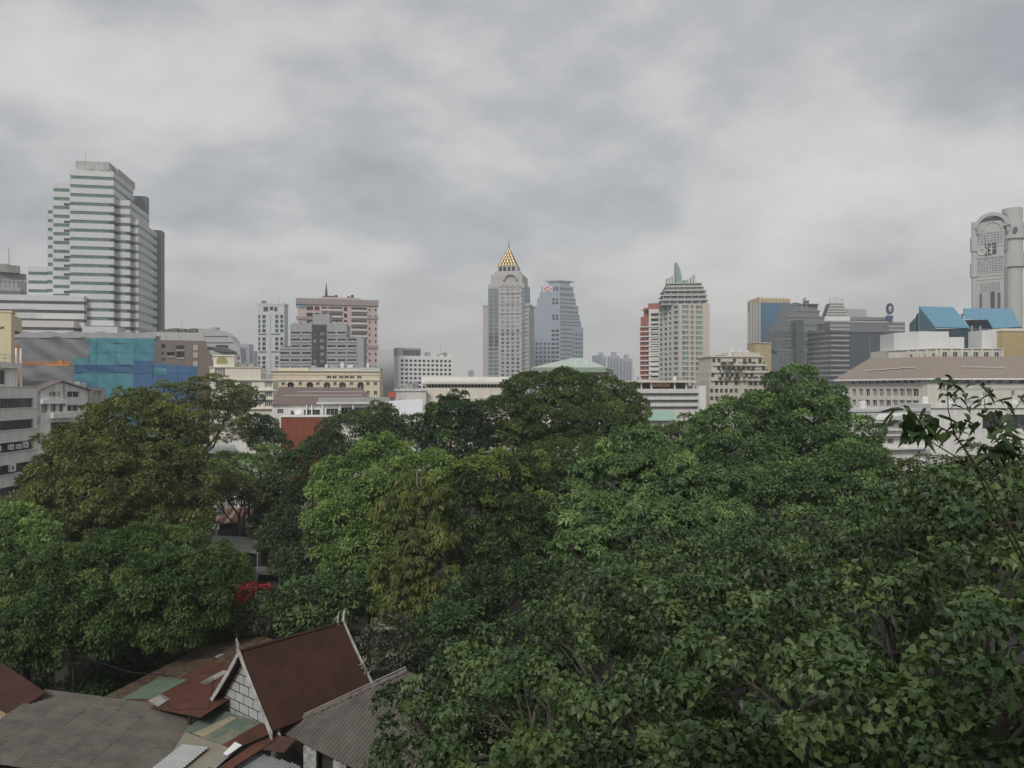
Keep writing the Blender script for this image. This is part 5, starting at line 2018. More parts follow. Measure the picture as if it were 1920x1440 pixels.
# ------------------------------------------------------------------ tall pale tower at right edge
def right_tower():
    d = 480
    b = root('pale_pillar_tower', 'tall pale tower with round corner pillars and arched crown', 'tower', X(1870, d), d)
    st = surf('tower_pale_grey', (.46, .47, .46), var=.04, scale=.05, streak=.05)
    st2 = surf('tower_bay_grey', (.40, .41, .405), var=.04, scale=.05)  # slightly darker grey for the lower bay
    z = lambda py: Z(py, d)
    f = Face((1830, d + 10), (1883, d))
    m = MB()
    zt = z(412)
    Rg = []
    def gr(y0, y1, nx, nz, a=.04, c=.96, fw=.7, fh=.65):
        Rg.extend(grid(f.L * a, f.L * c, nx, fw, z(y1), z(y0), nz, fh))
    gr(432, 456, 8, 5); gr(478, 508, 9, 7); gr(528, 546, 7, 5, .15, .85); gr(552, 578, 3, 6, .62, .8, .6, .6)
    R = holes(m, f, 0, zt, Rg, .35)
    m.poly([(p[0], p[1], zt) for p in f.back(26)])
    m.build('wall', st, b)
    panes(b, f, R, [surf('tower_pane', (.33, .345, .34), var=.1), G_GREY], dep=.3, single=False) if False else panes(b, f, R, [glass('tower_pale_glass', (.27, .29, .29), rough=.3)], dep=.3, single=False)
    # opening with letters
    for i, (a, c) in enumerate(((1846.5, 1850), (1852, 1858.5), (1860.5, 1868))):
        m = MB(); fbox(m, f, f.u(a), f.u(c), z(477 - i), z(455 - i), .02, .12); m.build('sign_recess', G_DARK, b)
    textmesh('sign_lettering', '05F', 7.5, st, f.p(f.u(1853), z(466), .25), (math.pi / 2, 0, math.atan2(f.t[1], f.t[0])), b, depth=.15, xs=.75) if False else None
    m = MB()
    # ring ornament and bars like figures on the sign
    def ringseg(uc, zc, r0, r1, a0, a1, n, o0, o1, sq=1.0):
        for s in range(n):
            b0, b1 = a0 + (a1 - a0) * s / n, a0 + (a1 - a0) * (s + 1) / n
            q = [(uc + r * math.cos(t), zc + sq * r * math.sin(t)) for r, t in ((r0, b0), (r1, b0), (r1, b1), (r0, b1))]
            m.hexa([f.p(u, zz, o1) for u, zz in q], [f.p(u, zz, o0) for u, zz in q])
    ringseg(f.u(1841), z(467), 1.5, 2.4, 0, 2 * math.pi, 14, .02, .5, 1.1)
    ringseg(f.u(1855), z(467), 1.0, 1.9, -1.6, 1.6, 8, .14, .5)
    fbox(m, f, f.u(1863), f.u(1866), z(465), z(463.5), .14, .5); fbox(m, f, f.u(1859), f.u(1860.2), z(476), z(454), .02, .6); fbox(m, f, f.u(1850.4), f.u(1851.7), z(477), z(455), .02, .6)
    m.build('sign_figure', surf('sign_offwhite', (.56, .56, .54)), b)
    # arch crown
    m = MB()
    uc = f.u(1860)
    ringseg(uc, z(424), 7.6, 9.8, 0.05, math.pi - .05, 14, -2, 1.6, .95)
    ringseg(uc, z(428), 4.6, 5.4, 0.0, math.pi, 12, .02, .5, 1.0)
    fbox(m, f, f.u(1830.5), uc - 7.8, z(425), z(420), -1, 1.6); fbox(m, f, uc + 8.0, f.L, z(424), z(418), -1, 1.6)
    for u in (f.u(1833), uc - 8.2, uc + 8.2):
        fbox(m, f, u, u + .9, z(434), z(425), 0, 1.2)
    for py in (458, 479, 508, 514, 521):
        fbox(m, f, 0, f.L, z(py + 1), z(py), .02, .3)
    m.build('crown_arch', st, b)
    m = MB(); m.hexa([f.p(.3, zt, -1), f.p(f.L + .5, zt, -1), f.p(f.L + .5, z(399), -1), f.p(.3, z(408), -1)], [f.p(.3, zt, -5), f.p(f.L + .5, zt, -5), f.p(f.L + .5, z(399), -5), f.p(.3, z(408), -5)]); m.build('crown_block', surf('crown_dark', (.12, .13, .13)), b)
    # lower bay
    m = MB(); fbox(m, f, f.u(1838.5), f.u(1877), 0, z(545), .02, 1.0); m.build('lower_bay', st2, b)
    for a, c in ((1838.5, 1841.5), (1871, 1876), (1858, 1866)):
        m = MB(); fbox(m, f, f.u(a), f.u(c), 0, z(548 if a != 1858 else 545.5), 1.02, 1.3); m.build('bay_strip', M_DGREY if a != 1858 else G_GREY, b)
    # pillars
    def pillar(px, r, top, dd, belts):
        m = MB(); n = 20
        cx, cy = X(px, dd), dd
        ring = [(cx + r * math.cos(2 * math.pi * k / n), cy + r * math.sin(2 * math.pi * k / n)) for k in range(n)]
        m.prism(ring, 0, z(top))
        m.build('pillar', st, b, smooth=False)
        m = MB()
        for py0, py1, k in belts:
            ring = [(cx + r * k * math.cos(2 * math.pi * q / n), cy + r * k * math.sin(2 * math.pi * q / n)) for q in range(n)]
            m.prism(ring, z(py1), z(py0)); m.poly([(p[0], p[1], z(py1)) for p in reversed(ring)])
        m.build('pillar_belt', st, b)
    pillar(1898, 5.6, 389, d + 4, [(418, 447, 1.24), (472, 500, 1.24)])
    pillar(1826.5, 1.5, 410, d + 11, [(439, 466, 1.5), (489, 515, 1.5)])
    m = MB(); q = W(1904, 431, d - 3.2); n = 5
    m.poly([(q.x + 1.7 * math.cos(math.pi / 2 + 2 * math.pi * k / n + math.pi / 5), q.y, q.z + 2.2 * math.sin(math.pi / 2 + 2 * math.pi * k / n + math.pi / 5)) for k in range(n)])
    m.build('emblem', surf('emblem_green', (.07, .11, .10)), b)
    m = MB(); fb2 = Face((1884, d + .5), (1889, d - .6)); fbox(m, fb2, 0, fb2.L, 0, z(500), -.5, .3); fbox(m, fb2, 0, fb2.L * .8, z(470), z(447), -.5, .3); m.build('flute', surf('flute_grey', (.26, .27, .27)), b)


right_tower()


# ------------------------------------------------------------------ blue-roofed glass building
def blue_roofs():
    d = 285
    z = lambda py: Z(py, d)
    b = root('blue_roofed_block', 'glass block with two steep bright blue roof wedges', 'building', X(1810, d), d)
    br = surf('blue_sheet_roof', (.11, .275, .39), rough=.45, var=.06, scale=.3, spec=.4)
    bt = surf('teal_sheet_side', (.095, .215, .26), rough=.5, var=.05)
    gb = glass('deep_teal_glass', (.022, .055, .075), var=.25)
    def P(px, py, o=0.0):
        dd = d + o
        return W(px, py, dd)
    # left wedge: ridge (1723,574)-(1788,575.5), eave (1754,614)-(1818,615)
    m = MB()
    A, B2, C, D = P(1723, 574, 12), P(1788, 576, 12), P(1818, 615, 0), P(1754, 613, 0)
    lo = [A, D, C, B2]
    m.hexa(lo, [p - Vector((0, -.3, .3)) for p in lo]); m.build('roof', br, b)
    m = MB(); E = Vector((A.x, A.y, P(1723, 621, 12).z)); G = Vector((D.x, D.y, P(1754, 621, 0).z))
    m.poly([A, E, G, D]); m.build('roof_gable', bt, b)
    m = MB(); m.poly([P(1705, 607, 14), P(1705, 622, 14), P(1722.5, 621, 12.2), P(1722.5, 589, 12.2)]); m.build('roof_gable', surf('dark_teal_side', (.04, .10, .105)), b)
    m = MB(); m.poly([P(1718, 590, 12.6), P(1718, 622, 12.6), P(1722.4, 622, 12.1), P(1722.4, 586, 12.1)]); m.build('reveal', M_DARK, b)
    # right wedge
    m = MB()
    lo = [P(1806, 578, 14), P(1852, 599, 5), P(1862, 615.5, -2), P(1916, 613, -2), P(1893, 578.5, 14)]
    m.poly(lo); m.poly([p - Vector((0, -.3, .35)) for p in reversed(lo)])
    lo2 = [P(1806, 578, 14.1), P(1818, 592, 9), P(1812, 598.6, 5.1), P(1852, 599, 5.05)]
    m.poly([P(1806, 578, 14.05), P(1808, 599, 5.4), P(1852, 599, 5.02)])
    m.build('roof', br, b)
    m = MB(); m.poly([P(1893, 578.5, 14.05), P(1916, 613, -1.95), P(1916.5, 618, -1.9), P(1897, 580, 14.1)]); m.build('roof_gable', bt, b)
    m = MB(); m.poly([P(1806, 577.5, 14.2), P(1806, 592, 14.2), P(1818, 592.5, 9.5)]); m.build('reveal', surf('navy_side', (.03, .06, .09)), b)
    # dark glazed body
    m = MB(); m.prism([tuple(P(1754, 0, .8))[:2], tuple(P(1916, 0, .8))[:2], tuple(P(1912, 0, 26))[:2], tuple(P(1722, 0, 26))[:2]], 0, z(616)); m.build('glazing', gb, b)
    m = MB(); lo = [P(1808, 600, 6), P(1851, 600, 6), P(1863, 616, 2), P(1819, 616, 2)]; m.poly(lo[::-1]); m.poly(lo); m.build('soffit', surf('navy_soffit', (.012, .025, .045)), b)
    m = MB()
    for k in range(14):
        px = 1756 + k * 6
        m.box(*(lambda q: (q.x - .08, q.x + .08, q.y - .2, q.y, 20, z(617)))(P(px, 0, .75)))
    m.build('mullion', surf('mullion_teal', (.05, .10, .13)), b, kind='stuff')
    m = MB(); m.prism([tuple(P(1788, 0, 15))[:2], tuple(P(1806, 0, 15))[:2], tuple(P(1806, 0, 22))[:2], tuple(P(1788, 0, 22))[:2]], z(616), z(581)); m.build('link_block', M_WHITE, b)
    m = MB()
    for px in (1822, 1838):
        q = P(px, 640, -2.2)
        m.tube([(q.x, q.y, z(640)), (q.x, q.y, z(612))], [.35, .35], 8)
    m.build('vent_stack', surf('pale_vent', (.30, .36, .38)), b)
    # yellow neighbour at the frame edge
    fy = Face((1880, 232), (1975, 236))
    c = root('ochre_block', 'plain ochre yellow block above the tiled white building', 'building', *(fy.A + fy.B) / 2)
    m = MB(); m.prism(fy.back(5), 0, fy.z(1900, 621)); m.build('wall', surf('ochre_paint', (.46, .36, .19), var=.06, scale=.2, streak=.06), c)
    m = MB(); fbox(m, fy, -.25, fy.L, fy.z(1900, 621), fy.z(1900, 616), -5.2, .25); m.build('parapet', M_CREAM2, c)
    m = MB(); fbox(m, fy, 0, fy.L, fy.z(1900, 675), fy.z(1900, 674), 0, .1); m.build('joint', M_CREAM, c)


blue_roofs()


# ------------------------------------------------------------------ white building with brown hipped roof
def tiled_white():
    d = 205
    b = root('tiled_white_building', 'white building with broad brown tiled roof and deep windows', 'building', X(1750, d), d)
    wl_ = surf('warm_white_render', (.66, .635, .57), var=.06, scale=.3, streak=.1)
    cn = (X(1737, d), d)
    fl = Face((X(1579, d + 24), d + 24), cn, raw=True)
    fr = Face(cn, (X(1990, d + 1), d + 1), raw=True)
    ze = Z(708, d)
    wall = MB()
    u = lambda px: fl.u(px)
    R1 = []
    for i in range(10):
        px = 1597.5 + i * (1723 - 1597) / 10 + 0
        w = 6.2 + i * .45
        uu = fl.u(px)
        R1.append((uu, fl.u(px + w + 1.2), Z(742.5, d + 11), Z(729, d + 11)))
    R2 = [(a, c, Z(761, d + 11), Z(750, d + 11)) for a, c, _, _ in R1]
    R0 = [(a - .1, c + .3, Z(718.6, d + 11), Z(713.2, d + 11)) for a, c, _, _ in R1]
    A = holes(wall, fl, 0, ze, R1 + R2 + R0, .55)
    RR = [(fr.u(1765), fr.u(1779), Z(764, d), Z(750, d)), (fr.u(1786), fr.u(1792), Z(760, d), Z(750, d))]
    RR += [(fr.u(1760 + i * 20.5), fr.u(1777 + i * 20.5), Z(719, d), Z(712, d)) for i in range(9)]
    Bq = holes(wall, fr, 0, ze, RR, .55)
    wall.build('wall', wl_, b)
    panes(b, fl, A[:20], [G_GREY, G_CURT, G_CURT], M_WHITE, dep=.5, nx=2, fw=.1)
    panes(b, fl, A[20:], [G_DARK], dep=.5, name='vent_opening')
    panes(b, fr, Bq, [G_DARK], dep=.5)
    m = MB(); fbox(m, fl, fl.L - .9, fl.L - .02, 0, ze, .0, .35); fbox(m, fr, .02, 3.2, 0, ze, .0, .3); m.build('corner_pilaster', wl_, b)
    # brackets under the eaves
    for ff, n in ((fl, 13), (fr, 13)):
        for i in range(n):
            m = MB(); uu = .6 + i * (ff.L - 1.2) / (n - 1)
            m.hexa([ff.p(uu, ze - 1.5, .05), ff.p(uu + .25, ze - 1.5, .05), ff.p(uu + .25, ze - .25, .05), ff.p(uu, ze - .25, .05)],
                   [ff.p(uu, ze - .55, 1.3), ff.p(uu + .25, ze - .55, 1.3), ff.p(uu + .25, ze - .25, 1.3), ff.p(uu, ze - .25, 1.3)])
            m.build('eave_bracket', M_WHITE2, b)
    # hip roof with overhang
    ov = 1.5
    e0 = np.array(fl.A) + fl.n * ov - fl.t * 1.5
    corner = np.array(cn) + fl.n * ov * .75 + fr.n * ov * .75
    e1 = np.array(fr.B) + fr.n * ov
    zr = Z(669, d + 22)
    r0 = np.array((X(1630, d + 34), d + 34)); r1 = np.array((X(1755, d + 20), d + 20)); r2 = np.array((X(1990, d + 20), d + 20))
    mt = surf('taupe_roof_tiles', (.285, .235, .195), var=.12, scale=.8, bump=.3)
    m = MB()
    zl = ze - .15
    m.poly([(*e0, zl), (*corner, zl), (*r1, zr), (*r0, zr)]); m.poly([(*corner, zl), (*e1, zl), (*r2, zr), (*r1, zr)])
    bk = np.array((e0[0] + 14, e0[1] + 26)); m.poly([(*bk, zl), (*e0, zl), (*r0, zr)])
    m.poly([(*corner, zl - .18), (*e0, zl - .18), (*e0, zl), (*corner, zl)][::-1]); m.poly([(*e1, zl - .18), (*corner, zl - .18), (*corner, zl), (*e1, zl)][::-1])
    m.poly([(*e0, zl - .17), (*fl.A, zl - .17), (*cn, zl - .17), (*corner, zl - .17)]); m.poly([(*corner, zl - .17), (*cn, zl - .17), (*fr.B, zl - .17), (*e1, zl - .17)])
    m.build('roof', mt, b)
    # eave trim and dormer vents
    m = MB()
    for a, c in ((e0, corner), (corner, e1)):
        ff = Face(tuple(a), tuple(c), raw=True); fbox(m, ff, 0, ff.L, zl - .45, zl - .02, -.1, .12)
    m.build('eave_trim', M_WHITE2, b)
    def vent(plane, px0, py0, px1, py1):
        n = 7
        for i in range(n):
            a = plane.at(px0 + (px1 - px0) * i / n, py0 + (py1 - py0) * i / n); c = plane.at(px0 + (px1 - px0) * (i + .8) / n, py0 + (py1 - py0) * (i + .8) / n)
            ff = Face((a.x, a.y), (c.x, c.y), raw=True)
            m = MB(); fbox(m, ff, 0, ff.L, a.z + .28, a.z + .46, -1.0, .2); m.build('dormer_vent', M_WHITE2, b)
            m = MB(); fbox(m, ff, .08, ff.L - .08, a.z - .1, a.z + .28, -.9, .05); m.build('dormer_louvre', M_DGREY, b)
    vent(Plane((*e0, zl), (*corner, zl), (*r1, zr)), 1622, 697, 1716, 690.5); vent(Plane((*corner, zl), (*e1, zl), (*r1, zr)), 1802, 690.5, 1884, 691.5)
    # upper white volume
    fu0 = Face((X(1666, d + 34), d + 34), (X(1762, d + 22), d + 22), raw=True); fu1 = Face(fu0.B, (X(1880, d + 24), d + 24), raw=True)
    zu, zk = Z(660.5, d + 25), Z(651, d + 25)
    m = MB()
    RA = grid(fu0.L * .38, fu0.L * .95, 4, .35, Z(669, d + 25), Z(663, d + 25), 1, .9)
    RB = grid(fu1.L * .0, fu1.L * .99, 6, .46, Z(672, d + 23), Z(660, d + 23), 1, .95)
    zt2 = Z(653, d + 23)
    RA = holes(m, fu0, 10, zt2, RA, .35); RB = holes(m, fu1, 10, zt2, RB, .35)
    pl = [tuple(fu0.A), tuple(fu0.B), tuple(fu1.B), (fu1.B[0], fu1.B[1] + 12), (fu0.A[0], fu0.A[1] + 12)]
    m.poly([(p[0], p[1], zt2) for p in pl]); holes(m, Face((fu0.A[0], fu0.A[1] + 12), tuple(fu0.A), raw=True), 10, zt2, [])
    for ff in (fu0, fu1):
        fbox(m, ff, -.3, ff.L + .3, Z(654.5, d + 23), zt2 + .01, .0, .45)
    m.build('upper_wall', wl_, b)
    panes(b, fu0, RA, [G_GREY, G_DARK], M_WHITE2, dep=.3, nx=2); panes(b, fu1, RB, [G_DARK], M_WHITE2, dep=.3, nx=2, fw=.12)
    m = MB()
    for i in range(7):
        uu = .2 + i * (fu1.L - .6) / 6
        fbox(m, fu1, uu - .3, uu + .5, Z(674, d + 23), Z(654.6, d + 23), .0, .3)
    for i in range(4):
        uu = fu0.L * .4 + i * fu0.L * .18
        fbox(m, fu0, uu - .3, uu + .5, Z(674, d + 24), Z(654.6, d + 24), .0, .3)
    m.build('pilaster', wl_, b)
    m = MB()
    g0 = Face((X(1676, d + 36), d + 36), (X(1725, d + 30), d + 30), raw=True); g1 = Face(g0.B, (X(1779, d + 30), d + 30), raw=True)
    m.prism([tuple(g0.A), tuple(g0.B), tuple(g1.B), (g1.B[0], g1.B[1] + 9), (g0.A[0], g0.A[1] + 9)], zt2, Z(622, d + 31))
    g2 = Face((1779.2, d + 31), (1808, d + 31)); m.prism(g2.back(7), zt2, Z(632, d + 31)); g3 = Face((1841, d + 29), (1884, d + 29)); m.prism(g3.back(7), zt2, Z(619, d + 29))
    scr = surf('cool_screen_white', (.62, .63, .63), var=.05, scale=.2, streak=.08)
    m.build('parapet_screen', surf('cool_screen_white', (.62, .63, .63), var=.05, scale=.2, streak=.08), b)
    # low white roofs and walls in front of it
    fw_ = Face((1560, 170), (1745, 176))
    c = root('white_low_block', 'low white block with pale roof edge below tiled building', 'building', *(fw_.A + fw_.B) / 2)
    m = MB(); m.prism(fw_.back(12), 0, fw_.z(1650, 772)); fbox(m, fw_, -.3, fw_.L + .3, fw_.z(1650, 772), fw_.z(1650, 766), -12, .3); m.build('wall', surf('low_white', (.60, .605, .60), var=.06, streak=.1), c)
    m = MB(); fbox(m, fw_, fw_.u(1596), fw_.u(1612), fw_.z(1600, 786), fw_.z(1600, 778), .02, .1); m.build('window', G_GREY, c)
    clutter(c, fw_, fw_.z(1650, 766), 6, 17, -7, -2)
    fw_ = Face((1745, 150), (1960, 152))
    c = root('terrace_block', 'low white terrace block with flat slabs behind leafy branches', 'building', *(fw_.A + fw_.B) / 2)
    m = MB()
    R = grid(fw_.u(1840), fw_.u(1930), 2, .9, fw_.z(1880, 806), fw_.z(1880, 775), 1, .85)
    R = holes(m, fw_, 0, fw_.z(1850, 765), R, .5); m.poly([(p[0], p[1], fw_.z(1850, 765)) for p in fw_.back(10)]); fbox(m, fw_, -.2, fw_.L, fw_.z(1850, 765), fw_.z(1850, 757), -10, .4)
    m.build('wall', M_DIRTY, c); panes(c, fw_, R, [G_DARK], M_MGREY, dep=.45, nx=3)
    clutter(c, fw_, fw_.z(1850, 757), 7, 16, -7, -2)
    m = MB(); q = [W(1838, 741, 158), W(1920, 741, 158), W(1990, 741, 158)]
    fq = Face((1800, 160), (1990, 161)); fbox(m, fq, 0, fq.L, fq.z(1850, 732), fq.z(1850, 727), -6, 1); m.build('canopy', M_GREY, c)
    m = MB()
    for px in (1806, 1850, 1900, 1950):
        fbox(m, fq, fq.u(px), fq.u(px) + .35, fw_.z(1850, 758), fq.z(1850, 732), -.6, -.2)
    m.build('canopy_post', M_WHITE, c)
    fw_ = Face((1634, 112), (1735, 115))
    c = root('white_balcony_house', 'white balconied house with shaded openings beyond the treetops', 'house', *(fw_.A + fw_.B) / 2)
    m = MB()
    R = [fw_.rect(1640, 793, 1676, 800), fw_.rect(1634, 822, 1646, 832), fw_.rect(1652, 822, 1662, 832), fw_.rect(1664, 822, 1676, 832), fw_.rect(1690, 822, 1715, 834), fw_.rect(1685, 793, 1720, 803), fw_.rect(1700, 860, 1720, 880)]
    R = holes(m, fw_, 0, fw_.z(1660, 790), R, .6); m.poly([(p[0], p[1], fw_.z(1660, 790)) for p in fw_.back(9)]); holes(m, fw_.lside(9), 0, fw_.z(1660, 790), [])
    for py in (789, 804, 814, 840):
        fbox(m, fw_, -.4, fw_.L, fw_.z(1660, py + 3), fw_.z(1660, py), .0, .9)
    m.build('wall', M_DIRTY, c); panes(c, fw_, R, [G_DARK], M_WHITE2, dep=.5, nx=3, fw=.12)
    m = MB(); a = [W(1640, 786, 111), W(1700, 776, 111), W(1704, 772, 118), W(1648, 776, 118)]; m.hexa(a, [p - Vector((0, 0, .15)) for p in a]); m.build('canopy', M_WHITE, c)


tiled_white()


# white terraced block and green roof in the middle distance
def banded_low():
    d = 205
    f = Face((1180, d), (1322, d + 3))
    b = root('banded_low_block', 'low white block with long shaded galleries and rooftop awning', 'building', *(f.A + f.B) / 2)
    m = MB()
    R = [(f.u(1186), f.u(1312), f.z(1250, a), f.z(1250, c)) for a, c in ((743.5, 737), (755.5, 749.5), (768, 762))]
    R = holes(m, f, 0, f.z(1250, 729), R, 1.2)
    m.poly([(p[0], p[1], f.z(1250, 729)) for p in f.back(14)]); holes(m, f.side(14), 0, f.z(1250, 729), [])
    m.build('wall', surf('gallery_white', (.64, .635, .62), var=.07, streak=.1), b)
    for r in R:
        n = 9; w = (r[1] - r[0]) / n
        panes(b, f, [(r[0] + i * w, r[0] + (i + 1) * w, r[2], r[3]) for i in range(n)], [G_DARK, G_GREY], M_GREY, dep=1.1, nx=3)
    m = MB()
    for r in R:
        for i in range(40):
            u = r[0] + (r[1] - r[0]) * i / 39
            fbox(m, f, u - .03, u + .03, r[2], r[2] + .5, -.1, -.04)
    m.build('gallery_rail', M_WHITE, b, kind='stuff')
    m = MB(); fbox(m, f, f.u(1185), f.u(1307), f.z(1250, 717), f.z(1250, 713.5), -9, -.5); m.build('roof_slab', M_CREAM2, b)
    m = MB()
    for px in (1186, 1205, 1224, 1268, 1290, 1304):
        fbox(m, f, f.u(px), f.u(px + 2.2), f.z(1250, 729), f.z(1250, 717), -2, -1.5)
    m.build('roof_post', M_CREAM2, b)
    m = MB(); fbox(m, f, f.u(1224), f.u(1262), f.z(1250, 725), f.z(1250, 718), -4, -2.4); m.build('awning', surf('awning_orange', (.42, .24, .15), var=.2), b)
    m = MB(); fbox(m, f, f.u(1187), f.u(1304), f.z(1250, 729), f.z(1250, 717.1), -6, -5.5); m.build('roof_recess', M_DGREY, b)
    m = MB(); fbox(m, f, f.u(1310), f.L + .1, 0, f.z(1310, 723), -10, .4); m.build('stair_tower', M_WHITE, b)
    clutter(b, f, f.z(1250, 713.5), 7, 13, -7, -2, f.u(1190), f.u(1304))
    d2 = 148
    c = root('green_sheet_shed', 'shed with flat pale green sheet roof between treetops', 'shed', X(1236, d2), d2)
    m = MB(); a = [W(1205, 787, d2 - 8), W(1268, 787, d2 - 8), W(1262, 769, d2 + 2), W(1214, 769, d2 + 2)]
    m.hexa(a, [p - Vector((0, 0, .2)) for p in a]); m.build('roof', surf('mint_sheet', (.30, .45, .36), var=.08), c)
    m = MB(); m.prism([(X(1210, d2 - 7), d2 - 7), (X(1264, d2 - 7), d2 - 7), (X(1260, d2), d2), (X(1214, d2), d2)], 0, Z(788, d2 - 8) - .3); m.build('wall', M_DIRTY, c)


banded_low()

# ------------------------------------------------------------------ near roofs
def corr_mat(name, col, rnd=0.25, stain=0.35, rough=0.85):
    m = surf(name, col, rough=rough, var=stain, scale=1.3, streak=0.0)
    T = m.node_tree
    p = T.nodes['Principled BSDF']
    src = p.inputs['Base Color'].links[0].from_socket
    oi = nd(T, 'ShaderNodeObjectInfo')
    mr = nd(T, 'ShaderNodeMapRange')
    T.links.new(oi.outputs['Random'], mr.inputs[0])
    mr.inputs[3].default_value = 1 - rnd; mr.inputs[4].default_value = 1 + rnd
    vm = nd(T, 'ShaderNodeVectorMath', operation='SCALE')
    T.links.new(src, vm.inputs[0]); T.links.new(mr.outputs[0], vm.inputs['Scale'])
    T.links.new(vm.outputs[0], p.inputs['Base Color'])
    return m


def corr_sheet_mesh(name, lu, lv, waves, amp, mat, clip=None, u0=0, v0=0):
    """corrugated sheet: u along the flutes, v across them"""
    n = waves * 4
    vs, fs = [], []
    for k in range(n + 1):
        v = lv * k / n
        h = amp * (-1.0, .45, .8, .45)[k % 4]
        ua, ub = 0.0, lu
        if clip is not None:
            ua, ub = clip(v0 + v, u0, u0 + lu)
            ua -= u0; ub -= u0
        vs += [(ua, v, h), (ub, v, h)]
    for k in range(n):
        a = 2 * k
        fs.append((a, a + 1, a + 3, a + 2))
    me = bpy.data.meshes.new(name)
    me.from_pydata(vs, [], fs)
    me.materials.append(mat)
    return me


def axes_matrix(o, eu, ev):
    from mathutils import Matrix
    eu = eu.normalized(); en = eu.cross(ev).normalized(); ev = en.cross(eu)
    if en.z < 0:
        en = -en
    return Matrix(((eu.x, ev.x, en.x, o.x), (eu.y, ev.y, en.y, o.y), (eu.z, ev.z, en.z, o.z), (0, 0, 0, 1)))


def corr_roof(parent, O, eu, ev, Lu, Lv, nu, nv, mat, amp=.03, pitch=.17, seed=0, clip=None, lap=.12, tilt=.012):
    """roof slope laid with overlapping corrugated sheets; every sheet is a part"""
    r = random.Random(seed)
    lu, lv = Lu / nu, Lv / nv
    waves = max(2, round(lv / pitch))
    shared = None if clip else corr_sheet_mesh('roof_sheet', lu + lap, lv, waves, amp, mat)
    eu, ev = eu.normalized(), ev.normalized()
    en = eu.cross(ev).normalized()
    if en.z < 0:
        en = -en
    o0 = ORIGIN[parent.name]
    for i in range(nu):
        for j in range(nv):
            if clip:
                c0, c1 = clip(lv * (j + .5), i * lu, (i + 1) * lu + lap)
                if c1 - c0 < .02:
                    continue
                me = corr_sheet_mesh('roof_sheet', lu + lap, lv, waves, amp, mat, clip, i * lu, j * lv)
            else:
                me = shared
            ob = bpy.data.objects.new('roof_sheet', me)
            p = O + eu * (i * lu) + ev * (j * lv) + en * (r.uniform(0, .012) + (nu - i) * .006)
            M = axes_matrix(p - o0, eu + en * r.uniform(0, tilt), ev + en * r.uniform(-tilt, tilt) * .5)
            ob.matrix_basis = M
            COL.objects.link(ob)
            ob.parent = parent


def panel(parent, plane, pts, mat, up=.02, name='roof_sheet', th=.03):
    P = [plane.at(a, c, up) for a, c in pts]
    m = MB()
    m.poly(P)
    m.poly([p - plane.n * th for p in reversed(P)])
    for i in range(len(P)):
        j = (i + 1) % len(P)
        m.poly([P[j], P[i], P[i] - plane.n * th, P[j] - plane.n * th])
    return m.build(name, mat, parent)


RUST = surf('rust_brown_sheet', (.085, .034, .024), rough=.75, var=.25, scale=1.0, col2=(.125, .048, .030), patch=.9)
BROWN = surf('brown_sheet', (.044, .0185, .0140), rough=.75, var=.18, scale=1.2, col2=(.060, .0225, .0155), patch=.7, bump=.15)
LITTER = surf('leaf_litter_sheet', (.125, .09, .055), rough=.9, var=.4, scale=2.5, col2=(.065, .036, .024), patch=2.2, bump=.4)
GREEN_S = surf('faded_green_sheet', (.125, .17, .13), rough=.7, var=.12, scale=1.5)
CREAM_S = surf('faded_cream_sheet', (.25, .23, .175), rough=.8, var=.15, scale=1.2)
PALE_S = surf('pale_sheet', (.32, .31, .28), rough=.7, var=.12, scale=1.5)
CORR = corr_mat('corrugated_cement', (.125, .113, .10), rnd=.08, stain=.3)
CORR_L = corr_mat('corrugated_pale', (.27, .28, .285), rnd=.12, stain=.15)
WOODD = surf('dark_timber', (.035, .026, .02), var=.3, scale=3)
WPAINT = surf('peeling_white_paint', (.50, .50, .48), var=.2, scale=3, col2=(.30, .30, .28), patch=4)


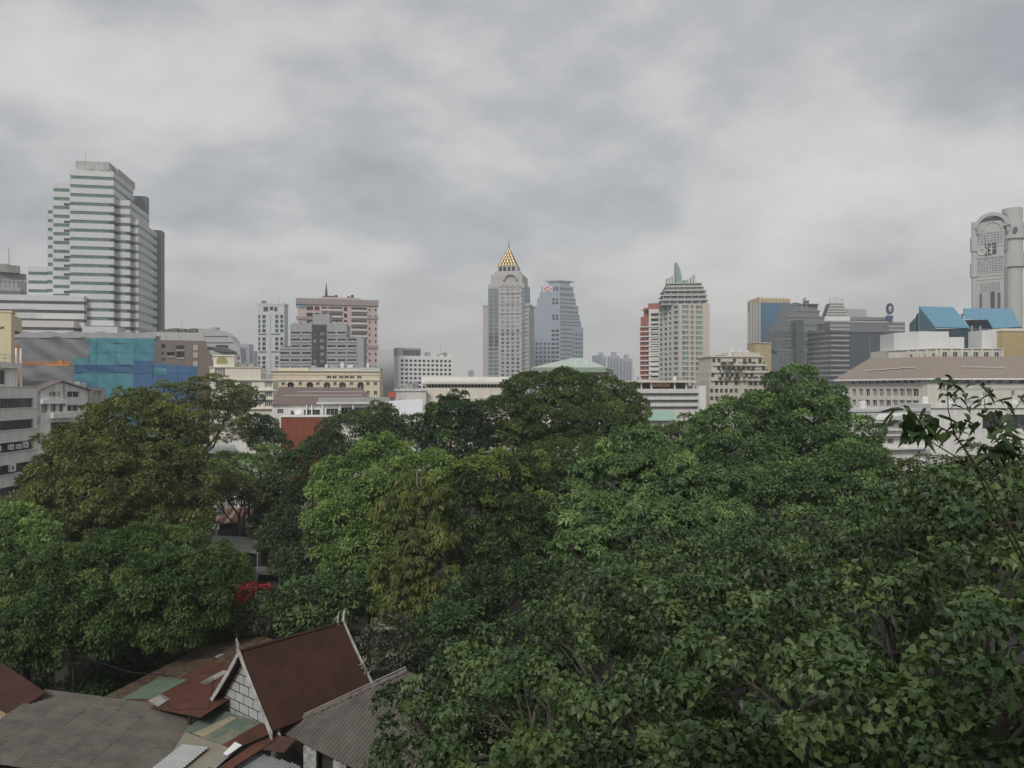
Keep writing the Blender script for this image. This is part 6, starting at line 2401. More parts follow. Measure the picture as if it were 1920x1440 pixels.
def near_roofs():
    # A: cement sheet shed, flutes running left to right
    b = root('cement_roofed_shed', 'long shed with grey corrugated cement sheet roof', 'shed', -19, 35)
    O = Vector((-22.9, 31.2, 5.30))
    eu = Vector((7.9, .25, -1.15)); ev = Vector((-.05, 6.9, .0))
    corr_roof(b, O, eu, ev, eu.length, ev.length, 6, 8, CORR, amp=.085, pitch=.215, seed=2)
    m = MB()
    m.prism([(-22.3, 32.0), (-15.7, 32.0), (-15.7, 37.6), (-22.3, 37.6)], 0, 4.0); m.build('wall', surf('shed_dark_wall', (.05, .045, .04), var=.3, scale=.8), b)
    m = MB()
    for y in (31.5, 33.4, 35.4, 37.4):
        m.hexa([(-22.8, y, 5.1), (-22.8, y + .1, 5.1), (-22.8, y + .1, 5.24), (-22.8, y, 5.24)], [(-15.3, y, 4.0), (-15.3, y + .1, 4.0), (-15.3, y + .1, 4.14), (-15.3, y, 4.14)])
    m.build('rafter', WOODD, b)
    m = MB(); m.prism([(-23.1, 31.2), (-22.85, 31.2), (-22.85, 34.6), (-23.1, 34.6)], 5.02, 5.42); m.build('verge_board', M_WHITE2, b)

    # F: brown roof left of it
    pl = Plane(W(87, 1297, 37.0), W(0, 1240, 39.6), W(20, 1342, 35.6))
    b = root('brown_sheet_house', 'house end with smooth brown sheet roof beside cement shed', 'house', -26, 38)
    panel(b, pl, [(86, 1298), (20, 1341), (-60, 1298), (-60, 1205), (0, 1240)], BROWN, up=.0, th=.06, name='roof')
    m = MB()
    q = [pl.at(20, 1341, -.07), pl.at(-60, 1298, -.07)]
    m.hexa([q[0], q[1], q[1] - Vector((0, 0, .4)), q[0] - Vector((0, 0, .4))], [p + Vector((.1, .15, 0)) for p in (q[0], q[1], q[1] - Vector((0, 0, .4)), q[0] - Vector((0, 0, .4)))]); m.build('eave_board', surf('tan_board', (.36, .28, .19), var=.2), b)
    m = MB(); m.prism([(-29, 36.2), (-24.2, 36.4), (-24.0, 40.5), (-29, 40.5)], 0, 4.1); m.build('wall', surf('dim_wall', (.30, .28, .25), var=.2), b)

    # B: patched lean-to along the lane
    P0, P1 = W(190, 1309, 41.0), W(440, 1183, 52.5)
    e = (P1 - P0); side = Vector((e.y, -e.x, 0)).normalized()
    if side.x < 0:
        side = -side
    pl = Plane(P0, P1, P0 + side * 5 + Vector((0, 0, .85)))
    b = root('patched_lean_to', 'rusty lean-to roof patched with green and white sheets', 'shed', -17.5, 45)
    # sheets in strips along the eave
    A, B2, C, D = (190, 1309), (440, 1183), (575, 1212), (372, 1345)
    def lerp(p, q, t):
        return (p[0] + (q[0] - p[0]) * t, p[1] + (q[1] - p[1]) * t)
    def uv(s, t):
        a = pl.at(*A).lerp(pl.at(*B2), t); c = pl.at(*D).lerp(pl.at(*C), t)
        return a.lerp(c, s)
    r = random.Random(3)
    for si, (s0, s1) in enumerate(((0, .34), (.34, .68), (.68, 1))):
        for ti in range(7):
            t0, t1 = ti / 7, (ti + 1) / 7
            up = pl.n * (.01 * ((si + ti) % 3))
            Q = [uv(s0, t0), uv(s1 + .02, t0), uv(s1 + .02, t1), uv(s0, t1)]
            m = MB(); m.hexa([p + up for p in Q], [p + up - pl.n * .03 for p in Q]); mat = LITTER if (si == 0 or (si == 1 and ti > 3)) else RUST
            m.build('roof_sheet', mat, b)
    for pts, mat in (([(228, 1312), (300, 1272), (352, 1276), (286, 1312)], GREEN_S), ([(278, 1316), (300, 1302), (319, 1312), (297, 1327)], PALE_S),
                     ([(298, 1304), (352, 1277), (402, 1272), (392, 1330), (330, 1332)], surf('bright_rust_sheet', (.10, .034, .023), rough=.7, var=.25, scale=1.3)),
                     ([(374, 1282), (420, 1258), (428, 1262), (385, 1286)], PALE_S), ([(403, 1233), (416, 1227), (420, 1229), (407, 1235)], PALE_S)):
        panel(b, pl, pts, mat, up=.06, name='roof_patch')
    m = MB(); q = [uv(0, 0), uv(0, 1)]
    m.hexa([q[0], q[1], q[1] - Vector((0, 0, .18)), q[0] - Vector((0, 0, .18))], [p + side * .06 for p in (q[0], q[1], q[1] - Vector((0, 0, .18)), q[0] - Vector((0, 0, .18)))]); m.build('eave_board', surf('tan_board', (.36, .28, .19), var=.2), b)
    m = MB()
    for t in (.02, .3, .6, .95):
        q = uv(.03, t); m.box(q.x - .07, q.x + .07, q.y - .07, q.y + .07, 0, q.z - .1)
        q = uv(.9, t); m.box(q.x - .07, q.x + .07, q.y - .07, q.y + .07, 0, q.z - .1)
    m.build('post', WOODD, b)
    m = MB()
    q = [uv(.25, .02), uv(.9, .02), uv(.9, .98), uv(.25, .98)]
    m.prism([(p.x, p.y) for p in q], 0, 3.5); m.build('wall', surf('shed_dark_wall', (.05, .045, .04)), b)

    # C: steep gabled Thai house
    b = root('steep_gabled_house', 'steep brown gabled house with white block gable and horn finials', 'house', -10.8, 38)
    u = Vector((math.sin(math.radians(40)), math.cos(math.radians(40)), 0)); s = Vector((u.y, -u.x, 0))
    r0 = Vector((-12.6, 35.7, 8.0)); Lr = 5.9
    hw, ez = 2.55, 5.05
    def pt(a, c, k, up=0.0):
        """a along ridge, c across (-1..1), eased down the slope"""
        f_ = abs(c)
        z = 8.0 - (8.0 - ez) * (f_ ** .93)
        return r0 + u * a + s * (c * hw) + Vector((0, 0, z - 8.0 + up))
    for sd in (1, -1):
        npan = 7
        for i in range(npan):
            m = MB()
            a0, a1 = Lr * i / npan, Lr * (i + 1) / npan
            for j in range(4):
                c0, c1 = sd * j / 4, sd * (j + 1) / 4
                q = [pt(a0, c0, 0), pt(a1, c0, 0), pt(a1, c1, 0), pt(a0, c1, 0)]
                m.hexa(q, [p - Vector((0, 0, .05)) for p in q])
            m.build('roof_sheet', BROWN, b)
            if i:
                m = MB()
                m.tube([pt(a0, sd * .03, 0, .012), pt(a0, sd * .5, 0, .012), pt(a0, sd, 0, .012)], [.012] * 3, 4); m.build('seam', BROWN, b)
    m = MB(); m.tube([pt(.05, 0, 0, .03), pt(Lr - .05, 0, 0, .03)], [.07, .07], 6); m.build('ridge_cap', BROWN, b)
    # barge boards with horn finials
    for a in (-.04, Lr + .04):
        for sd in (1, -1):
            m = MB()
            prev = None
            for j in range(7):
                c = sd * j / 6 * 1.06
                w = .20 + .05 * (j == 6)
                top, low = pt(a, c, 0, .14), pt(a, c, 0, .14 - w * 1.5)
                if prev:
                    q = [prev[0], prev[1], low, top]
                    m.hexa(q, [p + u * .06 for p in q])
                prev = (top, low)
            m.build('barge_board', WPAINT, b)
        m = MB()
        base = pt(a, 0, 0, .05)
        dirn = -u if a < 0 else u
        m.tube([base, base + Vector((0, 0, .35)) + dirn * .02, base + Vector((0, 0, .55)) + dirn * .10, base + Vector((0, 0, .68)) + dirn * .06], [.08, .07, .045, .01], 6)
        if a > 0:
            base2 = base - u * .35
            m.tube([base2 - Vector((0, 0, .1)), base2 + Vector((0, 0, .3)), base2 + Vector((0, 0, .62)) + u * .1], [.07, .05, .01], 6)
        m.build('horn_finial', WPAINT, b)
    # gable wall of painted blocks, set in from the verge
    gy = .5
    def gp(c, z, o=0.0):
        return r0 + u * (gy - o) + s * c + Vector((0, 0, z - 8.0))
    zb = 4.42
    zt = 7.75
    m = MB()
    wid = lambda z: hw * .93 * max(0.0, (8.0 - z) / (8.0 - ez)) ** 1.06
    m.poly([gp(-wid(zb), zb), gp(wid(zb), zb), gp(0, zt)]); m.build('mortar_wall', M_BLACK, b)
    rows = 7
    rh = .45
    blk = surf('white_block', (.42, .43, .43), var=.10, scale=3)
    for k in range(rows):
        z0, z1 = zb + k * rh + .031, zb + (k + 1) * rh - .031
        w0, w1 = wid(z0), wid(z1)
        if k >= 5:
            cuts = [-9, 9]
        else:
            cuts = [-2.72 + (k % 2) * .39 + i * .78 for i in range(8)]
        for c0, c1 in zip(cuts[:-1], cuts[1:]):
            a0, a1 = max(c0 + .031, -w0), min(c1 - .031, w0)
            t0, t1 = max(c0 + .031, -w1), min(c1 - .031, w1)
            if a1 - a0 < .06:
                continue
            if t1 < t0:
                t0 = t1 = (a0 if abs(a0) < abs(a1) else a1) if t1 < t0 else t0
                t0 = t1 = max(min(t0, w1), -w1)
            q = [gp(a0, z0, .03), gp(a1, z0, .03), gp(t1, z1, .03), gp(t0, z1, .03)]
            m = MB(); m.hexa(q, [p + u * .025 for p in q]); m.build('block', blk, b)
    m = MB()
    c0 = r0 + u * .7; 
    Q = [c0 - s * 1.9, c0 + s * 1.9, c0 + s * 1.9 + u * 4.6, c0 - s * 1.9 + u * 4.6]
    m.prism([(p.x, p.y) for p in Q], 0, 5.0); m.build('wall', surf('house_wall', (.32, .30, .27), var=.2), b)

    # D: patched flat sheets in front of the gable
    g0 = r0 + u * .6 - Vector((0, 0, 3.15)); 
    pl = Plane(g0 - s * 2.5, g0 + s * 2.5, g0 - u * 4 - Vector((0, 0, .55)))
    b = root('patched_porch_roof', 'low porch roof of faded green and cream sheets below gable', 'shed', -13.4, 33.5)
    G2 = surf('green_sheet_worn', (.115, .16, .12), var=.15, scale=1.6, col2=(.20, .19, .14), patch=.8)
    panel(b, pl, [(372, 1332), (398, 1325), (450, 1343), (398, 1386), (347, 1371)], GREEN_S, up=.02)
    panel(b, pl, [(450, 1343), (490, 1356), (418, 1397), (374, 1383)], G2, up=.035)
    panel(b, pl, [(432, 1345), (444, 1348), (382, 1383), (362, 1377)], surf('cream_stain_sheet', (.33, .30, .20), var=.2), up=.05, name='roof_patch')
    panel(b, pl, [(490, 1356), (512, 1363), (520, 1371), (438, 1405), (418, 1397)], RUST, up=.02)
    panel(b, pl, [(347, 1372), (418, 1397), (433, 1404), (396, 1436), (380, 1450), (300, 1450), (318, 1418)], CREAM_S, up=.0)
    panel(b, pl, [(433, 1404), (450, 1400), (400, 1445), (392, 1436)], surf('grey_trim_sheet', (.25, .24, .23), var=.2), up=.02)
    panel(b, pl, [(441, 1395), (454, 1401), (427, 1420), (419, 1417)], M_WHITE2, up=.10, name='roof_patch')
    panel(b, pl, [(470, 1396), (512, 1376), (516, 1384), (400, 1462), (388, 1452)], RUST, up=-.05)
    panel(b, pl, [(513, 1373), (556, 1381), (532, 1406), (478, 1399)], surf('dull_red_sheet_b', (.085, .042, .035), var=.2), up=-.1)
    m = MB()
    for px, py in ((350, 1376), (500, 1362), (390, 1440), (425, 1405)):
        q = pl.at(px, py); m.box(q.x - .06, q.x + .06, q.y - .06, q.y + .06, 0, q.z - .12)
    m.build('post', WOODD, b)
    # loose white corrugated sheet resting on it
    q = [pl.at(344, 1400, .12), pl.at(393, 1406, .12), pl.at(330, 1446, .12)]
    w = root('loose_white_sheet', 'loose white corrugated sheet lying on cream porch roof', 'metal sheet', q[0].x, q[0].y, z=q[0].z)
    corr_roof(w, q[0], q[1] - q[0], q[2] - q[0], (q[1] - q[0]).length, (q[2] - q[0]).length, 1, 1, corr_mat('white_corrugated', (.36, .37, .37), rnd=.03, stain=.1), amp=.03, pitch=.16, lap=0)
    # G: pale corrugated awning at the very front
    plg = Plane((-12.9, 30.2, 3.9), (-9.2, 31.5, 3.6), (-12.2, 27.2, 3.2))
    q = [plg.at(468, 1405), plg.at(566, 1436), plg.at(390, 1462)]
    g2 = root('striped_awning', 'pale striped corrugated awning beside rusty strip roof', 'awning', q[0].x, q[0].y - 1)
    corr_roof(g2, q[0], q[2] - q[0], q[1] - q[0], (q[2] - q[0]).length + 1.5, (q[1] - q[0]).length, 2, 5, CORR_L, amp=.025, pitch=.15, seed=6)
    m = MB()
    for px, py in ((470, 1412), (556, 1440), (420, 1452)):
        v = plg.at(px, py); m.box(v.x - .05, v.x + .05, v.y - .05, v.y + .05, 0, v.z - .08)
    m.build('post', WOODD, g2)

    # E: hipped corrugated roof at the right
    b = root('hipped_cement_house', 'house with hipped corrugated cement roof under heart-leaved tree', 'house', -6.5, 36)
    C0 = Vector((-10.75, 35.35, 4.5))
    e = Vector((s.x, s.y, 0)); up = Vector((u.x, u.y, .60))
    k = up.length
    half = 4.2
    Le = 10.5
    def clip(v, a, c):
        lim = min(v, Le - v, half) * k
        return (min(a, lim), min(c, lim))
    corr_roof(b, C0, up, e, half * k, Le, 4, 12, CORR, amp=.055, pitch=.20, seed=8, clip=clip)
    m = MB()
    R0, R1 = C0 + e * half + Vector((u.x, u.y, .6)) * half, C0 + e * (Le - half) + Vector((u.x, u.y, .6)) * half
    Bk0, Bk1 = C0 + Vector((u.x, u.y, 0)) * 2 * half, C0 + e * Le + Vector((u.x, u.y, 0)) * 2 * half
    C1 = C0 + e * Le
    dz = Vector((0, 0, -.03))
    for q in ([C0, R0, Bk0], [Bk0, R0, R1, Bk1], [C1, Bk1, R1]):
        m.poly([p + dz for p in q]); 
    m.build('roof_slope', CORR, b)
    m = MB(); n = 14
    for i in range(n):
        a = C0.lerp(R0, i / n) + Vector((0, 0, .05)); c = C0.lerp(R0, (i + .93) / n) + Vector((0, 0, .07 + .03 * (i % 2)))
        m.tube([a, c], [.13, .10], 6)
    m.build('hip_tile', surf('hip_mortar', (.15, .13, .118), var=.3, scale=3), b)
    m = MB(); m.tube([C0 + Vector((-.1, .1, .12)), R0 + Vector((-.1, .1, .2))], [.035, .035], 6); m.build('conduit', surf('conduit_pink', (.24, .21, .20)), b)
    m = MB(); q = [C0 + e * .9 + u * .8, C0 + e * (Le - .8) + u * .8, C0 + e * (Le - .8) + u * 7.4, C0 + e * .9 + u * 7.4]
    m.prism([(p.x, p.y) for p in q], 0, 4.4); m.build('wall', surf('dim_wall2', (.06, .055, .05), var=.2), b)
    for t, w in ((2.15, .28), (4.25, .28), (6.4, .28)):
        m = MB(); v = C0 + e * t + u * .35; m.prism([(v.x - w, v.y - w), (v.x + w, v.y - w), (v.x + w, v.y + w), (v.x - w, v.y + w)], 0, 4.45); m.build('column', WPAINT, b)
    m = MB(); v = C0 + e * 1.1 + u * .03 + Vector((0, 0, -.06)); m.tube([v, v + Vector((.05, -.05, -.12)), v + Vector((.14, -.08, -.16)), v + Vector((.2, -.06, -.06))], [.02] * 4, 5); m.build('gutter_hook', M_STEEL, b)
    # blue barrel by the column
    v = C0 + e * 3.15 + u * .3
    br = root('blue_barrel', 'blue plastic barrel stack between white columns under hipped eave', 'barrel', v.x, v.y)
    m = MB(); n = 16
    prof = [(.0, .36), (.1, .40), (.5, .40), (.55, .42), (.6, .40), (1.1, .40), (1.15, .42), (1.2, .40), (1.6, .38), (1.7, .33)]
    m.tube([(v.x, v.y, z) for z, _ in prof] + [(v.x, v.y, 1.72)], [r_ for _, r_ in prof] + [.30], n)
    m.tube([(v.x, v.y, 1.73 + z) for z, _ in prof], [r_ for _, r_ in prof], n); m.build('barrel_body', surf('barrel_blue', (.02, .07, .26), rough=.4, var=.08), br, smooth=True)

    # dim hut wall and pipes in the lane below the mango trees
    h = root('lane_hut', 'small hut with pale wall in shade under mango trees', 'hut', X(116, 48), 48.5)
    m = MB(); m.prism([(X(103, 48), 48), (X(128, 48), 48), (X(128, 48), 51), (X(103, 48), 51)], 0, 4.6); m.build('wall', surf('hut_pale_wall', (.36, .34, .30), var=.15), h)
    m = MB(); m.hexa([(-28.8, 47.4, 4.5), (-26.9, 47.4, 4.5), (-26.9, 51.3, 5.0), (-28.8, 51.3, 5.0)], [(-28.8, 47.4, 4.62), (-26.9, 47.4, 4.62), (-26.9, 51.3, 5.12), (-28.8, 51.3, 5.12)]); m.build('roof', CORR, h)
    p_ = root('utility_pole', 'leaning utility post hung with cables beside pale hut wall', 'pole', X(138, 44), 44)
    m = MB(); m.tube([(X(138, 44), 44, 0), (X(137, 44), 44, 5.6)], [.08, .06], 8); m.build('post', WOODD, p_)
    m = MB()
    for k_ in range(3):
        z_ = 5.3 - k_ * .35
        m.box(X(137, 44) - .5, X(137, 44) + .5, 43.82, 43.92, z_, z_ + .09)
    m.build('crossarm', WOODD, p_)
    m = MB(); m.tube([(X(137, 44), 43.8, 5.2), (-21, 42.5, 4.6), (-18, 41.5, 4.75)], [.03, .03, .03], 5); m.build('cable', M_BLACK, p_)

    # huts and roofs half hidden among the trees
    def hut(name, label, cat, pts, dpl, mat, wallmat, th=.06, sheets=0):
        a, c, e2, g = [W(px, py, dd) for px, py, dd in pts]
        cx, cy = (a + c + e2 + g).x / 4, (a + c + e2 + g).y / 4
        h = root(name, label, cat, cx, cy)
        if sheets:
            for i in range(sheets):
                q = [g.lerp(e2, i / sheets), g.lerp(e2, (i + .97) / sheets), a.lerp(c, (i + .97) / sheets), a.lerp(c, i / sheets)]
                q = [a.lerp(c, i / sheets), a.lerp(c, (i + .97) / sheets), g.lerp(e2, (i + .97) / sheets), g.lerp(e2, i / sheets)]
                o = Vector((0, 0, .03 * (i % 2)))
                m = MB(); m.hexa([p + o for p in q], [p + o - Vector((0, 0, th)) for p in q]); m.build('roof_sheet', mat[i % len(mat)], h)
        else:
            m = MB(); m.hexa([a, c, e2, g], [p - Vector((0, 0, th)) for p in (a, c, e2, g)]); m.build('roof', mat[0], h)
        zl = min(a.z, c.z, e2.z, g.z) - th - .25
        ce = (a + c + e2 + g) / 4
        q = [ce.lerp(p, .82) for p in (a, c, e2, g)]
        m = MB(); m.prism([(p.x, p.y) for p in q], 0, zl); m.build('wall', wallmat, h)
        m = MB()
        for p in [ce.lerp(p, .93) for p in (a, c, e2, g)]:
            m.box(p.x - .06, p.x + .06, p.y - .06, p.y + .06, 0, p.z - th - .02)
        m.build('post', M_STEEL, h)
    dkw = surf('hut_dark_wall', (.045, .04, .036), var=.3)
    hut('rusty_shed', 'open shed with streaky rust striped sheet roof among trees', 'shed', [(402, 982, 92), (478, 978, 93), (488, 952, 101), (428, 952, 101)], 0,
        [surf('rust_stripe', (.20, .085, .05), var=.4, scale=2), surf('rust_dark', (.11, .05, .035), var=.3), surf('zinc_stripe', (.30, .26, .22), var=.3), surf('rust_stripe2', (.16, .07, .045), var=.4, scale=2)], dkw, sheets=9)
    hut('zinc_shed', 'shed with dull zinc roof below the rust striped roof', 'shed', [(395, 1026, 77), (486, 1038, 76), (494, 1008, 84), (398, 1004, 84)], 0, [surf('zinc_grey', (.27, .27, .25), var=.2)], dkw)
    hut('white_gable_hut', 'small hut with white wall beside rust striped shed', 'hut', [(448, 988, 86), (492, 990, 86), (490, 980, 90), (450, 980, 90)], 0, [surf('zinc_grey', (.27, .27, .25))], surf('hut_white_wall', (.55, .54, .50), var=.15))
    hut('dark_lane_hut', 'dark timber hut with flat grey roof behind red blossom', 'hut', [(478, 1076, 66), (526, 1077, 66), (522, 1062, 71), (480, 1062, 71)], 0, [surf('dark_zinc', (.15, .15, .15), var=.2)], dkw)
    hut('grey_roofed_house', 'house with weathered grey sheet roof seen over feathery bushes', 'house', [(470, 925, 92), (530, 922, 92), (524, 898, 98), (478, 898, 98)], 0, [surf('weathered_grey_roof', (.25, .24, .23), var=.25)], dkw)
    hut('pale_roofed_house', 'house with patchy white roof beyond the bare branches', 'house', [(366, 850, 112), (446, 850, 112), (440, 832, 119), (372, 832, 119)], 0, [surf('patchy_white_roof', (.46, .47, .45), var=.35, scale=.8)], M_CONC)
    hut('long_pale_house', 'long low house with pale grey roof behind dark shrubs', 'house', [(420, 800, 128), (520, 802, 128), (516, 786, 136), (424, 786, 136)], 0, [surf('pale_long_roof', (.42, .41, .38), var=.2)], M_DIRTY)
    hut('brown_gable_hut', 'hut with dark brown roof in deep shade below dark tree', 'hut', [(885, 1116, 60), (955, 1122, 60), (945, 1070, 67), (898, 1066, 67)], 0, [surf('hut_roof_brown', (.10, .075, .065), var=.2)], dkw)  # dark brown roof colour for this hut


near_roofs()

# ------------------------------------------------------------------ foliage
T_DIAMOND = (np.array([(0, 0, 0), (.45, .5, .10), (1, 0, -.06), (.45, -.5, .10)]), np.array([(0, 2, 1), (0, 3, 2)]))
T_HEART = (np.array([(0.08, 0, 0), (-.04, .22, .05), (.16, .46, .10), (.50, .36, .07), (.76, .12, -.02), (1.15, 0, -.16),
                     (.76, -.12, -.02), (.50, -.36, .07), (.16, -.46, .10), (-.04, -.22, .05)]),
           np.array([(0, 2, 1), (0, 3, 2), (0, 4, 3), (0, 5, 4), (0, 6, 5), (0, 7, 6), (0, 8, 7), (0, 9, 8)]))
T_HEART4 = (np.array([(0, 0, 0), (.20, .46, .10), (.62, .25, .04), (1.12, 0, -.14), (.62, -.25, .04), (.20, -.46, .10)]),
            np.array([(0, 2, 1), (0, 3, 2), (0, 4, 3), (0, 5, 4)]))


def norm(a):
    return a / np.maximum(np.linalg.norm(a, axis=1, keepdims=True), 1e-9)


def leaf_arrays(P, D, N, L, Wd, tpl):
    D = norm(D)
    S = norm(np.cross(N, D))
    N = np.cross(D, S)
    V, Fc = tpl
    n, k = len(P), len(V)
    co = (P[:, None, :] + D[:, None, :] * (V[None, :, 0, None] * L[:, None, None])
          + S[:, None, :] * (V[None, :, 1, None] * (L * Wd)[:, None, None]) + N[:, None, :] * (V[None, :, 2, None] * L[:, None, None]))
    fc = Fc[None, :, :] + (np.arange(n) * k)[:, None, None]
    return co.reshape(-1, 3), fc.reshape(-1, 3)


def np_mesh(name, V, Fc, tint, mat):
    me = bpy.data.meshes.new(name)
    me.vertices.add(len(V)); me.vertices.foreach_set('co', V.astype(np.float32).ravel())
    me.loops.add(len(Fc) * 3); me.loops.foreach_set('vertex_index', Fc.astype(np.int32).ravel())
    me.polygons.add(len(Fc)); me.polygons.foreach_set('loop_start', np.arange(0, len(Fc) * 3, 3, dtype=np.int32))
    me.update(calc_edges=True)
    a = me.attributes.new('tint', 'FLOAT', 'FACE'); a.data.foreach_set('value', tint.astype(np.float32))
    me.materials.append(mat)
    return me


def lump(dirs, seed, k=6, fr=4.2):
    r = np.random.default_rng(seed)
    s = np.zeros(len(dirs))
    for _ in range(k):
        a = r.normal(size=3); a = a / np.linalg.norm(a) * r.uniform(.6, 1.4) * fr
        s += np.sin(dirs @ a + r.uniform(0, 6.28))
    return s / k


def tufts(blobs, rt, space, seed, under=.35, back=.5, amp=.32, fit=1.0):
    """leaf tufts spread over the skin of the crown masses, kept apart so dark gaps stay between them"""
    r = np.random.default_rng(seed)
    P, Nn, Rr = [], [], []
    acc = np.zeros((0, 3))
    for bi, (c, R) in enumerate(blobs):
        c, R = np.array(c), np.array(R)
        R = np.maximum(R - rt * .40 * fit, R * .35)
        area = 4 * math.pi * ((R[0] * R[1]) ** 1.6 + (R[0] * R[2]) ** 1.6 + (R[1] * R[2]) ** 1.6) ** (1 / 1.6) / 3 ** (1 / 1.6)
        n = int(area / (rt * rt) * 3.0) + 10
        d = norm(r.normal(size=(n, 3)))
        keep = (r.random(n) < np.where(d[:, 2] < -.3, under, 1.0)) & (r.random(n) < np.where(d[:, 1] > .45, back, 1.0))
        d = d[keep]
        rad = (1 - np.abs(r.normal(0, .08, len(d)))) * (1 + amp * lump(d, seed * 31 + bi))
        spray = r.random(len(d)) < .12
        rad[spray] *= r.uniform(1.06, 1.28, spray.sum())
        Q = c + d * rad[:, None] * R
        nn = norm(d / R)
        for q, v, sp in zip(Q, nn, spray):
            bad = False
            for c2, R2 in blobs:
                if np.linalg.norm((q - np.array(c2)) / np.array(R2)) < .60:
                    bad = True; break
            if bad:
                continue
            k = rt * float(np.clip(r.normal(1, .30), .45, 1.7)) * (.6 if sp else 1.0)
            if len(acc) and np.min(np.sum((acc - q) ** 2, axis=1)) < (space * (k + rt) * .5) ** 2:
                continue
            acc = np.vstack([acc, q])
            P.append(q); Nn.append(v); Rr.append(k)
    return np.array(P), np.array(Nn), np.array(Rr)


def foliage(C, Nn, Rr, rt, per, L, wd, flat, mode, seed, tint_sd=.16, tips=None, base_t=.5, leafvar=.36):
    r = np.random.default_rng(seed + 5)
    cnt = np.maximum(3, (per * (Rr / rt) ** 2).astype(int))
    ci = np.repeat(np.arange(len(C)), cnt)
    n = len(ci)
    UP = np.array((0, 0, 1.0))
    v = norm(norm(r.normal(size=(n, 3))) + .50 * UP + .45 * Nn[ci])
    R = Rr[ci][:, None]
    if mode == 'droop':
        ang = r.uniform(0, 6.283, n)
        out = np.stack([np.cos(ang), np.sin(ang), np.zeros(n)], 1)
        P = C[ci] + out * R * (r.random(n) * .55)[:, None] + UP * (r.normal(.25, .22, n) * Rr[ci])[:, None]
        D = out * .7 - UP * r.uniform(.3, 1.3, n)[:, None] + r.normal(0, .15, (n, 3))
        Nl = UP * .55 + out * .6 + r.normal(0, .18, (n, 3))
    else:
        sh = 1 - np.abs(r.normal(0, .22, n))
        P = C[ci] + v * R * np.array((1, 1, flat)) * sh[:, None]
        if mode == 'round':
            D = v * .75 - UP * .35 + r.normal(0, .45, (n, 3))
            Nl = v * .6 + UP * .65 + r.normal(0, .28, (n, 3))
        elif mode == 'flat':
            D = v * np.array((1, 1, .2)) - UP * .12 + r.normal(0, .4, (n, 3)) * np.array((1, 1, .4))
            Nl = UP + .35 * v + r.normal(0, .30, (n, 3))
        elif mode == 'hang':
            D = v * .45 - UP * .75 + r.normal(0, .55, (n, 3))
            Nl = v * .55 + UP * .55 + r.normal(0, .40, (n, 3))
        else:
            D = r.normal(size=(n, 3)); Nl = v * .4 + UP * .5 + r.normal(0, .5, (n, 3))
    ct = r.normal(0, tint_sd, len(C))
    ct[r.random(len(C)) < .05] += .38                       # a few tufts of young leaves
    t = base_t + ct[ci] + r.normal(0, tint_sd * .6, n)
    if tips is not None:
        hi = tips(C, Nn, r)
        t = np.where(hi[ci], .90 + r.normal(0, .07, n), np.minimum(t, .75))
    Ls = L * np.clip(1 + r.normal(0, leafvar, n), .45, 1.8)
    return P, D, Nl, Ls, np.full(n, wd), np.clip(t, 0, 1)


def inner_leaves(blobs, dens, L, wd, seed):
    """larger, darker tinted fill leaves inside the crown that close the view through it"""
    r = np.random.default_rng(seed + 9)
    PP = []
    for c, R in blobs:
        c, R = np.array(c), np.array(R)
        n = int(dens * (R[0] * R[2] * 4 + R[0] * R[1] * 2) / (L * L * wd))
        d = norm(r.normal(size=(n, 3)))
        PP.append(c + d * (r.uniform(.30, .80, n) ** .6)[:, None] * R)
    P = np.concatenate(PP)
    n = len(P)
    return P, r.normal(size=(n, 3)), r.normal(size=(n, 3)) + np.array((0, -.6, .5)), L * np.clip(1 + r.normal(0, .25, n), .5, 1.6), np.full(n, wd), np.clip(r.normal(.35, .15, n), 0, 1)  # fill leaves get a darker tint than most outer ones


BARK = surf('grey_bark', (.075, .062, .050), var=.3, scale=3, bump=.3)
BARK_P = surf('pale_bark', (.15, .135, .115), var=.3, scale=3, bump=.3)


def limbs(base, blobs, C, r0, seed, twigs=40, mat=None, fork=None, trunk_top=None):
    """trunk, limbs to every crown mass, side branches to some clusters"""
    r = random.Random(seed)
    m = MB()
    base = Vector(base)
    cen = sum((Vector(c) for c, _ in blobs), Vector()) / len(blobs)
    low = min(c[2] - R[2] for c, R in blobs)
    fz = fork if fork is not None else max(1.5, low * .75 + .5)
    fk = Vector((base.x + (cen.x - base.x) * .25, base.y + (cen.y - base.y) * .25, fz))
    m.tube([base, base.lerp(fk, .5) + Vector((r.uniform(-.2, .2), r.uniform(-.2, .2), 0)), fk], [r0 * 1.25, r0, r0 * .85], 8)
    ends = []
    for c, R in blobs:
        c = Vector(c)
        mid = fk.lerp(c, .5) + Vector((r.uniform(-.6, .6), r.uniform(-.6, .6), -.1 * (c - fk).length))
        m.tube([fk, mid, c], [r0 * .6, r0 * .42, r0 * .24], 6, cap=False)
        ends.append((c, mid))
    if len(C):
        for k in range(twigs):
            p = Vector(C[r.randrange(len(C))])
            c, mid = min(ends, key=lambda e: (e[0] - p).length)
            st = c.lerp(mid, r.uniform(0, .5))
            md = st.lerp(p, .55) + Vector((r.uniform(-.3, .3), r.uniform(-.3, .3), r.uniform(-.1, .4)))
            m.tube([st, md, p], [r0 * .16, r0 * .10, r0 * .035], 5, cap=False)
    return m


def pxblobs(L):
    """crown masses as (column, row, depth, half width, half height[, depth factor]) in picture units at that depth"""
    out = []
    for b in L:
        px, py, d, rx, ry = b[:5]
        k = d / F
        q = W(px, py, d)
        out.append(((q.x, q.y, q.z), (rx * k, rx * k * (b[5] if len(b) > 5 else .9), ry * k)))
    return out


NLEAF = [0]


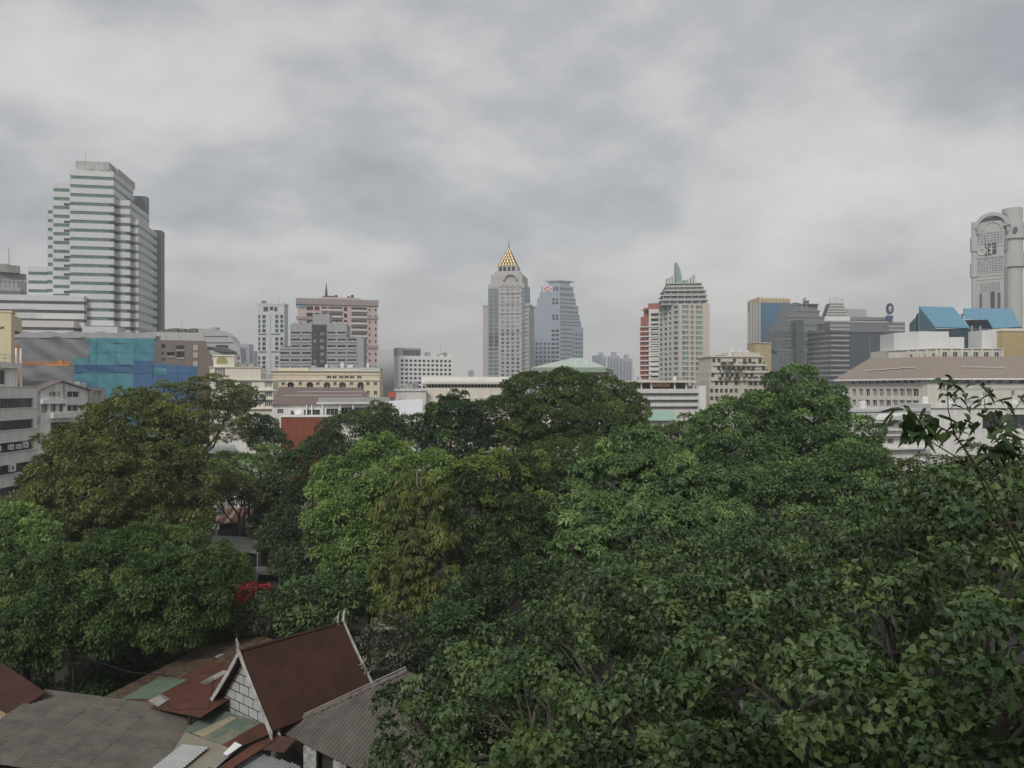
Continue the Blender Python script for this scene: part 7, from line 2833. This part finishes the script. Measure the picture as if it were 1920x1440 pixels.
def tree(name, label, base, blobs, mat, rt=1.0, space=1.25, cover=1.0, L=.3, wd=.5, flat=.65, mode='round', seed=1, r0=.3, bark=None, group=None,
         tips=None, tpl=T_DIAMOND, twigs=40, cat='tree', tint_sd=.17, base_t=.5, fork=None, fill=.5, under=.35, back=.5, extra=None):
    bl = pxblobs(blobs)
    bx, by = base
    t = root(name, label, cat, bx, by, group)
    C, Nn, Rr = tufts(bl, rt, space, seed, under, back)
    lim = limbs((bx, by, -.05), bl, C, r0, seed, twigs, fork=fork)
    if extra:
        extra(lim)
    lim.build('trunk', bark or BARK, t, smooth=True)
    per = cover * 6.28 * rt * rt / (L * L * wd * .5)
    A = foliage(C, Nn, Rr, rt, per, L, wd, flat, mode, seed, tint_sd, tips, base_t)
    if fill > 0:
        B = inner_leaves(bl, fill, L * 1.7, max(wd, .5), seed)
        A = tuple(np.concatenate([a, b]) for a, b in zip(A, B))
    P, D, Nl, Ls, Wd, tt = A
    V, Fc = leaf_arrays(P - np.array((bx, by, 0)), D, Nl, Ls, Wd, tpl)
    NLEAF[0] += len(Fc)
    LOG.append((label, len(C), len(P), len(Fc)))
    me = np_mesh('crown', V, Fc, np.repeat(tt, len(tpl[1])), mat)
    o = bpy.data.objects.new('crown', me)
    COL.objects.link(o)
    o.parent = t
    return t


LOG = []


# leaf colours
LM_OLIVE = leaf_mat('olive_leaf', (.066, .086, .028), (.142, .178, .054), (.230, .250, .080))
LM_FEATH = leaf_mat('feathery_leaf', (0.076, 0.101, 0.038), (0.157, 0.190, 0.067), (0.292, 0.305, 0.115))
LM_MANGO = leaf_mat('mango_leaf', (0.033, 0.065, 0.022), (0.075, 0.136, 0.039), (0.160, 0.221, 0.067))
LM_LIGHT = leaf_mat('light_green_leaf', (0.077, 0.130, 0.039), (0.169, 0.265, 0.078), (0.325, 0.433, 0.140))
LM_YELL = leaf_mat('yellow_green_leaf', (.064, .086, .024), (.138, .176, .046), (.240, .262, .070))
LM_DARK = leaf_mat('dark_leaf', (.030, .050, .020), (.064, .102, .036), (.205, .265, .062))
LM_GLOSS = leaf_mat('glossy_dark_leaf', (0.020, 0.041, 0.022), (0.038, 0.076, 0.032), (0.095, 0.190, 0.054), rough=.3, spec=.6)
LM_CENT = leaf_mat('central_tree_leaf', (.048, .074, .025), (.092, .138, .042), (.160, .210, .062))
LM_RIGHT = leaf_mat('right_tree_leaf', (0.047, 0.089, 0.037), (0.106, 0.185, 0.067), (0.221, 0.324, 0.115))
LM_BODHI = leaf_mat('heart_leaf', (.024, .044, .017), (.066, .112, .042), (.165, .225, .072), rough=.46, spec=.4, trans=.22)
LM_BUSH = leaf_mat('bush_leaf', (0.031, 0.059, 0.026), (0.066, 0.116, 0.046), (0.136, 0.194, 0.069))
LM_BROWN = leaf_mat('dry_leaf', (.070, .076, .040), (.120, .132, .064), (.190, .190, .090))
LM_FRANG = leaf_mat('frangipani_leaf', (0.050, 0.061, 0.039), (0.105, 0.116, 0.077), (0.297, 0.297, 0.242))
LM_RED = leaf_mat('red_bract', (0.240, 0.012, 0.024), (0.400, 0.018, 0.040), (0.496, 0.080, 0.080), trans=.2)
LM_ORAN = leaf_mat('young_orange_leaf', (0.122, 0.073, 0.024), (0.207, 0.134, 0.030), (0.342, 0.244, 0.049))


def build_trees():
    top = lambda zmin, p: (lambda C, N, r: (C[:, 2] > zmin) & (N[:, 2] > .25) & (r.random(len(C)) < p))
    # 1 big olive tree
    tree('olive_tree', 'large spreading olive green tree before white office block', (X(240, 74), 76),
         [(255, 800, 74, 88, 66), (185, 850, 72, 88, 70), (300, 850, 73, 85, 80), (130, 905, 70, 80, 60), (235, 910, 69, 110, 75), (325, 925, 72, 66, 85), (110, 960, 69, 60, 50), (290, 985, 70, 110, 50), (330, 1000, 70, 50, 55), (180, 980, 69, 100, 45)],
         LM_OLIVE, rt=0.85, space=1.08, L=0.273, wd=.42, flat=.62, mode='round', seed=21, r0=.42, twigs=60, tint_sd=.19)
    # 2 thin tree behind it
    tree('thin_crowned_tree', 'thin leaved green tree before blue netting', (X(360, 104), 105),
         [(330, 745, 104, 55, 30), (395, 735, 103, 52, 34), (440, 745, 102, 38, 28), (365, 780, 103, 70, 40), (420, 790, 102, 50, 34), (300, 770, 104, 40, 30)],
         LM_FEATH, rt=0.9, space=1.3, L=0.273, wd=.45, flat=.45, mode='flat', fill=.2, cover=.8, seed=22, r0=.3, twigs=70, base_t=.58)
    # 3 mango trees lower left
    tree('mango_tree', 'broad dark green mango tree overhanging the dim lane', (X(250, 49), 49.5),
         [(245, 1045, 49, 85, 58), (150, 1085, 47, 95, 70), (300, 1095, 47, 95, 65), (215, 1150, 46, 90, 60), (355, 1130, 47, 62, 66), (310, 1175, 46, 60, 42), (150, 1170, 45, 70, 40)],
         LM_MANGO, rt=0.65, space=1.1, L=0.202, wd=.36, flat=.75, mode='round', seed=23, r0=.32, twigs=50, tint_sd=.15)
    tree('mango_tree', 'dense green mango tree with paler crown beside red blossom', (X(430, 53), 54),
         [(415, 1068, 53, 50, 48), (385, 1105, 52, 62, 75), (420, 1145, 51, 48, 62), (355, 1030, 55, 45, 46)],
         LM_MANGO, rt=0.62, space=1.1, L=0.202, wd=.36, flat=.75, mode='round', seed=24, r0=.26, twigs=36, base_t=.62)
    tree('mango_tree', 'mango tree beside brown sheet house with low hanging clumps', (X(30, 46), 47),
         [(30, 1100, 46, 70, 55), (60, 1170, 44.5, 75, 60), (-20, 1160, 45, 70, 70), (90, 1210, 44, 52, 42), (10, 1215, 44, 60, 40)],
         LM_MANGO, rt=0.65, space=1.1, L=0.202, wd=.36, flat=.75, mode='round', seed=25, r0=.28, twigs=36, base_t=.52)
    tree('bright_tree', 'bright green bushy tree below the white office block', (X(20, 62), 63),
         [(25, 985, 62, 62, 46), (-30, 1000, 62, 60, 50), (70, 1005, 61, 45, 36), (30, 1035, 60, 80, 36)],
         LM_LIGHT, rt=0.65, space=1.1, L=0.229, wd=.45, flat=.6, mode='round', seed=26, r0=.25, base_t=.45)
    # 4 light green tree in the middle
    tree('light_green_tree', 'tall light green tree with rounded tufted crown', (X(725, 62), 63),
         [(720, 870, 62, 62, 56), (660, 905, 61, 62, 52), (785, 890, 61, 62, 52), (640, 985, 59, 62, 60), (720, 955, 60, 90, 70), (700, 1040, 58, 70, 60), (655, 1040, 58, 55, 50), (800, 960, 60, 60, 66)],
         LM_LIGHT, rt=0.7, space=1.08, L=0.220, wd=.45, flat=.65, mode='round', seed=27, r0=.34, twigs=50, tint_sd=.14, base_t=.50)
    # 5 drooping yellow-green tree
    tree('drooping_tree', 'slender yellow green tree with drooping leaf tufts and straight trunk', (X(779, 50), 50),
         [(775, 905, 51, 34, 30), (810, 935, 50, 42, 34), (740, 960, 50, 44, 40), (800, 1010, 49.5, 62, 32), (730, 1070, 49, 42, 40), (820, 1075, 49, 44, 38), (780, 1060, 48.5, 40, 50), (760, 1130, 48.5, 60, 30), (830, 1125, 48.5, 34, 30), (720, 1150, 48.5, 26, 26)],
         LM_YELL, rt=.52, space=1.3, L=.27, wd=.24, flat=.6, mode='droop', cover=1.3, fill=.25, seed=28, r0=.17, twigs=50, tint_sd=.13, bark=BARK_P,
         extra=lambda m: m.tube([(X(779, 50), 50, 0), (X(779, 50), 50, 9), (X(781, 50), 50.3, 14.8)], [.17, .13, .05], 8))
    # 6 dark tree with yellow tips
    tree('dark_mixed_tree', 'dark tree with bright yellow green young leaves on top', (X(945, 60), 61),
         [(930, 905, 60, 70, 52), (985, 900, 61, 55, 46), (890, 960, 58, 62, 60), (985, 975, 58, 75, 62), (935, 1040, 56, 80, 52), (1010, 1040, 57, 50, 50), (880, 1030, 56, 45, 45)],
         LM_DARK, rt=0.65, space=1.1, L=0.220, wd=.45, flat=.6, mode='round', seed=29, r0=.32, twigs=50, base_t=.42,
         tips=lambda C, N, r: ((C[:, 2] > Z(893, 60)) & (N[:, 2] > .2) & (r.random(len(C)) < .6)) | (r.random(len(C)) < .045))
    # 7 glossy dark tree
    tree('glossy_tree', 'compact dark glossy tree in front of cream hall', (X(845, 84), 85),
         [(850, 785, 84, 52, 40), (885, 790, 83, 34, 36), (815, 805, 83, 42, 36), (845, 840, 82, 60, 46), (860, 880, 81, 45, 36)],
         LM_GLOSS, rt=0.8, space=1.1, L=0.273, wd=.42, flat=.6, mode='round', seed=30, r0=.3, base_t=.5, tint_sd=.2)
    # 8 broad central tree
    tree('broad_central_tree', 'broad fine leaved dark tree before green hipped roof', (X(1050, 92), 94),
         [(1000, 735, 92, 62, 32), (1070, 730, 92, 62, 36), (1130, 735, 91, 58, 34), (1165, 765, 91, 42, 40), (940, 785, 91, 66, 40), (1035, 785, 90, 95, 50), (1120, 800, 90, 85, 50), (960, 840, 89, 60, 46), (1060, 850, 88, 110, 50), (1150, 840, 90, 55, 50), (1010, 880, 87, 80, 40)],
         LM_CENT, rt=0.9, space=1.1, L=0.273, wd=.42, flat=.62, mode='round', seed=31, r0=.45, twigs=90, tint_sd=.2)
    # 9 right-hand big tree
    tree('tall_right_tree', 'tall bright green tree rising before dark office complex', (X(1480, 66), 68),
         [(1495, 735, 66, 52, 48), (1545, 760, 66, 44, 46), (1440, 775, 66, 66, 42), (1500, 800, 65, 100, 60), (1385, 790, 67, 56, 42), (1330, 815, 67, 52, 40), (1590, 815, 64, 52, 46), (1400, 850, 64, 90, 46), (1560, 860, 63, 90, 50), (1310, 860, 66, 66, 40)],
         LM_RIGHT, rt=0.78, space=1.08, L=0.246, wd=.46, flat=.6, mode='round', seed=32, r0=.42, twigs=60, tint_sd=.17, base_t=.54)
    tree('dense_right_tree', 'dense rounded green tree beside white balconied house', (X(1610, 54), 56),
         [(1600, 880, 55, 70, 50), (1660, 915, 54, 52, 46), (1520, 915, 54, 90, 48), (1610, 950, 52, 95, 46), (1420, 920, 55, 80, 44)],
         LM_RIGHT, rt=0.68, space=1.08, L=0.220, wd=.46, flat=.6, mode='round', seed=33, r0=.32, twigs=40, base_t=.42)
    tree('mid_heart_tree', 'blue green leafy tree between central tree and heart-leaved tree', (X(1220, 43), 45),
         [(1195, 845, 44, 66, 48), (1130, 905, 42, 66, 50), (1240, 900, 42, 88, 55), (1330, 930, 42, 90, 50), (1110, 970, 39, 70, 50), (1220, 985, 38, 120, 60), (1350, 1000, 38, 110, 55), (1080, 1030, 36, 56, 40)],
         LM_RIGHT, rt=0.55, space=1.08, L=0.167, wd=.62, flat=.6, mode='hang', seed=34, r0=.32, twigs=50, base_t=.52, tpl=T_HEART4)
    tree('olive_bank_tree', 'dull olive tree half hidden below green sheet shed', (X(1265, 80), 82),
         [(1265, 825, 82, 62, 34), (1210, 850, 81, 40, 36), (1310, 800, 82, 40, 28)],
         LM_CENT, rt=0.95, space=1.25, L=0.34, wd=.42, flat=.5, mode='flat', seed=35, r0=.3, base_t=.6)
    tree('dry_tree', 'dull brownish tree below the leafy branches, beyond heart-leaved tree', (X(1790, 40), 41),
         [(1770, 895, 40, 70, 46), (1850, 890, 40, 70, 50), (1740, 930, 38, 60, 40), (1830, 940, 37, 90, 40), (1700, 880, 42, 34, 24)],
         LM_BROWN, rt=0.6, space=1.35, L=0.17, wd=.4, flat=.6, mode='flat', fill=.3, cover=.6, seed=36, r0=.22, base_t=.42, twigs=60)
    # background fillers
    def bush(label, px, py, d, rx, ry, mat, seed, bt=.5, name='garden_tree', mode='round', L=None, rt=None, more=(), cat='tree', space=1.2, fill=.5):
        k = d / 80
        tree(name, label, (X(px, d), d + .5), [(px, py, d, rx, ry)] + list(more), mat, rt=rt or .85 * k ** .5, space=space, L=L or .30 * k ** .5, wd=.45, flat=.65, mode=mode, seed=seed, r0=.2, base_t=bt, twigs=24, cat=cat, fill=fill)
    bush('dark rounded tree before the rust red wall', 660, 815, 105, 70, 42, LM_BUSH, 41, .5, more=[(720, 800, 104, 40, 34), (610, 830, 103, 36, 26)])
    bush('brownish green tree beside white sheet roof', 715, 785, 118, 36, 26, LM_CENT, 42, .55, more=[(745, 815, 112, 34, 34)])
    bush('dark shrub tree left of the rust red wall', 485, 800, 112, 34, 30, LM_BUSH, 43, .45, more=[(505, 830, 108, 40, 30)])
    bush('bluish dark tree in the gap beside light green tree', 545, 900, 84, 50, 50, LM_BUSH, 44, .45, more=[(590, 870, 86, 45, 45), (570, 950, 80, 46, 50)])
    bush('yellow green feathery tree over grey house roof', 465, 882, 92, 52, 26, LM_LIGHT, 45, .4, mode='flat', more=[(505, 860, 94, 32, 24), (425, 870, 95, 30, 22)], space=1.2, fill=.3)
    bush('dull bare twigged tree above rust striped shed', 450, 925, 84, 44, 18, LM_BROWN, 46, .5, mode='flat', more=[(418, 895, 86, 32, 24)], space=1.6, fill=.05)
    bush('dim tree in the dark gap beside light green tree', 570, 1010, 68, 50, 60, LM_BUSH, 47, .3, more=[(535, 1000, 70, 34, 56), (600, 1050, 66, 40, 40), (560, 1055, 65, 50, 36)])
    bush('pale leaved sapling leaning out of the dark gap', 590, 1000, 60, 20, 46, LM_FRANG, 48, .5, L=.26)
    bush('green mango like shrub tree behind steep gabled house', 570, 1130, 52, 70, 46, LM_BUSH, 49, .58, more=[(640, 1120, 52, 55, 44), (510, 1150, 51, 44, 32), (590, 1170, 50, 60, 30)], L=.30)
    bush('leafy tree behind slender drooping tree', 690, 1110, 54, 46, 50, LM_LIGHT, 50, .35)
    bush('shaded understorey tree beneath dark mixed tree', 900, 1100, 46, 60, 36, LM_BUSH, 51, .35, more=[(1000, 1090, 47, 60, 40)])
    bush('dark leafy shrub tree under the slender drooping tree', 850, 1185, 44, 60, 50, LM_BUSH, 56, .4, more=[(800, 1230, 42, 50, 40), (890, 1160, 46, 50, 40)], L=.26)
    bush('dim bush beside the rust striped shed', 510, 985, 84, 34, 44, LM_BUSH, 57, .4, more=[(400, 940, 88, 24, 26)])
    bush('yellow green bush spreading over the rust striped shed', 450, 918, 86, 46, 26, LM_OLIVE, 58, .62, more=[(495, 925, 84, 30, 26)], fill=.3)
    bush('small green bush in front of the zinc roof', 505, 1022, 74, 30, 24, LM_BUSH, 59, .55)
    bush('low dark tree below white villa terraces', 440, 760, 130, 36, 20, LM_BUSH, 52, .5, more=[(470, 745, 132, 24, 20)])
    bush('dark thicket tree beside small office block', 60, 950, 76, 50, 30, LM_OLIVE, 54, .45)
    bush('shrub tree against zinc roofed shed', 440, 1052, 64, 36, 18, LM_BUSH, 55, .5)
    # shaded undergrowth below the crowns
    r = random.Random(77)
    g2 = 'undergrowth shrubs in the shade'
    spots = [(620, 1120, 56), (760, 1150, 46), (860, 1160, 43), (940, 1150, 40), (1030, 1120, 40), (500, 1030, 72), (540, 1080, 62), (160, 1240, 47), (330, 1200, 50), (640, 1190, 47), (200, 1240, 56), (280, 1230, 58), (120, 1240, 57), (390, 1220, 57), (60, 1250, 50), (240, 1250, 50)]
    for i, (px, py, d) in enumerate(spots):
        tree('shrub', 'low dark shrub in deep shade below the tree crowns', (X(px, d), d), [(px, 735 + (H - 1.6) / d * F, d, 58, 40)], LM_BUSH, rt=.6, L=.26, wd=.45, flat=.6, mode='round', seed=90 + i, r0=.06,
             base_t=.4, twigs=10, cat='shrub', group=g2, fork=.4)

    # red bougainvillea and frangipani
    tree('bougainvillea', 'bougainvillea with red bracts above the patched lean-to', (X(470, 51), 51.5),
         [(465, 1108, 51, 20, 14), (448, 1125, 50.8, 16, 14), (497, 1105, 51.2, 13, 9)], LM_RED, rt=0.28, space=1.35, L=0.13, wd=.8, flat=.8, mode='round', fill=0, cover=.5, tint_sd=.25, seed=61, r0=.06, cat='flowering shrub', twigs=20, base_t=.45)
    tree('pale_bush', 'dry pale twiggy bush with light specks below red blossom', (X(470, 50), 50.3),
         [(460, 1160, 50, 40, 26), (500, 1175, 49.5, 30, 18)], LM_FRANG, rt=0.35, space=1.4, L=0.14, wd=.6, flat=.7, mode='any', fill=0, cover=.5, seed=62, r0=.07, cat='shrub', base_t=.25, twigs=40)
    tree('frangipani_tree', 'frangipani with pale blossoms beside steep brown roof', (X(722, 41), 41.5),
         [(715, 1205, 41, 44, 34), (740, 1180, 41.5, 36, 30), (700, 1240, 40.2, 36, 26), (745, 1235, 40.5, 34, 30)], LM_FRANG, rt=0.42, space=1.3, L=0.2, wd=.5, flat=.7, mode='round', fill=.1, cover=.6, seed=63, r0=.10, base_t=.3, twigs=60, tint_sd=.25)
    # orange leaved spray inside the big heart-leaved tree
    tree('orange_sapling', 'small orange yellow leaved spray among the heart-leaved branches', (X(1340, 14.6), 15.0),
         [(1335, 1215, 14.4, 34, 18), (1370, 1235, 14.3, 26, 16)], LM_ORAN, rt=0.13, space=1.3, L=0.07, wd=.4, flat=.7, mode='flat', fill=.05, cover=.6, seed=64, r0=.05, cat='sapling', base_t=.5, twigs=30)

    # palm beyond the gap
    d = 108
    p = root('palm_tree', 'small palm with arching fronds before rust red wall', 'palm', X(545, d), d)
    zt = Z(852, d)
    m = MB(); m.tube([(X(545, d), d, 0), (X(544, d), d, zt * .5), (X(545, d), d, zt)], [.22, .17, .14], 8); m.build('trunk', BARK_P, p, smooth=True)
    r = random.Random(5)
    for k in range(12):
        a = k * 2.4 + r.uniform(-.2, .2); el = r.uniform(.2, 1.0)
        m = MB()
        pts = []
        for i in range(7):
            t_ = i / 6
            rr = 2.4 * t_ * math.cos(el * .6)
            pts.append(Vector((X(545, d) + rr * math.cos(a), d + rr * math.sin(a), zt + 1.5 * el * t_ * 1.4 - 1.9 * t_ * t_)))
        for i in range(6):
            q0, q1 = pts[i], pts[i + 1]
            dr = (q1 - q0).normalized(); s = dr.cross(Vector((0, 0, 1))).normalized()
            for sg in (1, -1):
                for h in (0, .5):
                    b0 = q0.lerp(q1, h)
                    m.poly([b0, b0 + dr * .10, b0 + s * sg * .7 * (1 - abs(i - 2.5) / 5) + dr * .35 - Vector((0, 0, .3))])
        m.tube(pts, [.04 - .004 * i for i in range(7)], 4, mi=0)
        me = m.build('frond', surf('palm_green', (.03, .055, .022), var=.3, rough=.5), p)


build_trees()


# ------------------------------------------------------------------ foreground heart-leaved tree
def heart_tree():
    blobs = pxblobs([(800, 1395, 17.5, 105, 110), (900, 1310, 19, 115, 95), (975, 1400, 16, 170, 140), (1010, 1210, 22, 95, 80), (1110, 1290, 18.5, 170, 150), (1150, 1130, 25, 130, 80),
                     (1230, 1420, 13.5, 210, 160), (1290, 1190, 20, 180, 130), (1330, 1065, 27, 170, 70), (1470, 1330, 13.0, 230, 190), (1480, 1130, 20, 200, 120), (1560, 1010, 25, 170, 66),
                     (1690, 1220, 14.5, 220, 190), (1720, 1040, 19, 190, 105), (1700, 1420, 10.5, 240, 150), (1880, 1120, 13.0, 180, 190), (1890, 1340, 9.8, 200, 220), (1870, 960, 16, 150, 90), (1190, 1520, 11.5, 260, 150), (1500, 1560, 9.5, 300, 150), (1850, 912, 18, 105, 52), (1745, 960, 21, 105, 48), (1900, 872, 17, 80, 46)])
    bx, by = 9.0, 17.0
    t = root('heart_leaved_tree', 'huge heart-leaved tree spreading below the viewpoint', 'tree', bx, by)
    C, Nn, Rr = tufts(blobs, .50, 1.20, 201, under=.2, back=.35, amp=.42)
    vis = (C[:, 1] > 6.3)
    px = 960 + C[:, 0] / np.maximum(C[:, 1], .1) * F; py = HZ + (H - C[:, 2]) / np.maximum(C[:, 1], .1) * F
    vis &= (px > 640) & (px < 2060) & (py < 1560)
    C, Nn, Rr = C[vis], Nn[vis], Rr[vis]
    lim = limbs((bx, by, -.05), blobs, C, .36, 201, twigs=420, fork=7.0)
    lim.build('trunk', surf('twig_bark', (.12, .108, .092), var=.3, scale=4, bump=.2), t, smooth=True)
    def tips(C, N, r):
        return (N[:, 2] > .3) & (r.random(len(C)) < .035)
    A = foliage(C, Nn, Rr, .50, 150, .106, 1.0, .7, 'hang', 202, .24, tips, base_t=.50, leafvar=.32)
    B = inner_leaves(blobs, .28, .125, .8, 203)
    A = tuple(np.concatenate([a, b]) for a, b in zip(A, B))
    P, D, Nl, Ls, Wd, tt = A
    ntuft = len(P) - len(B[0])
    outer = np.arange(len(P)) < ntuft
    dist = np.linalg.norm(P - np.array((0, 0, H)), axis=1)
    pxl = 960 + P[:, 0] / P[:, 1] * F; pyl = HZ + (H - P[:, 2]) / P[:, 1] * F
    ok = (dist > 5.6)
    P, D, Nl, Ls, Wd, tt, dist, pxl, pyl, outer = [a[ok] for a in (P, D, Nl, Ls, Wd, tt, dist, pxl, pyl, outer)]
    # the 300 leaves that show largest: the nearest on the camera side of the crown
    inside = outer & (pxl > 700) & (pxl < 1915) & (pyl < 1435)
    order = np.argsort(np.where(inside, dist / Ls, 1e9))
    big = order[:300]
    rest = np.ones(len(P), bool); rest[big] = False
    near = rest & (dist < 14)
    far = rest & ~near
    o0 = np.array((bx, by, 0))
    for sel, tpl in ((near, T_HEART), (far, T_HEART4)):
        if not sel.any():
            continue
        V, Fc = leaf_arrays(P[sel] - o0, D[sel], Nl[sel], Ls[sel], Wd[sel], tpl)
        NLEAF[0] += len(Fc)
        me = np_mesh('crown', V, Fc, np.repeat(tt[sel], len(tpl[1])), LM_BODHI)
        o = bpy.data.objects.new('crown', me); COL.objects.link(o); o.parent = t; o['kind'] = 'stuff'
    leaf_objects(t, P[big], D[big], Nl[big], Ls[big], Wd[big], tt[big], LM_BODHI, o0)


def leaf_objects(t, P, D, Nl, Ls, Wd, tt, mat, o0):
    """single leaves as parts; five shared leaf meshes of different tint"""
    from mathutils import Matrix
    meshes = []
    for k in range(6):
        V, Fc = leaf_arrays(np.zeros((1, 3)), np.array([[1., 0, 0]]), np.array([[0, 0, 1.]]), np.array([1.0]), np.array([1.0]), T_HEART)
        meshes.append(np_mesh('leaf', V, Fc, np.full(len(Fc), .12 + k * .16), mat))
    D = norm(D); S = norm(np.cross(Nl, D)); N = np.cross(D, S)
    for i in range(len(P)):
        o = bpy.data.objects.new('leaf', meshes[int(np.clip(round((tt[i] - .12) / .16), 0, 5))])
        L = float(Ls[i]); w = float(Wd[i]) * L
        q = P[i] - o0
        o.matrix_basis = Matrix(((D[i][0] * L, S[i][0] * w, N[i][0] * L, q[0]), (D[i][1] * L, S[i][1] * w, N[i][1] * L, q[1]), (D[i][2] * L, S[i][2] * w, N[i][2] * L, q[2]), (0, 0, 0, 1)))
        COL.objects.link(o)
        o.parent = t


heart_tree()


# ------------------------------------------------------------------ near branch at the right with large leaves
def near_branch():
    d = 9.0
    bx, by = X(2010, d) + .2, d + .3
    t = root('large_leaved_sapling', 'sapling with large dark leaves and bare arching stems at right', 'sapling', bx, by)
    m = MB()
    stem0 = W(1990, 1190, d)
    m.tube([(bx, by, 0), (bx, by, 8), stem0], [.12, .09, .05], 8)
    st = {}
    def stem(pts, r0, r1):
        P = [W(px, py, dd) for px, py, dd in pts]
        n = len(P)
        m.tube(P, [r0 + (r1 - r0) * i / (n - 1) for i in range(n)], 6)
        return P
    stem([(1990, 1190, 9), (1880, 960, 9), (1835, 880, 9), (1790, 815, 8.9), (1750, 795, 8.8), (1715, 775, 8.7)], 0.0174, 0.0056)
    stem([(1835, 880, 9), (1790, 855, 8.9), (1740, 825, 8.8), (1710, 808, 8.8)], 0.0099, 0.0042)
    stem([(1790, 815, 8.9), (1778, 770, 8.9), (1776, 720, 8.9)], 0.0081, 0.0035)
    stem([(1990, 1190, 9), (1905, 940, 9.2), (1888, 850, 9.3), (1885, 800, 9.3)], 0.0136, 0.0063)
    stem([(1880, 850, 9.6), (1858, 800, 9.6), (1846, 760, 9.6), (1844, 735, 9.6)], 0.0081, 0.0035)
    stem([(1858, 830, 9.6), (1890, 780, 9.6), (1918, 750, 9.6)], 0.0081, 0.0035)
    stem([(1835, 880, 9), (1850, 930, 9.1), (1990, 1190, 9.0)], 0.0087, 0.0112)
    m.build('stem', surf('green_brown_stem', (.06, .055, .03), var=.3, scale=6), t, smooth=True)
    r = random.Random(31)
    groups = [((1700, 775, 8.7), 14, 26, .16), ((1720, 800, 8.8), 12, 28, .20), ((1765, 800, 8.8), 10, 26, .17), ((1776, 722, 8.9), 12, 20, .11), ((1795, 745, 8.9), 8, 24, .10), ((1845, 738, 9.6), 14, 30, .10), ((1845, 775, 9.6), 14, 34, .11), ((1880, 790, 9.6), 14, 30, .11), ((1915, 755, 9.6), 12, 22, .13),
              ((1888, 815, 9.3), 18, 40, .17), ((1900, 860, 9.2), 16, 40, .16), ((1860, 850, 9.2), 12, 34, .13), ((1800, 800, 9.0), 12, 26, .11), ((1820, 830, 9.1), 8, 26, .11)]
    P, D, N, L, Wd, tt = [], [], [], [], [], []
    for (px, py, dd), n, rad, ln in groups:
        for k in range(n):
            c = W(px + r.gauss(0, rad * .55), py + r.gauss(0, rad * .45), dd + r.gauss(0, .12))
            a = r.uniform(0, 6.283)
            P.append(tuple(c)); D.append((math.cos(a), math.sin(a) * .6 - .1, r.uniform(-1.0, .05))); N.append((r.gauss(0, .35), r.gauss(-.15, .3), 1)); L.append(1.25 * ln * r.uniform(.7, 1.25)); Wd.append(r.uniform(.6, .8))
            tt.append(min(.95, max(.02, r.gauss(.32, .25) + (.25 if px > 1870 and py > 800 else 0))))
    leaf_objects(t, np.array(P), np.array(D), np.array(N), np.array(L), np.array(Wd), np.array(tt), LM_BODHI, np.array((bx, by, 0)))


near_branch()
print('leaf triangles', NLEAF[0])
for q in LOG:
    print(q)

# ------------------------------------------------------------------ air
mb = MB()
mb.box(-1450, 1450, -40, 2300, -1, 172)
hz = mb.build('haze', bpy.data.materials.new('haze'))
hz['kind'] = 'stuff'
hm = hz.data.materials[0]
hm.use_nodes = True
T = hm.node_tree
T.nodes.clear()
ho = nd(T, 'ShaderNodeOutputMaterial')
pv = nd(T, 'ShaderNodeVolumePrincipled')
pv.inputs['Color'].default_value = (.93, .95, .98, 1)
pv.inputs['Density'].default_value = 0.00040
pv.inputs['Anisotropy'].default_value = 0.1
T.links.new(pv.outputs[0], ho.inputs['Volume'])
